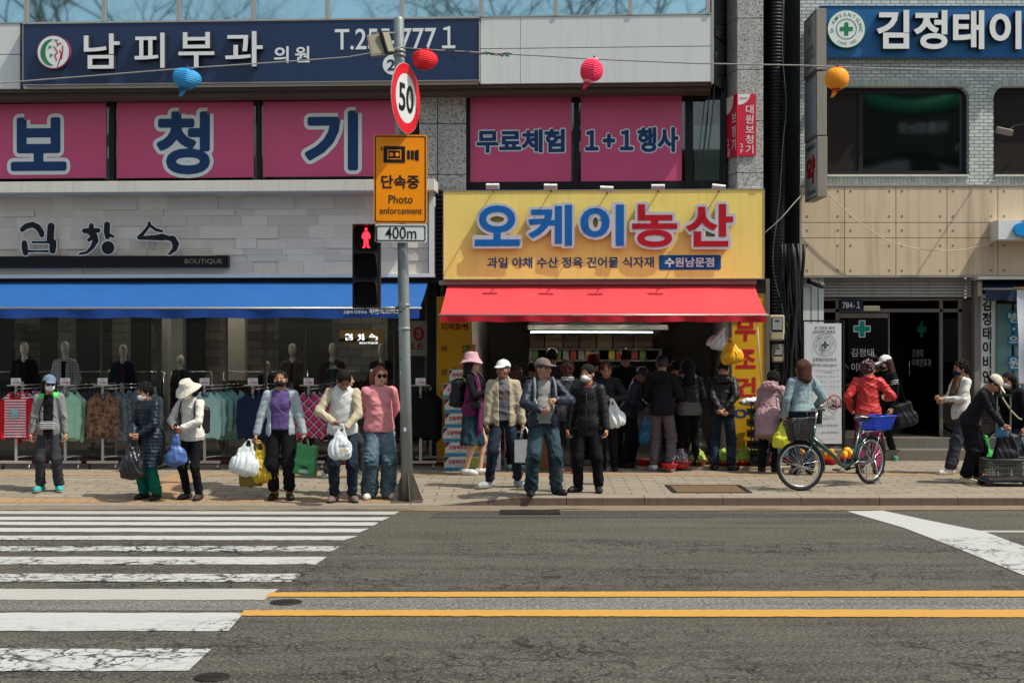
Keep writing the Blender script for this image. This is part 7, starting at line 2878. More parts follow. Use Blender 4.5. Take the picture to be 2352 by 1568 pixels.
for k,px in enumerate((20,110,215,330,440,560,660,800)):
 p=at(px,900,24.6)
 t=thing('clothes_rail',('inner rail of dark clothes at the far left of the boutique','inner rail of dark clothes behind the tweed mannequin','inner rail of dark clothes behind the navy mannequin','inner rail of dark clothes beside the boutique doorway','inner rail of dark clothes just right of the doorway','inner rail of dark clothes behind the navy shirts','inner rail of dark clothes behind the floral mannequin','inner rail of dark clothes under the lit sign')[k],'clothes rail',(p.x,24.6,GZ),FW,'inner clothes rails')
 mb=MB()
 zr=GZ+1.35
 for s_ in(-0.35,0.35):
  mb.tube([(p.x+s_,24.6,GZ),(p.x+s_,24.6,zr)],0.014,6)
 mb.tube([(p.x-0.36,24.6,zr),(p.x+0.36,24.6,zr)],0.014,6)
 part(t,'frame',mb,CHROME)
 S=Sdf()
 for j in range(9):
  S.cone((p.x-0.30+j*0.075,24.6,zr-0.16),(p.x-0.30+j*0.075,24.6,GZ+0.55+0.08*((j*7)%3)),0.028,0.042,0.01)
  S.cone((p.x-0.30+j*0.075,24.42,zr-0.16),(p.x-0.30+j*0.075,24.42,GZ+0.60),0.026,0.03,0.03)
 part(t,'hanging_clothes',S.mesh('hanging_clothes',(cloth('charcoal cloth','#303136'),cloth('dull wine cloth','#43262c'),cloth('dark olive cloth','#38392f'))[k%3],0.016,wob=folds(0.006,20,seed=k)),None)
a,b_=foot(275,1078),foot(330,1078)
mb=MB()
mb.add([(a.x,21.2,SIDE_Z+0.008),(b_.x+0.1,21.2,SIDE_Z+0.008),(b_.x+0.5,22.6,GZ+0.03),(a.x+0.5,22.6,GZ+0.03)],[(0,1,2,3)])
mb.add([(a.x,21.2,SIDE_Z),(b_.x+0.1,21.2,SIDE_Z),(b_.x+0.5,22.6,GZ),(a.x+0.5,22.6,GZ)],[(3,2,1,0)])
single('door_ramp',mb,mat('chequer plate','#8b8a85',rough=0.4,metal=0.6,var=0.3,scale=40,bump=0.5,bscale=50),'chequered metal ramp leading up to the boutique door','ramp',fix=False)
CW=mat('white carton','#c9c9c2',rough=0.7,var=0.06)
CBL=mat('carton blue print','#2487a8',rough=0.6)
CPU=mat('carton purple print','#57264f',rough=0.6)
CGR=mat('carton fruit print','#9aa03a',rough=0.6,var=0.4,scale=60)
CRED=mat('carton red print','#a5254a',rough=0.6)
def carton(x0,x1,d,z0,z1,label,group,style=0,yaw=0.0,depth=0.34):
 t=thing('carton',label,'box',((x0+x1)/2,d+depth/2,z0),FW,group)
 part(t,'box',MB().box(x0,x1,d,d+depth,z0,z1),CW,bev=0.004)
 w,h=x1-x0,z1-z0
 y=d-0.003
 q=lambda a,b_,c,e:[(x0+w*a,y,z0+h*b_),(x0+w*c,y,z0+h*b_),(x0+w*c,y,z0+h*e),(x0+w*a,y,z0+h*e)]
 if style==0:
  part(t,'blue_band',MB().add(q(0.01,0.02,0.99,0.22),[(0,1,2,3)]),CBL,fix=False)
  part(t,'purple_corner',MB().add([(x0+w*0.01,y,z0+h*0.98),(x0+w*0.01,y,z0+h*0.55),(x0+w*0.16,y,z0+h*0.98)],[(0,1,2)]),CPU,fix=False)
  part(t,'fruit_picture',MB().disc(x0+w*0.86,z0+h*0.56,y-0.002,h*0.38,20),CGR,fix=False)
  mb=MB()
  text_box(mb,'모동백화명산',x0+w*0.12,x0+w*0.74,z0+h*0.46,z0+h*0.78,y,0.03)
  part(t,'lettering',mb,CRED,fix=False)
  mb=MB()
  text_box(mb,'서진황금포도',x0+w*0.28,x0+w*0.62,z0+h*0.28,z0+h*0.38,y,0.0)
  part(t,'small_lettering',mb,mat('carton green print','#4a7a50',rough=0.6),fix=False)
 elif style==1:
  part(t,'fruit_picture',MB().disc(x0+w*0.22,z0+h*0.5,y-0.002,h*0.30,20),mat('carton orange print','#c8702a',rough=0.6),fix=False)
  mb=MB()
  text_box(mb,'사랑',x0+w*0.45,x0+w*0.88,z0+h*0.30,z0+h*0.72,y,0.0)
  part(t,'lettering',mb,PRINTK,fix=False)
 else:
  part(t,'red_band',MB().add(q(0.02,0.55,0.98,0.95),[(0,1,2,3)]),PRINTR,fix=False)
  mb=MB()
  text_box(mb,'딸기',x0+w*0.3,x0+w*0.75,z0+h*0.12,z0+h*0.46,y,0.02)
  part(t,'lettering',mb,PRINTR,fix=False)
 return t
DC=21.35
kD=K*DC
zc0=ground_z(at(1045,1075,DC).x,DC)
names=['bottom white grape carton of the stack left of the pink hat woman','second white grape carton from the bottom of the tall stack','third white grape carton from the bottom of the tall stack','fourth white grape carton up in the tall stack','fifth white grape carton up, slightly askew in the tall stack','sixth white grape carton up in the tall stack','top white grape carton of the tall stack under the yellow board']
z=zc0
for k in range(7):
 h=0.217
 w0,w1=at((1020+(3*math.sin(k*2.3))),1000,DC).x,at((1100 if k<6 else 1075)+3*math.sin(k*2.3),1000,DC).x
 if k==6:
  w0+=0.06
 carton(w0,w1,DC+0.01*math.sin(k*3),z,z+h-0.008,names[k],'white grape cartons',0)
 z+=h
for k,nm in enumerate(('lowest small white carton with an orange fruit, between the walkers','middle small white carton with an orange fruit','upper small white carton with an orange fruit')):
 carton(at(1098,1000,DC).x,at(1150,1000,DC).x,DC+0.02,zc0+k*0.175,zc0+k*0.175+0.168,nm,'small fruit cartons',1)
for k,nm in enumerate(('lowest red banded fruit carton behind the white cap man','second red banded fruit carton behind the white cap man','third red banded fruit carton behind the white cap man','top red banded fruit carton behind the white cap man')):
 carton(at(1158,1000,DC).x,at(1206,1000,DC).x,DC+0.3,zc0+k*0.30,zc0+k*0.30+0.29,nm,'red banded cartons',2)
x0,x1=at(1233,1000,DC).x,at(1290,1000,DC).x
t=thing('display_table','brown patterned table cloth stand behind the navy jacket man','table',((x0+x1)/2,DC+0.4,zc0))
part(t,'skirt',MB().box(x0,x1,DC+0.1,DC+0.8,zc0,zc0+0.62),blotch_mat('orange brown print',['#7a4322','#9c6236','#6a3a20','#b07a48'],30),bev=0.01)
part(t,'top',MB().box(x0-0.03,x1+0.03,DC+0.07,DC+0.83,zc0+0.622,zc0+0.65),mat('red table edge','#7a2420',rough=0.6),bev=0.006)
BOWL=mat('red plastic bowl','#c2202a',rough=0.35,spec=0.5,var=0.06)
def berries(n,r,R,h,seed,el=1.0):
 S=Sdf()
 rnd=random.Random(seed)
 pts=[]
 for k in range(n):
  for _ in range(30):
   a,u_=rnd.random()*2*PI,rnd.random()
   rr=R*math.sqrt(u_)
   z=h*(1-(rr/R)**2)*rnd.uniform(0.75,1.0)
   p=Vector((rr*math.cos(a),rr*math.sin(a),z))
   if all((p-q).length>r*1.35 for q in pts):
    pts.append(p)
    break
 for p in pts:
  S.ell(p,(r,r,r*el),0.0015)
 S.ell((0,0,0.0),(R*0.9,R*0.9,h*0.75),0.001)
 S.cut((0,0,-0.012),(0,0,-1))
 return S
GRP={'green':mat('green grape','#9fbb4c',rough=0.25,spec=0.5,var=0.15,scale=20,sub=0.15),'dark':mat('dark grape','#2a2838',rough=0.3,spec=0.5,var=0.3,scale=20),'red':mat('red grape','#5a1f30',rough=0.25,spec=0.5,var=0.3,scale=20),'melon':mat('yellow melon','#e3a822',rough=0.45,var=0.1)}
PROTO={}
def bowl(px,py,kind,label,w=50,heap=0.15,rot=0.0):
 p=foot(px,py)
 if px<1870:
  p=at(px,py,min(21.72,(CAMH-0.170)/((py-784)*K)))
  p.z=0.171
 t=thing('fruit_bowl',label,'bowl',p,FW,'red bowls on the ground')
 R=w/2*K*p.y
 mb=MB().lathe([(R*0.55,0.0),(R*0.66,0.008),(R*0.90,R*0.52),(R,R*0.60),(R*0.985,R*0.62),(R*0.86,R*0.54),(R*0.6,0.03)],p,28)
 part(t,'bowl',mb,BOWL,fix=False)
 if kind:
  g=bpy.data.objects.new('grape_heap',None)
  key=kind
  if key not in PROTO:
   if kind=='melon':
    S=Sdf()
    for a in range(3):
     S.ell((0.07*math.cos(a*2.1),0.07*math.sin(a*2.1),0.07),(0.055,0.055,0.075),0.002)
    S.ell((0,0,0.15),(0.055,0.07,0.055),0.002)
    PROTO[key]=S.mesh('heap',GRP[kind],0.008,wob=lambda P,N:0.003*np.sin(np.arctan2(P[:,0],P[:,1])*14))
   else:
    PROTO[key]=berries(150,0.018,0.145,0.20,len(PROTO)+3,1.25).mesh('heap',GRP[kind],0.0062)
  bpy.data.objects.remove(g)
  o=bpy.data.objects.new('bunch_of_grapes' if kind!='melon' else 'melons',PROTO[key])
  C.objects.link(o)
  tag(o,{'green':'green grapes in bowl ','dark':'dark blue grapes in bowl ','red':'dark red grapes in bowl ','melon':'yellow melons in bowl '}[kind]+label.split('bowl ',1)[1],'fruit')
  s_=R/0.165
  o.matrix_basis=Matrix.Translation(p+Vector((0,0,R*0.42)))@Matrix.Rotation(rot,4,'Z')@Matrix.Scale(s_,4)
 return t
x0,x1=at(1462,1000,21.5).x,at(1866,1000,21.5).x
single('display_board',MB().box(x0,x1,21.42,21.90,SIDE_Z+0.002,0.169),mat('old plywood','#8d7c62',rough=0.9,var=0.25,stretch=(1,6,1)),'low wooden boards on the ground under the red fruit bowls','board',bev=0.006)
B_=[(1484,1068,None,'red plastic bowl on the ground left of the grey trousers',44),(1512,1071,'dark','red plastic bowl of grapes half hidden behind the grey trousers',46),(1538,1077,None,'shallow red bowl with a little fruit right of the grey trousers',40),(1563,1073,'dark','red plastic bowl of dark grapes between the legs of the black jacket woman',52),(1603,1067,'green','red plastic bowl of green grapes left of the man with clasped hands',46),(1663,1069,'green','red plastic bowl of green grapes behind the man with clasped hands',48),(1684,1063,'green','red plastic bowl of green grapes behind, under the yellow board',44),(1707,1064,'green','red plastic bowl of green grapes in front of the yellow board, fully in view',52),(1752,1068,'red','red plastic bowl of red grapes behind the mauve coat',44),(1779,1067,'red','red plastic bowl of red grapes between mauve coat and denim jacket',40),(1820,1062,'red','red plastic bowl of red grapes left of the bicycle wheel',40),(1852,1066,'red','red plastic bowl behind the spokes of the front wheel',40),(1908,1066,'melon','red plastic bowl of yellow melons under the bicycle frame',44),(1946,1063,'melon','red plastic bowl of yellow melons beside the rear wheel',44)]
for i,(px,py,kd,lab,w)in enumerate(B_):
 bowl(px,py,kd,lab,w,rot=i*1.1)
CRATE=mat('black plastic crate','#1d2224',rough=0.45,var=0.15)
p=at(1742,1068,21.7)
zz=0.171
for k in range(6):
 t=thing('plastic_crate','black plastic fruit crate '+('at the bottom of','second lowest in','third lowest in','third from the top of','second from the top of','on top of')[k]+' the crate stack','crate',(p.x,21.7,zz),FW,'black crates in a stack')
 x0,x1=at(1722,1000,21.6).x,at(1765,1000,21.6).x
 mb=MB()
 h=0.165
 for(a,b_,c,e)in((x0,x1,21.5,21.515),(x0,x1,21.885,21.90),(x0,x0+0.015,21.515,21.885),(x1-0.015,x1,21.515,21.885)):
  mb.box(a,b_,c,e,zz+h*0.62,zz+h-0.01)
  mb.box(a,b_,c,e,zz,zz+h*0.22)
 for f in range(7):
  x=lerp(x0,x1-0.02,f/6)
  mb.box(x,x+0.02,21.5,21.512,zz+h*0.22,zz+h*0.62)
 mb.box(x0,x1,21.5,21.9,zz,zz+0.012)
 part(t,'walls',mb,CRATE)
 mb=MB()
 text_box(mb,'V',lerp(x0,x1,0.55),lerp(x0,x1,0.75),zz+h*0.66,zz+h*0.88,21.497,0.02)
 part(t,'mark',mb,mat('crate mark','#8fa0a0',rough=0.6),fix=False)
 zz+=h
SHB=mat('grey shelf steel','#4a4a48',rough=0.5)
X0,X1=FA.xz(1215,900,-2.6)[0],FA.xz(1520,900,-2.6)[0]
t=thing('grocery_shelf','long steel shelf with cartons on top along the grocery back wall','shelf',(X0,2.7,SIDE_Z),FA)
mb=MB()
zs=[FA.xz(1400,q,-2.6)[1]for q in(800,826,870)]
for z in zs:
 mb.box(X0,X1,2.6,3.1,z-0.03,z)
mb.box(X0,X1,3.1,3.15,SIDE_Z,zs[0]+0.5)
for q in(X0,(X0+X1)/2,X1-0.05):
 mb.box(q,q+0.05,2.62,3.1,SIDE_Z,zs[0])
part(t,'frame',mb,SHB)
rnd=random.Random(31)
x=X0+0.02
k=0
BRN=[mat('brown carton '+'abc'[i],c,rough=0.8,var=0.15)for i,c in enumerate(('#4a3529','#553f31','#3f2e26'))]
places=['at the left end of the grocery shelf','second on the grocery shelf','third on the grocery shelf','fourth on the grocery shelf','fifth on the grocery shelf','sixth on the grocery shelf','seventh on the grocery shelf','eighth on the grocery shelf','ninth on the grocery shelf','tenth on the grocery shelf']
while x<X1-0.3 and k<10:
 w,h=rnd.uniform(0.24,0.40),rnd.uniform(0.20,0.28)
 mb=MB().box(x,x+w,2.62,2.95,zs[0]+0.001,zs[0]+h)
 single('carton',mb,BRN[k%3],'dark brown carton '+places[k],'box',FA,'brown cartons on the grocery shelf',bev=0.004)
 x+=w+0.02
 k+=1
PKC=[mat('packet '+n_,c,rough=0.4,var=0.3,scale=20)for n_,c in(('green','#3a4f24'),('red','#6a221c'),('yellow','#776024'),('pale','#5c5e57'))]
x=X0+0.05
k=0
while x<X1-0.14:
 w,h=0.11,rnd.uniform(0.15,0.20)
 S=MB()
 S.box(x,x+w,2.63,2.69,zs[1]+0.001,zs[1]+h)
 single('food_packet',S,PKC[(k*7//3)%4],('green','red','yellow','pale')[(k*7//3)%4]+' food packet standing on the grocery shelf below the cartons','packet',FA,('green','red','yellow','pale')[(k*7//3)%4]+' packets on the grocery shelf',bev=0.012)
 x+=w+rnd.choice((0.02,0.03,0.16))
 k+=1
X0c,X1c=FA.xz(1225,900,-1.9)[0],FA.xz(1480,900,-1.9)[0]
t=thing('light_rail','dark canopy with a strip light over the grocery counter','lamp',(X0c,2.0,2.9),FA)
zc_=FA.xz(1400,757,-2.0)[1]
part(t,'canopy',MB().box(X0c-0.1,X1c+0.4,2.02,2.5,zc_+0.0,zc_+0.08),SHB)
def bag_mat(name,col,thin=0.35,rough=0.35):
 m=mat(name,col,rough=rough,spec=0.5,var=0.12,scale=14,bump=0.25,bscale=30)
 if thin:
  bs=m.node_tree.nodes['Principled BSDF']
  bs.inputs['Transmission Weight'].default_value=0.0
  bs.inputs['Subsurface Weight'].default_value=thin
  bs.inputs['Subsurface Radius'].default_value=(0.06,0.06,0.06)
 return m
def plastic_bag(top,w,h,m,label,tilt=0.0,fat=0.6,seed=1,squat=1.0,handles=True,cat='bag',res=0.011,knot=False):
 t=thing('plastic_bag',label,cat,Vector(top)+Vector((0,0,-h)))
 S=Sdf()
 S.M=Matrix.Translation(top)@Matrix.Rotation(tilt,4,'Y')
 hz=0.32*h if handles else 0.12*h
 S.ell((0,0,-h*0.84),(w*0.47,w*0.47*fat,h*0.16),0.05)
 S.ell((w*0.03,0,-h*0.66),(w*0.44,w*0.42*fat,h*0.22),0.10)
 S.cone((w*0.02,0,-h*0.60),(0,0,-hz),w*0.36,w*0.15,0.08,sy=max(0.4,fat*0.7))
 S.ell((-w*0.36,0.01,-h*0.93),(w*0.10,w*0.1,h*0.06),0.05)
 S.ell((w*0.40,0.0,-h*0.90),(w*0.08,w*0.1,h*0.05),0.05)
 if handles:
  for q in(1,-1):
   S.cone((q*w*0.24,0,-hz*1.15),(q*w*0.05,0,0.0),0.026,0.012,0.02,sy=0.6)
 else:
  S.cone((0,0,-hz*1.5),(0,0,0.0),w*0.14,w*0.06,0.06)
  S.ell((0.01,0,0.015),(w*0.13,w*0.06,w*0.06),0.02)
 R=np.random.RandomState(seed)
 d1,d2=R.randn(3)*np.array((30,24,9)),R.randn(3)*np.array((46,40,16))
 tp_=np.array(top)
 def wob(P,N):
  Q=P-tp_
  a=np.arctan2(Q[:,1],Q[:,0])
  fr=np.clip(1+Q[:,2]/h,0,1)
  v=np.sin(P@d1+np.sin(P@d2)*0.8)
  v2=np.sin(P@d2+v*1.2)
  return(0.5-np.abs(v))*0.016+(0.5-np.abs(v2))*0.011+0.014*fr*(np.abs(np.sin(a*4.5+Q[:,2]*5+seed))-0.5)
 part(t,'bag_body',S.mesh('bag_body',m,res,wob=wob),None)
 return t
BAGW=bag_mat('thin white plastic','#cfd8da')
BAGY=bag_mat('thin yellow plastic','#bfa51c')
BAGK=mat('black plastic','#17171a',rough=0.25,spec=0.6,var=0.2,bump=0.25,bscale=25)
BAGB=bag_mat('blue plastic','#43629a',0.2)
BAGLB=bag_mat('light blue plastic','#2c7ba6',0.3)
BAGLY=bag_mat('lemon plastic','#c9cc2e',0.35)
p=at(1662,765,21.4)
plastic_bag(at(1660,757,21.3),0.26,0.30,BAGW,'crumpled white plastic bag hanging high beside the yellow board',0.4,0.7,4,handles=False)
t=plastic_bag(at(1674,776,21.25),0.30,0.38,bag_mat('bright yellow plastic','#e0a800',0.3),'bright yellow plastic bag hanging beside the board under the white one',-0.15,0.7,6)
plastic_bag(at(1087,795,21.5),0.20,0.45,bag_mat('mustard plastic','#a8761e',0.3),'mustard yellow plastic bag hanging behind the pink hat woman',0.25,0.6,7,handles=False)
plastic_bag(at(1073,797,21.55),0.18,0.30,bag_mat('green plastic','#2f7a3c',0.3),'green plastic bag hanging behind the pink hat',-0.2,0.6,8,handles=False)
S=Sdf()
a=at(1740,921,21.65)
S.ell(a,(0.22,0.16,0.05),0.04)
S.ell(a+Vector((0.14,0,0.10)),(0.05,0.05,0.14),0.05)
S.ell(a+Vector((-0.16,0,-0.02)),(0.12,0.10,0.04),0.04)
t=thing('plastic_bag','crumpled white plastic bags lying on top of the black crates','bag',a)
part(t,'bag_body',S.mesh('bag_body',BAGW,0.012,wob=folds(0.012,26,seed=3)),None)
plastic_bag(foot(1617,1050)+Vector((0,0.5,0.42)),0.30,0.42,bag_mat('clear plastic','#8f9488',0.3),'clear crumpled plastic bag standing behind the grapes',0.1,0.7,9,handles=False)
GREENP=mat('dark green enamel','#0e3a31',rough=0.25,spec=0.5,var=0.05,coat=0.5)
RUBBER=mat('black rubber','')
STEEL=mat('bright steel','#b9bab8',rough=0.22,metal=0.9,var=0.05)
KBLACK=mat('black plastic','#16171a',rough=0.45,var=0.1)
def bicycle(F,Rr,label,steer=-24):
 F,Rr=Vector(F),Vector(Rr)
 d=F-Rr
 d.z=0
 L_=d.length
 ang=math.atan2(d.y,d.x)
 t=thing('bicycle',label,'bicycle',(0,0,0))
 t.matrix_basis=Matrix.Translation(F)@Matrix.Rotation(ang,4,'Z')@Matrix.Translation((-L_,0,0))
 BASE[t.name]=Vector((0,0,0))
 r=0.325
 A,B=Vector((0,0,r)),Vector((L_,0,r))
 def wheel(c,M,back):
  mb=MB()
  mb.tube([M@Vector((c.x+(r-0.022)*math.cos(2*PI*k/48),0,c.z+(r-0.022)*math.sin(2*PI*k/48)))for k in range(49)],0.021,10,False)
  w=part(t,'wheel',mb,RUBBER,fix=False)
  mb=MB()
  mb.tube([M@Vector((c.x+(r-0.055)*math.cos(2*PI*k/48),0,c.z+(r-0.055)*math.sin(2*PI*k/48)))for k in range(49)],0.014,8,False)
  part(w,'rim',mb,STEEL,fix=False)
  mb=MB()
  mb.tube([M@Vector((c.x,-0.05,c.z)),M@Vector((c.x,0.05,c.z))],0.022 if not back else 0.034,10)
  part(w,'hub',mb,STEEL)
  mb=MB()
  for k in range(32):
   a=2*PI*k/32
   a2=a+(0.5 if k%4<2 else-0.5)
   s_=0.03 if k%2 else-0.03
   mb.tube([M@Vector((c.x+0.03*math.cos(a2),s_,c.z+0.03*math.sin(a2))),M@Vector((c.x+(r-0.06)*math.cos(a),0,c.z+(r-0.06)*math.sin(a)))],0.0022,4,False)
  part(w,'spokes',mb,STEEL,fix=False)
  mb=MB()
  a0,a1=(70,195)if not back else(-10,165)
  R2=r+0.016
  vs=[]
  n=30
  for k in range(n+1):
   a=math.radians(lerp(a0,a1,k/n))
   for yy,dr in((-0.03,-0.014),(-0.016,0.0),(0.016,0.0),(0.03,-0.014)):
    vs.append(M@Vector((c.x+(R2+dr)*math.cos(a)*(-1 if not back and False else 1),yy,c.z+(R2+dr)*math.sin(a))))
  mb.smooth=True
  mb.add(vs,[(k*4+j,k*4+j+1,k*4+j+5,k*4+j+4)for k in range(n)for j in range(3)])
  part(t,'mudguard',mb,GREENP,fix=False)
  return w
 wheel(A,Matrix.Identity(4),True)
 hd0,hd1=Vector((L_-0.19,0,0.62)),Vector((L_-0.255,0,0.86))
 axis=(hd1-hd0).normalized()
 St=Matrix.Translation(hd0)@Matrix.Rotation(math.radians(steer),4,axis)@Matrix.Translation(-hd0)
 wheel(B,St,False)
 bb=Vector((0.44,0,0.29))
 st0,st1=Vector((0.36,0,0.42)),Vector((0.22,0,0.80))
 mb=MB()
 mb.tube([hd0,hd1],0.026,10)
 mb.tube([hd0+Vector((0,0,0.06)),Vector((0.78,0,0.42)),Vector((0.66,0,0.31)),Vector((0.55,0,0.27)),bb],0.028,10)
 mb.tube([bb,st0,st1],0.020,10)
 for s_ in(-0.045,0.045):
  mb.tube([bb+Vector((0,s_*0.5,0)),A+Vector((0.05,s_,0.0)),A+Vector((0,s_,0))],0.012,8)
  mb.tube([st1+Vector((0.05,s_*0.4,-0.13)),A+Vector((0,s_,0))],0.011,8)
 part(t,'frame',mb,GREENP)
 mb=MB()
 mb.tube([St@(hd0+Vector((0.005,-0.0,-0.02))),St@Vector((L_-0.17,0,0.56))],0.022,8)
 for s_ in(-0.05,0.05):
  mb.tube([St@Vector((L_-0.165,s_*0.8,0.57)),St@Vector((L_-0.09,s_,0.46)),St@(B+Vector((0,s_,0)))],0.013,8)
 part(t,'fork',mb,GREENP)
 mb=MB()
 tp_=hd1+axis*0.16
 mb.tube([St@hd1,St@tp_],0.014,8)
 for s_ in(-1,1):
  mb.tube([St@tp_,St@(tp_+Vector((0.02,s_*0.12,0.05))),St@(tp_+Vector((-0.06,s_*0.24,0.06))),St@(tp_+Vector((-0.20,s_*0.27,0.04)))],0.011,8)
 h_=part(t,'handlebar',mb,STEEL)
 for s_ in(-1,1):
  mb=MB().tube([St@(tp_+Vector((-0.10,s_*0.255,0.052))),St@(tp_+Vector((-0.22,s_*0.272,0.038)))],0.017,8)
  part(h_,'grip',mb,KBLACK)
  mb=MB().tube([St@(tp_+Vector((-0.05,s_*0.24,0.04))),St@(tp_+Vector((-0.13,s_*0.27,0.0)))],0.007,6)
  part(h_,'brake_lever',mb,KBLACK)
 mb=MB().lathe([(0.0,0.0),(0.028,0.0),(0.026,0.018),(0.012,0.03)],St@(tp_+Vector((-0.02,0.10,0.06))),14)
 part(h_,'bell',mb,STEEL)
 mb=MB()
 c=Vector((L_-0.03,0,0.66))
 wb,wt,lb,lt,hb_=0.13,0.17,0.11,0.15,0.27
 lo=[(-lb,-wb),(lb,-wb),(lb,wb),(-lb,wb)]
 hi=[(-lt,-wt),(lt,-wt),(lt,wt),(-lt,wt)]
 for i in range(4):
  j=(i+1)%4
  n=16
  for k in range(n+1):
   f=k/n
   p=Vector((lerp(lo[i][0],lo[j][0],f),lerp(lo[i][1],lo[j][1],f),0))
   q=Vector((lerp(hi[i][0],hi[j][0],f),lerp(hi[i][1],hi[j][1],f),hb_))
   mb.tube([St@(c+p),St@(c+q)],0.0035,4,False)
  for k in range(11):
   f=k/10
   a=Vector((lerp(lo[i][0],hi[i][0],f),lerp(lo[i][1],hi[i][1],f),hb_*f))
   b_=Vector((lerp(lo[j][0],hi[j][0],f),lerp(lo[j][1],hi[j][1],f),hb_*f))
   mb.tube([St@(c+a),St@(c+b_)],0.0035 if k<10 else 0.009,4,False)
 mb.add([St@(c+Vector((x,y,0.002)))for x,y in lo],[(0,1,2,3)])
 part(t,'front_basket',mb,KBLACK,fix=False)
 S=Sdf()
 S.ell((0.13,0,0.905),(0.11,0.095,0.040),0.03)
 S.cone((0.18,0,0.905),(0.33,0,0.900),0.052,0.028,0.03)
 S.cut((0.2,0,0.875),(0,0,-1))
 part(t,'saddle',S.mesh('saddle',mat('black saddle leather','#15161a',rough=0.3,spec=0.5),0.009),None)
 mb=MB().tube([st1,Vector((0.18,0,0.885))],0.013,8)
 part(t,'seat_post',mb,STEEL)
 mb=MB()
 for s_ in(-0.06,0.06):
  mb.tube([(0.20,s_,0.72),(-0.25,s_,0.72)],0.007,6)
  mb.tube([(-0.14,s_,0.72),(0,s_*0.9,r)],0.006,6)
  mb.tube([(0.20,s_,0.72),(0.26,s_*0.5,0.68)],0.006,6)
 for x in(0.16,0.02,-0.12,-0.24):
  mb.tube([(x,-0.06,0.72),(x,0.06,0.72)],0.006,6)
 part(t,'carrier',mb,STEEL)
 BLUEB=mat('blue plastic basket','#1a45b4',rough=0.35,spec=0.5,var=0.06)
 mb=MB()
 c=Vector((-0.13,0,0.735))
 lo=[(-0.17,-0.12),(0.17,-0.12),(0.17,0.12),(-0.17,0.12)]
 hi=[(-0.235,-0.165),(0.235,-0.165),(0.235,0.165),(-0.235,0.165)]
 hb_=0.185
 for i in range(4):
  j=(i+1)%4
  P=lambda f,g:c+Vector((lerp(lerp(lo[i][0],lo[j][0],f),lerp(hi[i][0],hi[j][0],f),g),lerp(lerp(lo[i][1],lo[j][1],f),lerp(hi[i][1],hi[j][1],f),g),hb_*g))
  n=22
  for k in range(n):
   f0,f1=k/n,(k+0.5)/n
   mb.add([P(f0,0),P(f1,0),P(f1,0.8),P(f0,0.8)],[(0,1,2,3)])
  for g0,g1 in((0,0.12),(0.24,0.32),(0.44,0.52),(0.62,0.70),(0.80,1.0)):
   mb.add([P(0,g0),P(1,g0),P(1,g1),P(0,g1)],[(0,1,2,3)])
  mb.tube([P(0,1),P(1,1)],0.011,6)
 mb.add([c+Vector((x,y,0.0))for x,y in lo],[(0,1,2,3)])
 part(t,'rear_basket',mb,BLUEB,fix=False)
 mb=MB()
 M=Matrix.Translation(bb+Vector((0,-0.05,0)))@Matrix.Rotation(PI/2,4,'X')
 mb.lathe([(0.085,-0.004),(0.09,0.0),(0.085,0.004)],(0,0,0),24,M)
 mb.tube([bb+Vector((0,-0.04,0.06)),A+Vector((0.0,-0.04,0.045))],0.012,6)
 mb.tube([bb+Vector((0,-0.04,-0.07)),A+Vector((0.0,-0.04,-0.045))],0.012,6)
 part(t,'chain_guard',mb,KBLACK)
 for s_,a in((-0.075,1),(0.075,-1)):
  mb=MB().tube([bb+Vector((0,s_*0.6,0)),bb+Vector((0.15*a,s_,-0.07*a))],0.009,6)
  k_=part(t,'crank',mb,STEEL)
  q=bb+Vector((0.15*a,s_*1.5,-0.07*a))
  part(k_,'pedal',MB().box(q.x-0.045,q.x+0.045,q.y-0.035,q.y+0.035,q.z-0.012,q.z+0.012),KBLACK,bev=0.004)
 mb=MB()
 for s_ in(-0.075,0.075):
  mb.tube([A+Vector((0,s_,0)),(-0.06,s_*1.35,0.04),(-0.10,s_*1.4,0.010)],0.009,6)
 mb.tube([(-0.06,-0.10,0.03),(-0.06,0.10,0.03)],0.007,6)
 part(t,'double_stand',mb,STEEL)
 mb=MB().lathe([(0.005,-0.03),(0.03,-0.02),(0.034,0.02),(0.02,0.024)],St@Vector((L_-0.02,0.07,0.50)),12,Matrix.Rotation(PI/2,4,'Y'))
 part(t,'headlamp',mb,mat('amber reflector','#c07a2a',rough=0.3))
 mb=MB()
 mb.tube([St@(tp_+Vector((-0.02,0.12,0.05))),St@(tp_+Vector((0.10,0.05,0.0))),St@Vector((L_-0.2,-0.02,0.75)),Vector((0.72,0.03,0.42)),Vector((0.45,0.035,0.32))],0.004,5)
 mb.tube([St@(tp_+Vector((-0.02,-0.12,0.05))),St@(tp_+Vector((0.12,-0.05,0.02))),St@Vector((L_-0.16,-0.03,0.72)),St@Vector((L_-0.13,-0.04,0.56))],0.004,5)
 part(t,'brake_cables',mb,KBLACK)
 return t
bike=bicycle(foot(1843,1127),foot(1999,1111),'dark green step through bicycle with a blue rear basket parked by the kerb',-30)
b2=copy_tree(bike)
p=foot(2340,1083)
b2.matrix_basis=Matrix.Translation(p)@Matrix.Rotation(math.radians(168),4,'Z')@Matrix.Translation((-1.2,0,0))
b2['label']='parked bicycle cut off by the right edge, behind the grey basket trolley'
pa,pb=foot(2272,1118),foot(2400,1118)
DTR=pa.y
GB=mat('grey plastic basket','#4b4c4b',rough=0.45,var=0.1)
t=thing('shopping_trolley','grey plastic basket trolley with a telescopic handle at the right edge','trolley',pa)
x0,x1=pa.x,pa.x+0.66
z0,z1=SIDE_Z+0.09,at(2300,1056,DTR).z
mb=MB()
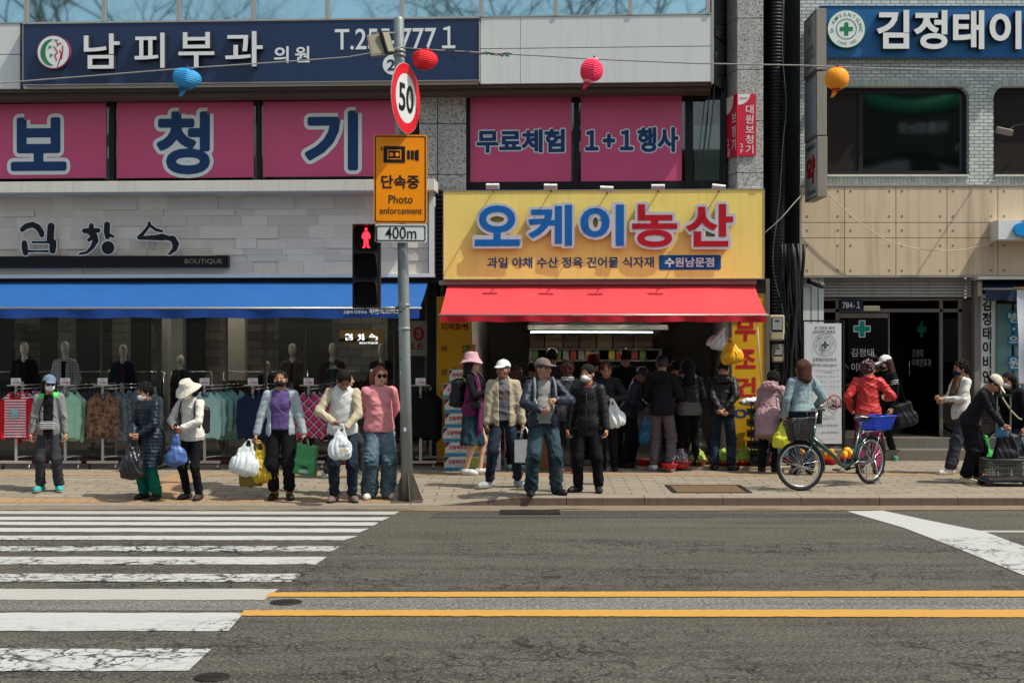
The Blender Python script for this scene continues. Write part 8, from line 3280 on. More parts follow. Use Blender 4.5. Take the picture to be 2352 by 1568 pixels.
def lattice(mb,A,B,z0,z1,n,rows,e):
 for k in range(n):
  f0,f1=k/n,(k+0.45)/n
  p,q=A.lerp(B,f0),A.lerp(B,f1)
  mb.add([(p.x,p.y,z0),(q.x,q.y,z0),(q.x+(q.x-e[0])*0.04,q.y+(q.y-e[1])*0.04,z1),(p.x+(p.x-e[0])*0.04,p.y+(p.y-e[1])*0.04,z1)],[(0,1,2,3)])
 for g0,g1 in rows:
  P=[(v.x+(v.x-e[0])*0.04*g,v.y+(v.y-e[1])*0.04*g-0.001,lerp(z0,z1,g))for v,g in((A,g0),(B,g0),(B,g1),(A,g1))]
  mb.add(P,[(0,1,2,3)])
cs=[Vector((x0,DTR,0)),Vector((x1,DTR,0)),Vector((x1,DTR+0.40,0)),Vector((x0,DTR+0.40,0))]
ee=((x0+x1)/2,DTR+0.2)
for i in range(4):
 lattice(mb,cs[i],cs[(i+1)%4],z0,z1,26 if i%2==0 else 14,((0,0.10),(0.30,0.36),(0.56,0.62),(0.78,0.84),(0.90,1.0)),ee)
 a,b_=cs[i],cs[(i+1)%4]
 mb.tube([(a.x+(a.x-ee[0])*0.05,a.y+(a.y-ee[1])*0.05,z1),(b_.x+(b_.x-ee[0])*0.05,b_.y+(b_.y-ee[1])*0.05,z1)],0.014,6)
mb.add([(c.x,c.y,z0)for c in cs],[(0,1,2,3)])
part(t,'basket',mb,GB,fix=False)
mb=MB()
mb.box(x0-0.02,x1,DTR+0.03,DTR+0.37,SIDE_Z+0.055,SIDE_Z+0.088)
part(t,'base',mb,mat('dark teal plastic','#17485a',rough=0.45),bev=0.01)
for(x,y)in((x0+0.02,DTR+0.05),(x0+0.02,DTR+0.35),(x1-0.06,DTR+0.05),(x1-0.06,DTR+0.35)):
 mb=MB().lathe([(0.015,-0.016),(0.048,-0.016),(0.048,0.016),(0.015,0.016)],(x,y,SIDE_Z+0.048),18,Matrix.Rotation(PI/2,4,'X'))
 part(t,'wheel',mb,mat('dark red wheel','#4a1519',rough=0.5))
mb=MB()
hz=at(2308,910,DTR+0.42).z
for px in(2288,2319):
 x=at(px,1000,DTR+0.42).x
 mb.box(x-0.014,x+0.014,DTR+0.41,DTR+0.43,SIDE_Z+0.08,lerp(SIDE_Z,hz,0.5))
 mb.box(x+0.002,x+0.022,DTR+0.413,DTR+0.427,lerp(SIDE_Z,hz,0.5),hz)
part(t,'handle_tubes',mb,STEEL,bev=0.003)
xa,xb=at(2286,1000,DTR+0.42).x,at(2325,1000,DTR+0.42).x
part(t,'grip',MB().box(xa-0.01,xb,DTR+0.395,DTR+0.445,hz-0.005,hz+0.03),KBLACK,bev=0.01)
plastic_bag(foot(2292,1095)+Vector((0.02,0.62,0.52)),0.26,0.46,bag_mat('bright green plastic','#1f9a3a',0.3),'bright green plastic bag between the trolley handle and the parked bicycle',0.0,0.6,12,handles=False)
K_BLACK=cloth('black cotton','#16171b')
K_JET=cloth('jet black nylon','#121318',rough=0.5,spec=0.35)
K_NAVY=cloth('navy down jacket','#1b2536',rough=0.5,spec=0.35)
K_INK=cloth('ink down coat','#152330',rough=0.45,spec=0.35)
K_GREY=cloth('grey hoodie','#7d8080')
K_WHITE=cloth('white fleece','#cfcec6',bump=0.3,bscale=120)
K_PALE=cloth('pale blue grey jacket','#9fadb2')
K_PURP=cloth('purple sweatshirt','#5b4a7c')
K_PINK=cloth('pink knit','#d18a90',bump=0.4,bscale=45,stretch=(1,1,3))
K_CREAM=cloth('cream cotton','#b3aa90')
K_VEST=cloth('white vest','#cfd3d2')
K_BEIGE=cloth('beige fleece','#a69c86')
K_MAUVE=cloth('mauve nylon coat','#a3858a',rough=0.5,spec=0.3)
K_RED=cloth('red nylon jacket','#b43232',rough=0.45,spec=0.3)
K_CHAR=cloth('charcoal cotton','#3a3c40')
K_DKP=cloth('dark grey trousers','#35363d')
K_GRP=cloth('mauve grey trousers','#5f575d')
K_TAUPE=cloth('taupe cotton','#6d625e')
K_TEAL=cloth('teal green trousers','#0f6157')
K_MAG=cloth('magenta trousers','#7d1f4c')
SH_TURQ=mat('turquoise mesh shoe','#2fa6a2',rough=0.7,var=0.15)
SH_K=mat('black shoe leather','#151416',rough=0.45,var=0.15)
SH_BR=mat('brown trainer','#38302d',rough=0.7,var=0.2)
SH_W=mat('white trainer','#c9cac6',rough=0.6,var=0.08)
SH_GW=mat('grey trainer','#9aa3a3',rough=0.7,var=0.2)
SH_CLOG=mat('cream clog','#c7bb9c',rough=0.5,var=0.06)
SH_RED=mat('red trainer','#a02a2a',rough=0.6,var=0.15)
def denim(name,col,light):
 m=bpy.data.materials.new(name)
 nt,N,L,bs=nodes_of(m)
 v=coords(N,L)
 n=noise_n(N,L,v,3.2,4,0.6)
 c=mixc(N,L,ramp(N,L,n,[(0.42,0.0),(0.66,1.0)]),srgb(col),srgb(light))
 f=noise_n(N,L,coords(N,L,(4,4,0.6)),70,3,0.8)
 c=mixc(N,L,ramp(N,L,f,[(0.35,0.4),(0.6,0.0)]),c,tuple(x*0.6 for x in srgb(col)))
 L.new(c,bs.inputs['Base Color'])
 bs.inputs['Roughness'].default_value=0.9
 bs.inputs['Specular IOR Level'].default_value=0.1
 return m
D_MID=denim('mid blue denim','#26373f','#4d616a')
D_DARK=denim('dark blue denim','#1d2632','#333f50')
D_WIDE=denim('washed wide denim','#435a67','#7d939c')
D_PALE=denim('pale denim jacket','#7c949b','#9eb0b2')
D_SKIRT=denim('dark denim skirt','#22333f','#3d5866')
def worn(p,name,label,cat,base,group=None):
 t=bpy.data.objects.new(name,None)
 C.objects.link(t)
 t.matrix_basis=p.root.matrix_basis@Matrix.Translation(base)
 BASE[t.name]=Vector(base)
 return tag(t,label,cat,group)
def strap(t,pts,r,m,name='strap',flat=True):
 mb=MB()
 P=[Vector(q)for q in pts]
 dense=[]
 for i in range(len(P)-1):
  p0,p1,p2,p3=P[max(i-1,0)],P[i],P[i+1],P[min(i+2,len(P)-1)]
  for f in[q/5 for q in range(5)]:
   dense.append(0.5*((2*p1)+(p2-p0)*f+(2*p0-5*p1+4*p2-p3)*f*f+(3*p1-p0-3*p2+p3)*f**3))
 dense.append(P[-1])
 mb.tube(dense,r,6)
 return part(t,name,mb,m)
def phone(p,i,label,up=0.05):
 q=p.wr[i]+(p.wr[i]-p.el[i]).normalized()*0.09
 t=worn(p,'mobile_phone',label,'phone',q)
 M=Matrix.Translation(q+Vector((0,-0.02,up)))@Matrix.Rotation(math.radians(-35),4,'X')
 part(t,'case',MB().mbox(M,0.037,0.005,0.076),KBLACK,bev=0.004)
 part(t,'screen',MB().mbox(M@Matrix.Translation((0,0.0055,0)),0.033,0.0008,0.070),mat('dark phone screen','#141b24',rough=0.1))
 return t
UB=lambda p,q:p.UB@Vector(q)
p=Person('woman in a grey hooded jacket and blue cap with a white mask and turquoise shoes',113,1128,857,yaw=6,head=(22,4),hat=0.025,la=(0.245,-0.05,0.81),ra=(-0.25,-0.03,0.80),lf=(0.13,0.0),rf=(-0.12,0.0),lt=20,rt=-18,wide=0.95)
p.body().trousers(K_DKP,(0.082,0.072,0.070),cuff=0.06).shoes(SH_TURQ,SOLE_W).top(K_BLACK,'shirt',hem=0.86,sleeves=False)
p.top([K_GREY,cloth('lime lining','#57c46a')],'hoodie',r=0.016,hem=0.80,open_=0.13,hood=0.06,paint=lambda P,N,s=p:((P[:,2]>1.335)&(np.abs(P[:,0])<0.13)).astype(int))
p.hair(HAIR_K,'long').cap(cloth('washed blue cotton','#66788c')).mask().glasses(KBLACK,mat('dark lens','#0c0d10',rough=0.1),0.020)
t=worn(p,'waist_bag','black and white striped small bag on the front of the grey hoodie woman','bag',(0.01,-0.16,0.93))
S=Sdf()
S.box((0.01,-0.185,0.955),(0.105,0.035,0.06),0.02)
part(t,'pouch',S.mesh('pouch',stripe_mat('bag stripes','#16181f','#c9cbcb',38),0.009),None)
strap(t,[(-0.09,-0.18,1.0),(-0.10,-0.16,1.15),(-0.04,-0.12,1.33),(0.03,-0.02,1.42)],0.008,K_BLACK)
p=Person('elderly woman in a long dark quilted coat, teal trousers, glasses and white mask',344,1147,878,yaw=-30,head=(-18,12),lean=7,la=(0.05,-0.25,0.95),ra=(-0.06,-0.25,0.93),lh=(0.8,0.3,-0.4),rh=(-0.8,0.3,-0.4),lf=(0.10,0.02),rf=(-0.11,0.0),wide=1.05)
p.body().trousers(K_TEAL,(0.09,0.08,0.078),cuff=0.04).shoes(SH_K).top(K_INK,'quilted_coat',r=0.024,hem=0.50,collar=0.03,wob=puff(0.010,62,3),flare=1.02)
p.hair(HAIR_B if False else HAIR_K,'curly').mask().glasses(mat('thin brass frame','#6a5a44',rough=0.3,metal=0.8))
g=(p.grip(0)+p.grip(1))/2
plastic_bag(g+Vector((0.0,-0.03,0.02)),0.30,0.54,BAGK,'big black plastic bag held low by the woman in the quilted coat',0.06,0.55,21,handles=True)
t=worn(p,'shoulder_bag','small black bag strapped across the quilted coat','bag',(0,-0.2,0.86))
S=Sdf()
S.box((-0.13,-0.19,0.84),(0.09,0.035,0.075),0.025)
part(t,'pouch',S.mesh('pouch',K_JET,0.011),None)
strap(t,[(-0.05,-0.22,0.90),(0.05,-0.205,1.10),(0.10,-0.13,1.30),(0.10,-0.02,1.40)],0.008,K_BLACK)
p=Person('woman in a white fleece and wide white sun hat looking down at her phone',441,1147,868,yaw=-22,head=(-6,26),lean=5,hat=0.03,la=(0.02,-0.27,1.02),ra=(-0.10,-0.22,0.99),lh=(0.9,0.2,-0.3),rh=(-0.9,0.2,-0.3),lf=(0.11,0.0),rf=(-0.10,0.02),wide=0.95)
p.body().trousers(K_DKP if False else K_BLACK,(0.082,0.062,0.055),cuff=0.03).shoes(SH_BR).top(K_WHITE,'fleece',r=0.014,hem=0.83,collar=0.04)
p.hair(HAIR_K,'bob').bucket(cloth('off white cotton','#c9c5b6'),0.165,0.05).mask()
phone(p,0,'dark phone held by the woman in the white hat',0.03)
plastic_bag(p.grip(1)+Vector((-0.02,-0.04,-0.05)),0.24,0.36,BAGB,'small blue plastic bag hanging from the hand of the white hat woman',0.0,0.8,22,handles=False)
t=worn(p,'backpack','black backpack on the back of the white fleece woman','bag',(0,0.17,1.1))
S=Sdf()
S.box((0.02,0.19,1.10),(0.13,0.065,0.19),0.05)
part(t,'pack',S.mesh('pack',K_JET,0.013,wob=folds(0.004,20)),None)
for q in(1,-1):
 strap(t,[(q*0.08,0.12,1.38),(q*0.105,0.0,1.415),(q*0.115,-0.10,1.34),(q*0.13,-0.125,1.18),(q*0.155,-0.03,1.02)],0.012,K_JET)
p=Person('woman in a purple sweatshirt and pale jacket, black mask, bags in both hands',645,1147,848,yaw=0,head=(-3,2),la=(0.30,-0.03,0.83),ra=(-0.31,-0.05,0.82),lf=(0.11,0.0),rf=(-0.09,0.02),lt=15,rt=-10,wide=1.14)
p.body().trousers(K_BLACK,(0.095,0.080,0.066),cuff=0.14).shoes(SH_K,boot=0.03)
for i in(0,1):
 S=Sdf()
 S.cone(p.ank[i]+Vector((0,0,0.02)),p.ank[i]+Vector((0,0,0.11)),0.043,0.045,0.01)
 link('sock',S.mesh('sock',cloth('mustard wool','#b27f1e'),0.010),p.root)
p.top(K_PURP,'sweatshirt',r=0.004,hem=0.90,sleeves=False,hood=0.05,bust=0.004,amp=0.004)
p.top(K_PALE,'jacket',r=0.017,hem=0.80,open_=0.22,collar=0.02,wob=puff(0.004,42,5),sr=(0.064,0.056,0.048))
p.hair(HAIR_K,'short').mask(MASK_K)
gl,gr_=p.grip(0),p.grip(1)
t=plastic_bag(gr_+Vector((-0.06,-0.06,0.0)),0.36,0.46,BAGW,'bulging white plastic bag in the right hand of the purple sweatshirt woman',0.22,0.6,23)
plastic_bag(gr_+Vector((0.04,0.02,-0.02)),0.34,0.54,BAGY,'yellow plastic bag beside the white one, held by the purple sweatshirt woman',-0.18,0.55,24)
plastic_bag(gr_+Vector((-0.04,0.06,-0.04)),0.30,0.58,bag_mat('olive plastic','#6d6a1c',0.3),'olive plastic bag behind the white and yellow bags',0.05,0.5,25)
t=thing('tote_bag','green shopping tote with a printed slogan, hanging at the purple sweatshirt woman side','bag',gl+Vector((0,0,-0.45)))
c=gl+Vector((0.05,-0.05,-0.06))
GRT=bag_mat('green tote fabric','#3f9457',0.15,0.5)
S=Sdf()
S.M=Matrix.Translation(c)@Matrix.Rotation(math.radians(8),4,'Y')@Matrix.Rotation(math.radians(-8),4,'Z')
S.box((0,0,-0.19),(0.135,0.045,0.19),0.018)
S.box((0.0,0,-0.30),(0.150,0.055,0.08),0.02,0.05)
S.ell((0,0,0.0),(0.11,0.025,0.05),0.01,sub=True)
part(t,'sack',S.mesh('sack',GRT,0.0105,wob=folds(0.006,22,seed=8)),None)
MT=S.M
mb=MB()
for yy in(-0.03,0.03):
 mb.tube([MT@Vector((-0.06,yy,-0.02)),MT@Vector((-0.05,yy*0.5,0.08)),MT@Vector((-0.01,yy*0.3,0.10)),MT@Vector((0.05,yy,-0.02))],0.010,6)
part(t,'handles',mb,K_BLACK)
mb=MB()
text_box(mb,'THINK',-0.055,0.065,-0.310,-0.268,-0.074,0.03,M=MT)
part(t,'print',mb,mat('dark green print','#173a26',rough=0.6),fix=False)
mb=MB()
text_box(mb,'GREEN',-0.055,0.065,-0.360,-0.320,-0.074,0.03,M=MT)
part(t,'print',mb,PRINTW,fix=False)
p=Person('man in a white vest over cream sleeves and jeans, looking down into a carrier bag',787,1153,842,yaw=6,head=(14,36),lean=9,la=(0.04,-0.27,0.93),ra=(-0.10,-0.27,1.00),lh=(0.9,0.2,-0.2),rh=(-0.9,0.2,-0.1),lf=(0.12,0.0),rf=(-0.10,0.02),lt=18,rt=-22,wide=1.05,skin=SKIN_TAN)
p.body().trousers(D_DARK,(0.092,0.072,0.062)).shoes(mat('pink grey trainer','#6d5d58',rough=0.7,var=0.35,scale=30),SOLE_K)
p.top(K_CREAM,'shirt',r=0.004,hem=0.88,sr=(0.064,0.056,0.046)).top(K_VEST,'vest',r=0.018,hem=0.84,sleeves=False,collar=0.03,amp=0.005)
p.hair(HAIR_K,'short',0.006)
g=p.grip(1)
t=plastic_bag(g+Vector((0.05,-0.05,0.02)),0.26,0.44,BAGW,'white plastic bag with printed writing, being opened by the man in the white vest',0.10,0.55,26)
mb=MB()
q=g+Vector((0.075,-0.05,-0.26))
text_box(mb,'감사합니다',q.x-0.06,q.x+0.06,q.z-0.01,q.z+0.03,q.y-0.105,0.03)
part(t,'print',mb,PRINTK,fix=False)
mb=MB()
text_box(mb,'신선식품',q.x-0.05,q.x+0.07,q.z-0.07,q.z-0.03,q.y-0.105,0.03)
part(t,'print',mb,mat('yellow bag print','#c99a1e',rough=0.6),fix=False)
p=Person('woman in a pink sweater and wide jeans with sunglasses, hands behind her back',871,1145,840,yaw=12,head=(14,0),la=(0.10,0.20,0.92),ra=(-0.06,0.22,0.92),lh=(1,0.4,0.1),rh=(-1,0.4,0.1),lf=(0.12,-0.0),rf=(-0.12,0.02),lt=25,rt=-25,wide=1.06,skin=SKIN_PALE)
p.body().trousers(D_WIDE,(0.108,0.100,0.104),cuff=-0.02,amp=0.008).shoes(SH_W,SOLE_W)
p.top(K_PINK,'sweater',r=0.024,hem=0.84,amp=0.004,sr=(0.070,0.062,0.048),collar=0.012,belly=0.01,bust=0.015)
p.hair(HAIR_R,'bob').glasses(KBLACK,mat('dark lens',''),0.026)
S=Sdf()
S.ell((-0.085,0.04,1.545),(0.022,0.03,0.04),0.01)
S.ell((-0.088,0.03,1.60),(0.02,0.025,0.025),0.01)
p.hpart('hair_ribbon',S,cloth('white ribbon','#cfcabd'))
p=Person('person in dark clothes striding right behind the man in the white vest',797,1098,853,yaw=82,head=(0,0),lf=(0.08,-0.26,0.11),rf=(-0.08,0.30),lt=0,rt=0,la=(0.2,0.1,0.85),ra=(-0.2,-0.1,0.85),res=1.2)
p.body().trousers(K_DKP,(0.085,0.07,0.06)).shoes(SH_GW,SOLE_W).top(K_BLACK,'jacket',r=0.012,hem=0.82).hair(HAIR_K,'bun')
p=Person('woman in a pink sun hat and long purple scarf, black backpack, holding a phone',1086,1090,808,yaw=72,head=(4,-2),hat=0.03,la=(0.08,-0.28,1.14),ra=(-0.08,-0.29,1.16),lh=(0.6,0.3,-0.8),rh=(-0.6,0.3,-0.8),lf=(0.07,-0.10),rf=(-0.07,0.06),lt=5,rt=-5,skin=SKIN_PALE,wide=0.95)
p.body(1.0).skirt(D_SKIRT,0.42,0.20).shoes(SH_W,SOLE_W,1.05).top(K_BLACK,'jumper',r=0.006,hem=0.86,sr=(0.055,0.046,0.040))
PURS=cloth('purple ribbed knit','#6d2b54',bump=0.5,bscale=50,stretch=(6,6,0.4))
p.top(PURS,'long_waistcoat',r=0.018,hem=0.72,sleeves=False,open_=0.10,amp=0.006)
S=Sdf()
S.M=p.UB
S.cone((-0.10,-0.10,1.30),(-0.11,-0.155,0.98),0.050,0.055,0.03,sy=0.6)
S.cone((-0.11,-0.155,0.98),(-0.11,-0.14,0.66),0.055,0.06,0.03,sy=0.5)
for k in range(5):
 S.cone((-0.15+k*0.02,-0.14,0.66),(-0.155+k*0.022,-0.14,0.55),0.011,0.007,0.005)
link('scarf',S.mesh('scarf',PURS,0.011,wob=folds(0.004,30)),p.root)
p.hair(HAIR_K,'shoulder').bucket(cloth('pink cotton','#c79aa4'),0.135,0.045)
phone(p,1,'dark phone held up by the woman in the pink hat',0.06)
t=worn(p,'backpack','black backpack worn by the woman in the pink sun hat','bag',(0,0.2,1.1))
S=Sdf()
S.box((0,0.205,1.13),(0.145,0.085,0.20),0.07)
S.box((0,0.28,1.05),(0.10,0.04,0.10),0.03,0.02)
part(t,'pack',S.mesh('pack',K_JET,0.012,wob=folds(0.005,18)),None)
for q in(1,-1):
 strap(t,[(q*0.08,0.12,1.36),(q*0.105,0.0,1.425),(q*0.12,-0.11,1.33),(q*0.145,-0.10,1.15),(q*0.15,0.05,1.0)],0.014,K_JET)
t=worn(p,'shoulder_bag','small black bag at the hip of the purple scarf woman','bag',(-0.2,-0.1,0.95))
S=Sdf()
S.box((-0.19,-0.12,0.98),(0.025,0.06,0.055),0.02)
part(t,'pouch',S.mesh('pouch',K_JET,0.010),None)
p=Person('elderly man in a white cap and open beige fleece jacket carrying a white paper bag',1156,1118,822,yaw=6,head=(-26,0),hat=0.025,la=(0.25,-0.07,0.81),ra=(-0.22,-0.02,0.82),lf=(0.20,0.02),rf=(-0.19,-0.06),lt=20,rt=-58,wide=1.06,skin=SKIN_TAN)
p.body().trousers(D_DARK,(0.09,0.072,0.062)).shoes(SH_GW,SOLE_W,1.1)
p.top([cloth('blue grey knit','#54565d'),cloth('mid grey knit','#6a6a6d'),cloth('brown grey knit','#57504e')],'jumper',r=0.0,hem=0.88,sleeves=False,collar=0.03,paint=lambda P,N:np.where(P[:,2]>1.27,1,np.where(P[:,2]>1.14,2,0)))
p.top(K_BEIGE,'jacket',r=0.020,hem=0.80,open_=0.13,collar=0.05,sr=(0.068,0.060,0.050),amp=0.0045)
p.hair(HAIR_G,'short').cap(cloth('white cap cotton','#cdd4d4'))
g=p.grip(0)
t=thing('paper_bag','white paper carrier bag in the hand of the man with the white cap','bag',g+Vector((0,0,-0.45)))
M=Matrix.Translation(g+Vector((0.03,-0.06,-0.29)))@Matrix.Rotation(math.radians(-16),4,'Z')
PAPER=mat('white paper','#d3d6d6',rough=0.7,var=0.03,bump=0.15,bscale=12)
mb=MB()
w,dpt,h=0.135,0.055,0.15
V=[(-w,-dpt,-h),(w,-dpt,-h),(w,dpt,-h),(-w,dpt,-h),(-w,-dpt,h),(w,-dpt,h),(w,dpt,h),(-w,dpt,h),(-w+0.03,0,h-0.01),(w-0.03,0,h-0.01),(-w+0.02,0,-h*0.2),(w-0.02,0,-h*0.2)]
mb.add([M@Vector(q)for q in V],[(0,1,5,4),(2,3,7,6),(0,3,2,1),(0,4,10),(4,8,10),(8,7,10),(7,3,10),(3,0,10),(1,11,5),(5,11,9),(9,11,6),(6,11,2),(2,11,1)])
part(t,'sack',mb,PAPER,fix=False)
mb=MB()
for yy in(-dpt,dpt):
 mb.tube([M@Vector((-0.06,yy,h)),M@Vector((-0.04,yy*0.4,h+0.13)),M@Vector((0.0,0,h+0.17)),M@Vector((0.03,yy*0.4,h+0.12)),M@Vector((0.06,yy,h))],0.006,6)
part(t,'handles',mb,PAPER)
p=Person('woman with dark red curly hair seen from behind, left of the navy jacket man',1186,1078,843,yaw=172,head=(10,0),res=1.2,la=(0.1,-0.25,1.0),ra=(-0.1,-0.25,1.0))
p.body().trousers(K_BLACK,(0.085,0.07,0.06)).shoes(mat('mint trainer','#8fb8b0',rough=0.6,var=0.2),SOLE_W).top(K_CHAR,'jacket',r=0.012,hem=0.80,hood=0.03)
p.hair(mat('dark red curls','#3a1618',rough=0.45,spec=0.5,var=0.4,scale=60),'curly')
p=Person('man in a taupe cap and navy down jacket holding his backpack straps at the kerb',1248,1137,818,yaw=8,head=(36,-2),hat=0.025,la=(0.11,-0.25,1.17),ra=(-0.08,-0.29,1.05),lh=(0.9,0.1,-0.5),rh=(-0.9,0.1,-0.4),lf=(0.17,0.03),rf=(-0.16,-0.04),lt=32,rt=-8,wide=1.06,curl=(1.25,1.25),skin=SKIN)
p.body().trousers(D_MID,(0.100,0.084,0.078),cuff=0.0,amp=0.008).shoes(SH_K,SOLE_K,1.05)
p.top(cloth('grey tee','#8b8d88'),'tee_shirt',r=0.002,hem=0.88,sleeves=False,belly=0.012,amp=0.004)
mb=MB().lathe([(0.128,-0.018),(0.132,-0.016),(0.132,0.016),(0.128,0.018)],(0,0,0),28,Matrix.Translation((0,0.005,0.905))@Matrix.Diagonal((1.02,0.80,1,1)))
o=link('belt',mb.mesh('belt',SH_K),p.root)
p.top(K_NAVY,'down_jacket',r=0.024,hem=0.74,open_=0.15,collar=0.04,wob=puff(0.007,46,2),sr=(0.068,0.062,0.050))
p.hair(HAIR_G,'short').cap(K_TAUPE)
t=worn(p,'backpack','grey strapped backpack on the navy jacket man','bag',(0,0.2,1.1))
S=Sdf()
S.box((0,0.205,1.12),(0.14,0.075,0.20),0.05)
part(t,'pack',S.mesh('pack',K_CHAR,0.013),None)
STR=mat('grey webbing','#70757a',rough=0.7)
for q in(1,-1):
 strap(t,[(q*0.09,0.12,1.38),(q*0.112,0.0,1.432),(q*0.125,-0.115,1.35),(q*0.130,-0.15,1.22),(q*0.16,-0.12,1.06),(q*0.18,0.02,0.98)],0.017,STR)
strap(t,[(-0.13,-0.155,1.20),(-0.11,-0.19,1.12),(-0.09,-0.27,1.05)],0.005,PRINTW,'loose_end')
p=Person('woman in black cap and grey jacket from behind, right of the navy jacket man',1304,1087,825,yaw=176,hat=0.02,head=(-8,0),res=1.15,la=(0.12,-0.25,1.0),ra=(-0.12,-0.25,1.0))
p.body().trousers(K_BLACK,(0.085,0.07,0.06)).shoes(SH_RED).top(K_CHAR,'jacket',r=0.016,hem=0.78,sr=(0.066,0.058,0.048))
S=Sdf()
S.M=p.UB
S.cone((-0.05,0.05,1.40),(0.05,0.05,1.40),0.050,0.050,0.03)
S.cone((-0.06,0.0,1.40),(-0.03,-0.06,1.38),0.04,0.035,0.03)
S.cone((0.06,0.0,1.40),(0.03,-0.06,1.38),0.04,0.035,0.03)
link('neck_scarf',S.mesh('neck_scarf',stripe_mat('zebra print','#1c2224','#b7bcb4',30),0.011,wob=folds(0.006,40)),p.root)
p.hair(HAIR_B,'curly').cap(K_CHAR)
p=Person('woman in a black hooded jacket and black trousers with a white mask and red collar',1350,1130,836,yaw=-8,head=(-24,4),la=(0.25,-0.07,0.81),ra=(-0.26,-0.03,0.82),lf=(0.14,-0.02),rf=(-0.13,0.0),lt=10,rt=-40,wide=1.05)
p.body().trousers(K_BLACK,(0.09,0.074,0.066),cuff=0.02).shoes(mat('black trainer','#1c1d22',rough=0.6,var=0.35,scale=40),SOLE_K)
p.top(K_JET,'hooded_jacket',r=0.022,hem=0.74,hood=0.07,sr=(0.070,0.062,0.050),amp=0.004)
mb=MB().tube([UB(p,(-0.005,-0.142,z))for z in(0.78,1.0,1.20,1.30)],0.004,5)
link('zip',mb.mesh('zip',mat('dark zip','#3a3a3c',rough=0.4)),p.root)
S=Sdf()
S.M=p.UB
for q in(1,-1):
 S.cone((q*0.055,-0.02,1.40),(q*0.015,-0.075,1.365),0.022,0.018,0.01)
link('red_collar',S.mesh('red_collar',blotch_mat('red check collar',['#8a1a22','#2a1214','#b4252d'],60),0.008),p.root)
p.hair(HAIR_K,'bob' if False else 'short',0.008).mask()
p=Person('woman with fringed dark hair looking down, white carrier bag in her raised hand',1392,1081,829,yaw=-8,head=(8,18),la=(0.13,-0.26,1.10),ra=(-0.2,-0.1,0.9),lh=(0.9,0.2,-0.5),res=1.1,lf=(0.12,0),rf=(-0.05,0.03))
p.body().trousers(K_BLACK,(0.085,0.07,0.06)).shoes(SH_K).top(cloth('dark grey padded jacket','#24262a',rough=0.5),'padded_jacket',r=0.026,hem=0.74,wob=puff(0.007,55,6),collar=0.03)
p.hair(HAIR_B,'curly',-0.004)
plastic_bag(p.grip(0)+Vector((0.02,-0.06,0.02)),0.24,0.42,BAGW,'white plastic carrier bag hanging from the raised hand of the fringed woman',-0.25,0.5,31)
p=Person('stooping elderly man in a navy quilted jacket and dark cap with a blue bag',1443,1073,838,yaw=72,head=(0,22),lean=18,hat=0.02,la=(0.06,-0.30,0.99),ra=(-0.10,-0.27,0.96),lh=(0.6,0.3,-0.8),rh=(-0.6,0.3,-0.8),lf=(0.09,-0.03),rf=(-0.09,0.06),res=1.05,skin=SKIN_TAN)
p.body().trousers(K_BLACK,(0.09,0.075,0.068)).shoes(SH_K).top(K_NAVY,'quilted_jacket',r=0.024,hem=0.74,wob=puff(0.006,60,9),collar=0.03)
p.hair(HAIR_G,'short').cap(K_JET).glasses(KBLACK)
plastic_bag(p.grip(1)+Vector((0.02,-0.04,-0.02)),0.34,0.50,BAGLB,'light blue plastic bag in the hand of the stooping man',-0.05,0.6,32)
p=Person('person in a black hooded jacket and grey trousers with white shoes, seen from behind',1521,1081,812,yaw=160,hat=0.025,head=(22,4),la=(0.14,-0.27,1.02),ra=(-0.16,-0.25,1.0),lf=(0.12,0.0),rf=(-0.12,0.0),lt=35,rt=-10,wide=1.02)
p.body().trousers(K_GRP,(0.09,0.074,0.066),amp=0.009).shoes(SH_W,SOLE_W).top(cloth('soft black jacket','#1e1d22'),'hooded_jacket',r=0.016,hem=0.80,hood=0.09,sr=(0.070,0.062,0.050))
p.hair(HAIR_G,'tail').cap(K_JET)
S=Sdf()
S.cone((0.030,-0.100,1.628),(0.052,-0.088,1.634),0.006,0.003,0.003)
p.hpart('cap_mark',S,PRINTW,0.004)
p=Person('woman in a black jacket with pale grey shirt hem and navy cap, from behind',1583,1076,820,yaw=188,hat=0.02,head=(-12,8),lean=7,la=(0.12,-0.28,0.98),ra=(-0.12,-0.28,0.98),lf=(0.10,0),rf=(-0.11,0.02),res=1.05)
p.body().trousers(K_BLACK,(0.084,0.064,0.052)).shoes(SH_K,SOLE_W).top(cloth('pale grey shirt','#6f7272'),'shirt',r=0.012,hem=0.80,sleeves=False,flare=1.1).top(K_JET,'jacket',r=0.024,hem=0.93,sr=(0.066,0.058,0.048))
S=Sdf()
S.M=p.UB
S.cone((-0.07,0.06,1.39),(0.07,0.06,1.39),0.045,0.045,0.03)
S.cone((0.085,0.02,1.39),(0.05,-0.06,1.36),0.035,0.03,0.02)
S.cone((-0.085,0.02,1.39),(-0.05,-0.06,1.36),0.035,0.03,0.02)
link('pale_hood',S.mesh('pale_hood',cloth('mint grey hood','#9aa8a4'),0.011,wob=folds(0.005,30)),p.root)
p.hair(HAIR_K,'long').cap(cloth('navy cap cotton','#1c2940'))
p=Person('man in a black jacket and dark jeans with hands clasped behind his back',1660,1080,826,yaw=170,head=(-14,16),lean=4,la=(0.035,0.225,0.93),ra=(-0.045,0.215,0.95),lh=(1,0.2,0),rh=(-1,0.2,0),lf=(0.12,0),rf=(-0.13,0.0),lt=20,rt=-35,wide=1.05,skin=SKIN)
p.body().trousers(D_DARK,(0.092,0.076,0.066)).shoes(SH_K,SOLE_K,1.05).top(K_JET,'hooded_jacket',r=0.018,hem=0.82,hood=0.05,sr=(0.068,0.060,0.048))
p.hair(HAIR_K,'short')
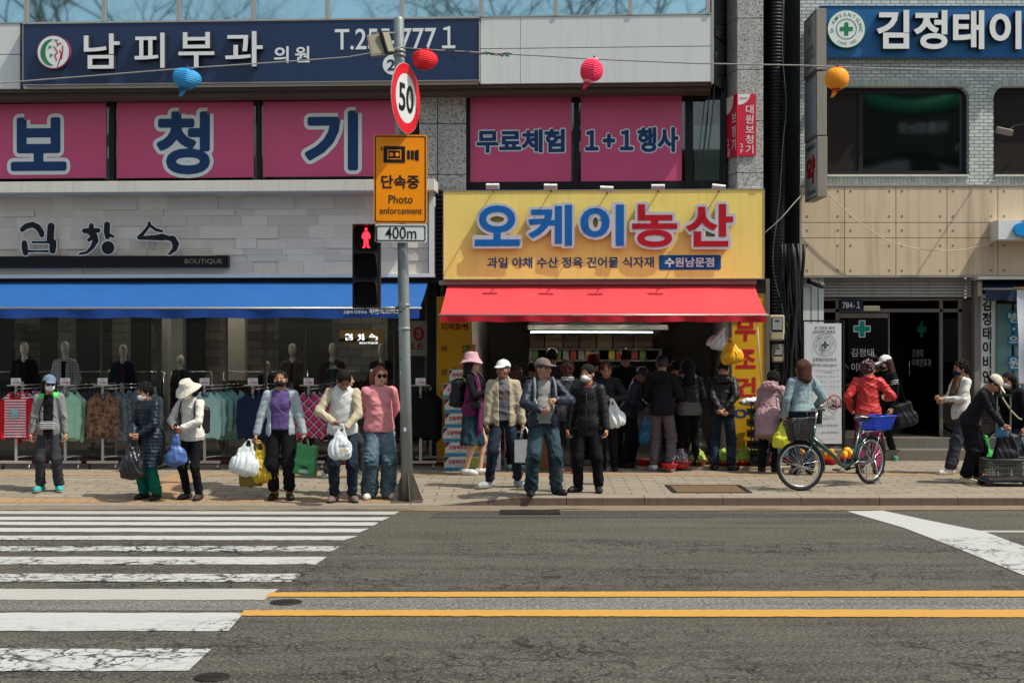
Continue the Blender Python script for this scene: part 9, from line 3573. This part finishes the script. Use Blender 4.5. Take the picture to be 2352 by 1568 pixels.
p=Person('woman in a mauve hooded coat bending forward, seen from behind with curly hair',1766,1085,852,yaw=152,head=(0,20),lean=20,la=(0.1,-0.36,0.95),ra=(-0.1,-0.36,0.95),lf=(0.12,0.0),rf=(-0.12,0.02),lt=0,rt=-30)
p.body().trousers(K_BLACK,(0.088,0.074,0.07),cuff=0.03).shoes(SH_K,SOLE_W).top(K_MAUVE,'hooded_coat',r=0.026,hem=0.56,hood=0.10,flare=1.12,amp=0.009,sr=(0.070,0.062,0.052))
p.hair(HAIR_K,'curly')
t=worn(p,'shoulder_bag','small dark bag hanging at the side of the mauve coat woman','bag',(-0.2,0,0.8))
S=Sdf()
S.box((-0.235,0.0,0.80),(0.03,0.09,0.07),0.02)
part(t,'pouch',S.mesh('pouch',K_JET,0.011),None)
strap(t,[(-0.225,0.02,0.86),tuple(UB(p,(-0.19,0.09,1.10))),tuple(UB(p,(-0.14,0.07,1.34))),tuple(UB(p,(-0.12,0.0,1.41)))],0.009,K_JET)
p=Person('woman in a pale denim jacket with straight brown hair, seen from behind at the banner',1843,1090,825,yaw=190,head=(28,0),la=(0.24,-0.06,0.86),ra=(-0.22,-0.1,0.95),lf=(0.10,0),rf=(-0.10,0.02))
p.body().trousers(cloth('dark navy trousers','#1a2132'),(0.098,0.085,0.080)).shoes(SH_K).top(D_PALE,'denim_jacket',r=0.020,hem=0.92,collar=0.03,amp=0.006,sr=(0.066,0.058,0.050))
p.hair(HAIR_B,'shoulder',0.006)
plastic_bag(p.grip(0)+Vector((-0.02,-0.03,0.0)),0.27,0.40,BAGLY,'lemon yellow plastic bag held by the denim jacket woman',0.05,0.6,33)
plastic_bag(p.grip(0)+Vector((0.06,0.06,-0.06)),0.28,0.48,bag_mat('pale blue plastic','#7f9fb8',0.3),'pale blue plastic bag hanging behind the lemon one',0.0,0.6,34)
t=worn(p,'shoulder_bag','black leather bag on the shoulder of the denim jacket woman','bag',(-0.24,-0.05,0.9))
S=Sdf()
S.box((-0.25,-0.06,0.86),(0.04,0.12,0.13),0.03)
part(t,'pouch',S.mesh('pouch',K_JET,0.012),None)
strap(t,[(-0.25,0.02,0.97),(-0.215,0.06,1.15),(-0.15,0.06,1.36),(-0.12,0.0,1.43)],0.010,K_JET)
p=Person('woman in a red jacket and magenta trousers with dark curly hair and a black visor',1994,1088,826,yaw=172,head=(-42,8),la=(0.24,-0.10,0.95),ra=(-0.30,-0.22,1.10),rh=(-0.7,0.2,-0.8),lf=(0.11,0.0),rf=(-0.12,0.0),lt=10,rt=-40,wide=1.05)
p.body().trousers(K_MAG,(0.092,0.078,0.072)).shoes(SH_K).top(K_RED,'jacket',r=0.020,hem=0.80,sr=(0.070,0.060,0.050),amp=0.008,collar=0.02)
p.hair(mat('dark red curls',''),'curly')
S=Sdf()
S.ell((0,-0.135,1.565),(0.085,0.095,0.010),0.01,rot=Matrix.Rotation(0.35,3,'X'))
S.cone((-0.08,-0.06,1.585),(0.08,-0.06,1.585),0.02,0.02,0.01)
p.hpart('sun_visor',S,K_JET)
p=Person('woman in black jacket, white cap and black mask facing left by the clinic steps',2036,1056,812,yaw=-62,hat=0.025,head=(-14,14),la=(0.22,-0.08,0.85),ra=(-0.14,-0.28,1.1),lf=(0.09,0.05),rf=(-0.09,0.0),lt=60,rt=10,skin=SKIN_PALE,z=SIDE_Z)
p.body().trousers(K_BLACK,(0.08,0.062,0.05)).shoes(mat('green white trainer','#3f7f6c',rough=0.6,var=0.5,scale=30),SOLE_W).top([K_BLACK,PRINTW],'track_jacket',r=0.014,hem=0.84,collar=0.03)
for k in range(3):
 a_,b_=p.sh[0].lerp(p.el[0],0.30+k*0.10),p.sh[0].lerp(p.el[0],0.33+k*0.10)
 mb=MB().tube([a_,b_],[0.0655,0.0650],18)
 link('sleeve_stripe',mb.mesh('sleeve_stripe',PRINTW),p.root)
p.hair(HAIR_B,'shoulder').cap(cloth('white cap cotton','')).mask(MASK_K)
g=p.world(UB(p,(0.23,0.02,0.98)))
t=thing('tote_bag','big black nylon tote hanging behind the white cap woman','bag',g+Vector((0,0,-0.45)))
S=Sdf()
S.M=Matrix.Translation(g+Vector((0.10,-0.02,-0.24)))@Matrix.Rotation(math.radians(-14),4,'Y')
S.box((0,0,0),(0.15,0.06,0.19),0.04)
S.box((0.02,0,-0.10),(0.17,0.08,0.10),0.05,0.05)
part(t,'sack',S.mesh('sack',K_JET,0.012,wob=folds(0.007,18,seed=4)),None)
mb=MB().tube([S.M@Vector((-0.08,-0.05,0.17)),g+Vector((-0.02,-0.08,0.15)),g+Vector((0.0,-0.05,0.30)),S.M@Vector((0.06,-0.05,0.17))],0.010,6)
part(t,'handle',mb,K_JET)
p=Person('woman with curly black hair and a navy mask in a white jacket, walking left',2208,1088,826,yaw=-78,head=(-6,8),la=(0.06,-0.28,1.10),ra=(-0.08,-0.28,1.08),lh=(0.6,0.3,-0.8),rh=(-0.6,0.3,-0.8),lf=(0.07,-0.24),rf=(-0.07,0.30,0.10),lt=0,rt=0)
p.body().trousers(K_DKP,(0.098,0.085,0.088)).shoes(SH_W,SOLE_W).top(cloth('white jacket cotton','#c9cac3'),'jacket',r=0.018,hem=0.80,amp=0.007)
S=Sdf()
S.M=p.UB
S.cone((0.05,-0.05,1.40),(0.05,-0.14,1.20),0.045,0.04,0.03)
S.cone((-0.05,-0.05,1.40),(-0.04,-0.15,1.05),0.045,0.045,0.03)
S.cone((-0.06,0.04,1.40),(0.06,0.04,1.40),0.045,0.045,0.03)
link('scarf',S.mesh('scarf',blotch_mat('leopard print',['#1e1712','#6d5238','#231b15','#8a6c48'],34),0.011,wob=folds(0.005,30)),p.root)
p.hair(HAIR_K,'curly').mask(cloth('navy mask cloth','#1c2740'))
p=Person('woman in a black quilted jacket and white cap bending over a bag, cream clogs',2228,1109,856,yaw=58,hat=0.02,head=(6,20),lean=30,la=(0.10,-0.44,0.84),ra=(-0.04,-0.46,0.86),lf=(0.11,-0.08),rf=(-0.10,0.03),lt=0,rt=0)
p.body().trousers(K_BLACK,(0.104,0.094,0.088),cuff=0.10).shoes(SH_CLOG,SH_CLOG,1.05).top(cloth('black quilted nylon','#17181f',rough=0.45),'quilted_jacket',r=0.024,hem=0.86,wob=puff(0.006,75,4))
p.hair(HAIR_K,'tail').cap(cloth('cream cap cotton','#c4beaa'))
g=p.grip(0)
t=thing('shoulder_bag','black soft bag being opened by the bending woman','bag',g+Vector((0,0,-0.5)))
S=Sdf()
S.M=Matrix.Translation(g+Vector((0.02,0.02,-0.25)))@Matrix.Rotation(0.15,4,'Y')
S.box((0,0,0),(0.14,0.08,0.21),0.06)
S.box((0,0,-0.13),(0.155,0.10,0.12),0.06,0.05)
part(t,'sack',S.mesh('sack',K_JET,0.012,wob=folds(0.008,18,seed=9)),None)
S=Sdf()
S.ell(g+Vector((-0.06,-0.02,-0.04)),(0.09,0.05,0.07),0.02)
part(t,'blue_lining',S.mesh('blue_lining',BAGLB,0.011,wob=folds(0.008,30)),None)
p=Person('woman in a black jacket with a white mask and beige strap, beside the trolley',2322,1106,852,yaw=-40,head=(-20,14),lean=6,la=(0.22,-0.06,0.84),ra=(-0.16,-0.24,0.98),lf=(0.10,0),rf=(-0.10,0))
p.body().trousers(D_DARK,(0.09,0.075,0.07)).shoes(SH_K).top(K_BLACK,'hooded_jacket',r=0.022,hem=0.80,hood=0.05,sr=(0.068,0.060,0.048))
p.hair(HAIR_K,'shoulder').mask()
strap_t=worn(p,'shoulder_bag','bag with a beige strap across the black jacket at the right edge','bag',(0.2,-0.1,0.9))
S=Sdf()
S.box((0.22,0.06,0.90),(0.05,0.10,0.09),0.03)
part(strap_t,'pouch',S.mesh('pouch',K_CHAR,0.012),None)
strap(strap_t,[tuple(UB(p,q))for q in((-0.10,-0.03,1.43),(-0.08,-0.14,1.33),(0.05,-0.17,1.13),(0.17,-0.13,0.98),(0.21,-0.02,0.95))],0.014,cloth('beige webbing','#a79b84'))
for px,d,top,yaw,lab,m,hat in((1268,22.9,800,170,'dim shopper in a dark cap deep in the grocery, behind the taupe cap',K_CHAR,'cap'),(1362,23.3,815,200,'dim shopper in a dull red hat in the grocery, between the black hair women',cloth('dull red cotton','#5a1f22'),'hat'),(1437,22.8,800,180,'dim dark haired shopper standing in the grocery behind the fringed woman',K_BLACK,None),(1551,22.6,826,165,'dim shopper in the grocery between the two back turned people',K_NAVY,None),(1225,23.2,830,150,'dim shopper in the grocery left of the taupe cap',K_DKP,None)):
 p=Person(lab,px,1070,top,yaw=yaw,depth=d,res=1.35,la=(0.1,-0.27,1.0),ra=(-0.1,-0.27,1.0))
 p.body().trousers(K_BLACK,(0.09,0.075,0.068)).shoes(SH_K).top(K_BLACK if hat=='hat' else m,'jacket',r=0.018,hem=0.78)
 p.hair(HAIR_K,'short')
 if hat=='cap':
  p.cap(K_JET)
 elif hat=='hat':
  p.bucket(m,0.13,0.04)
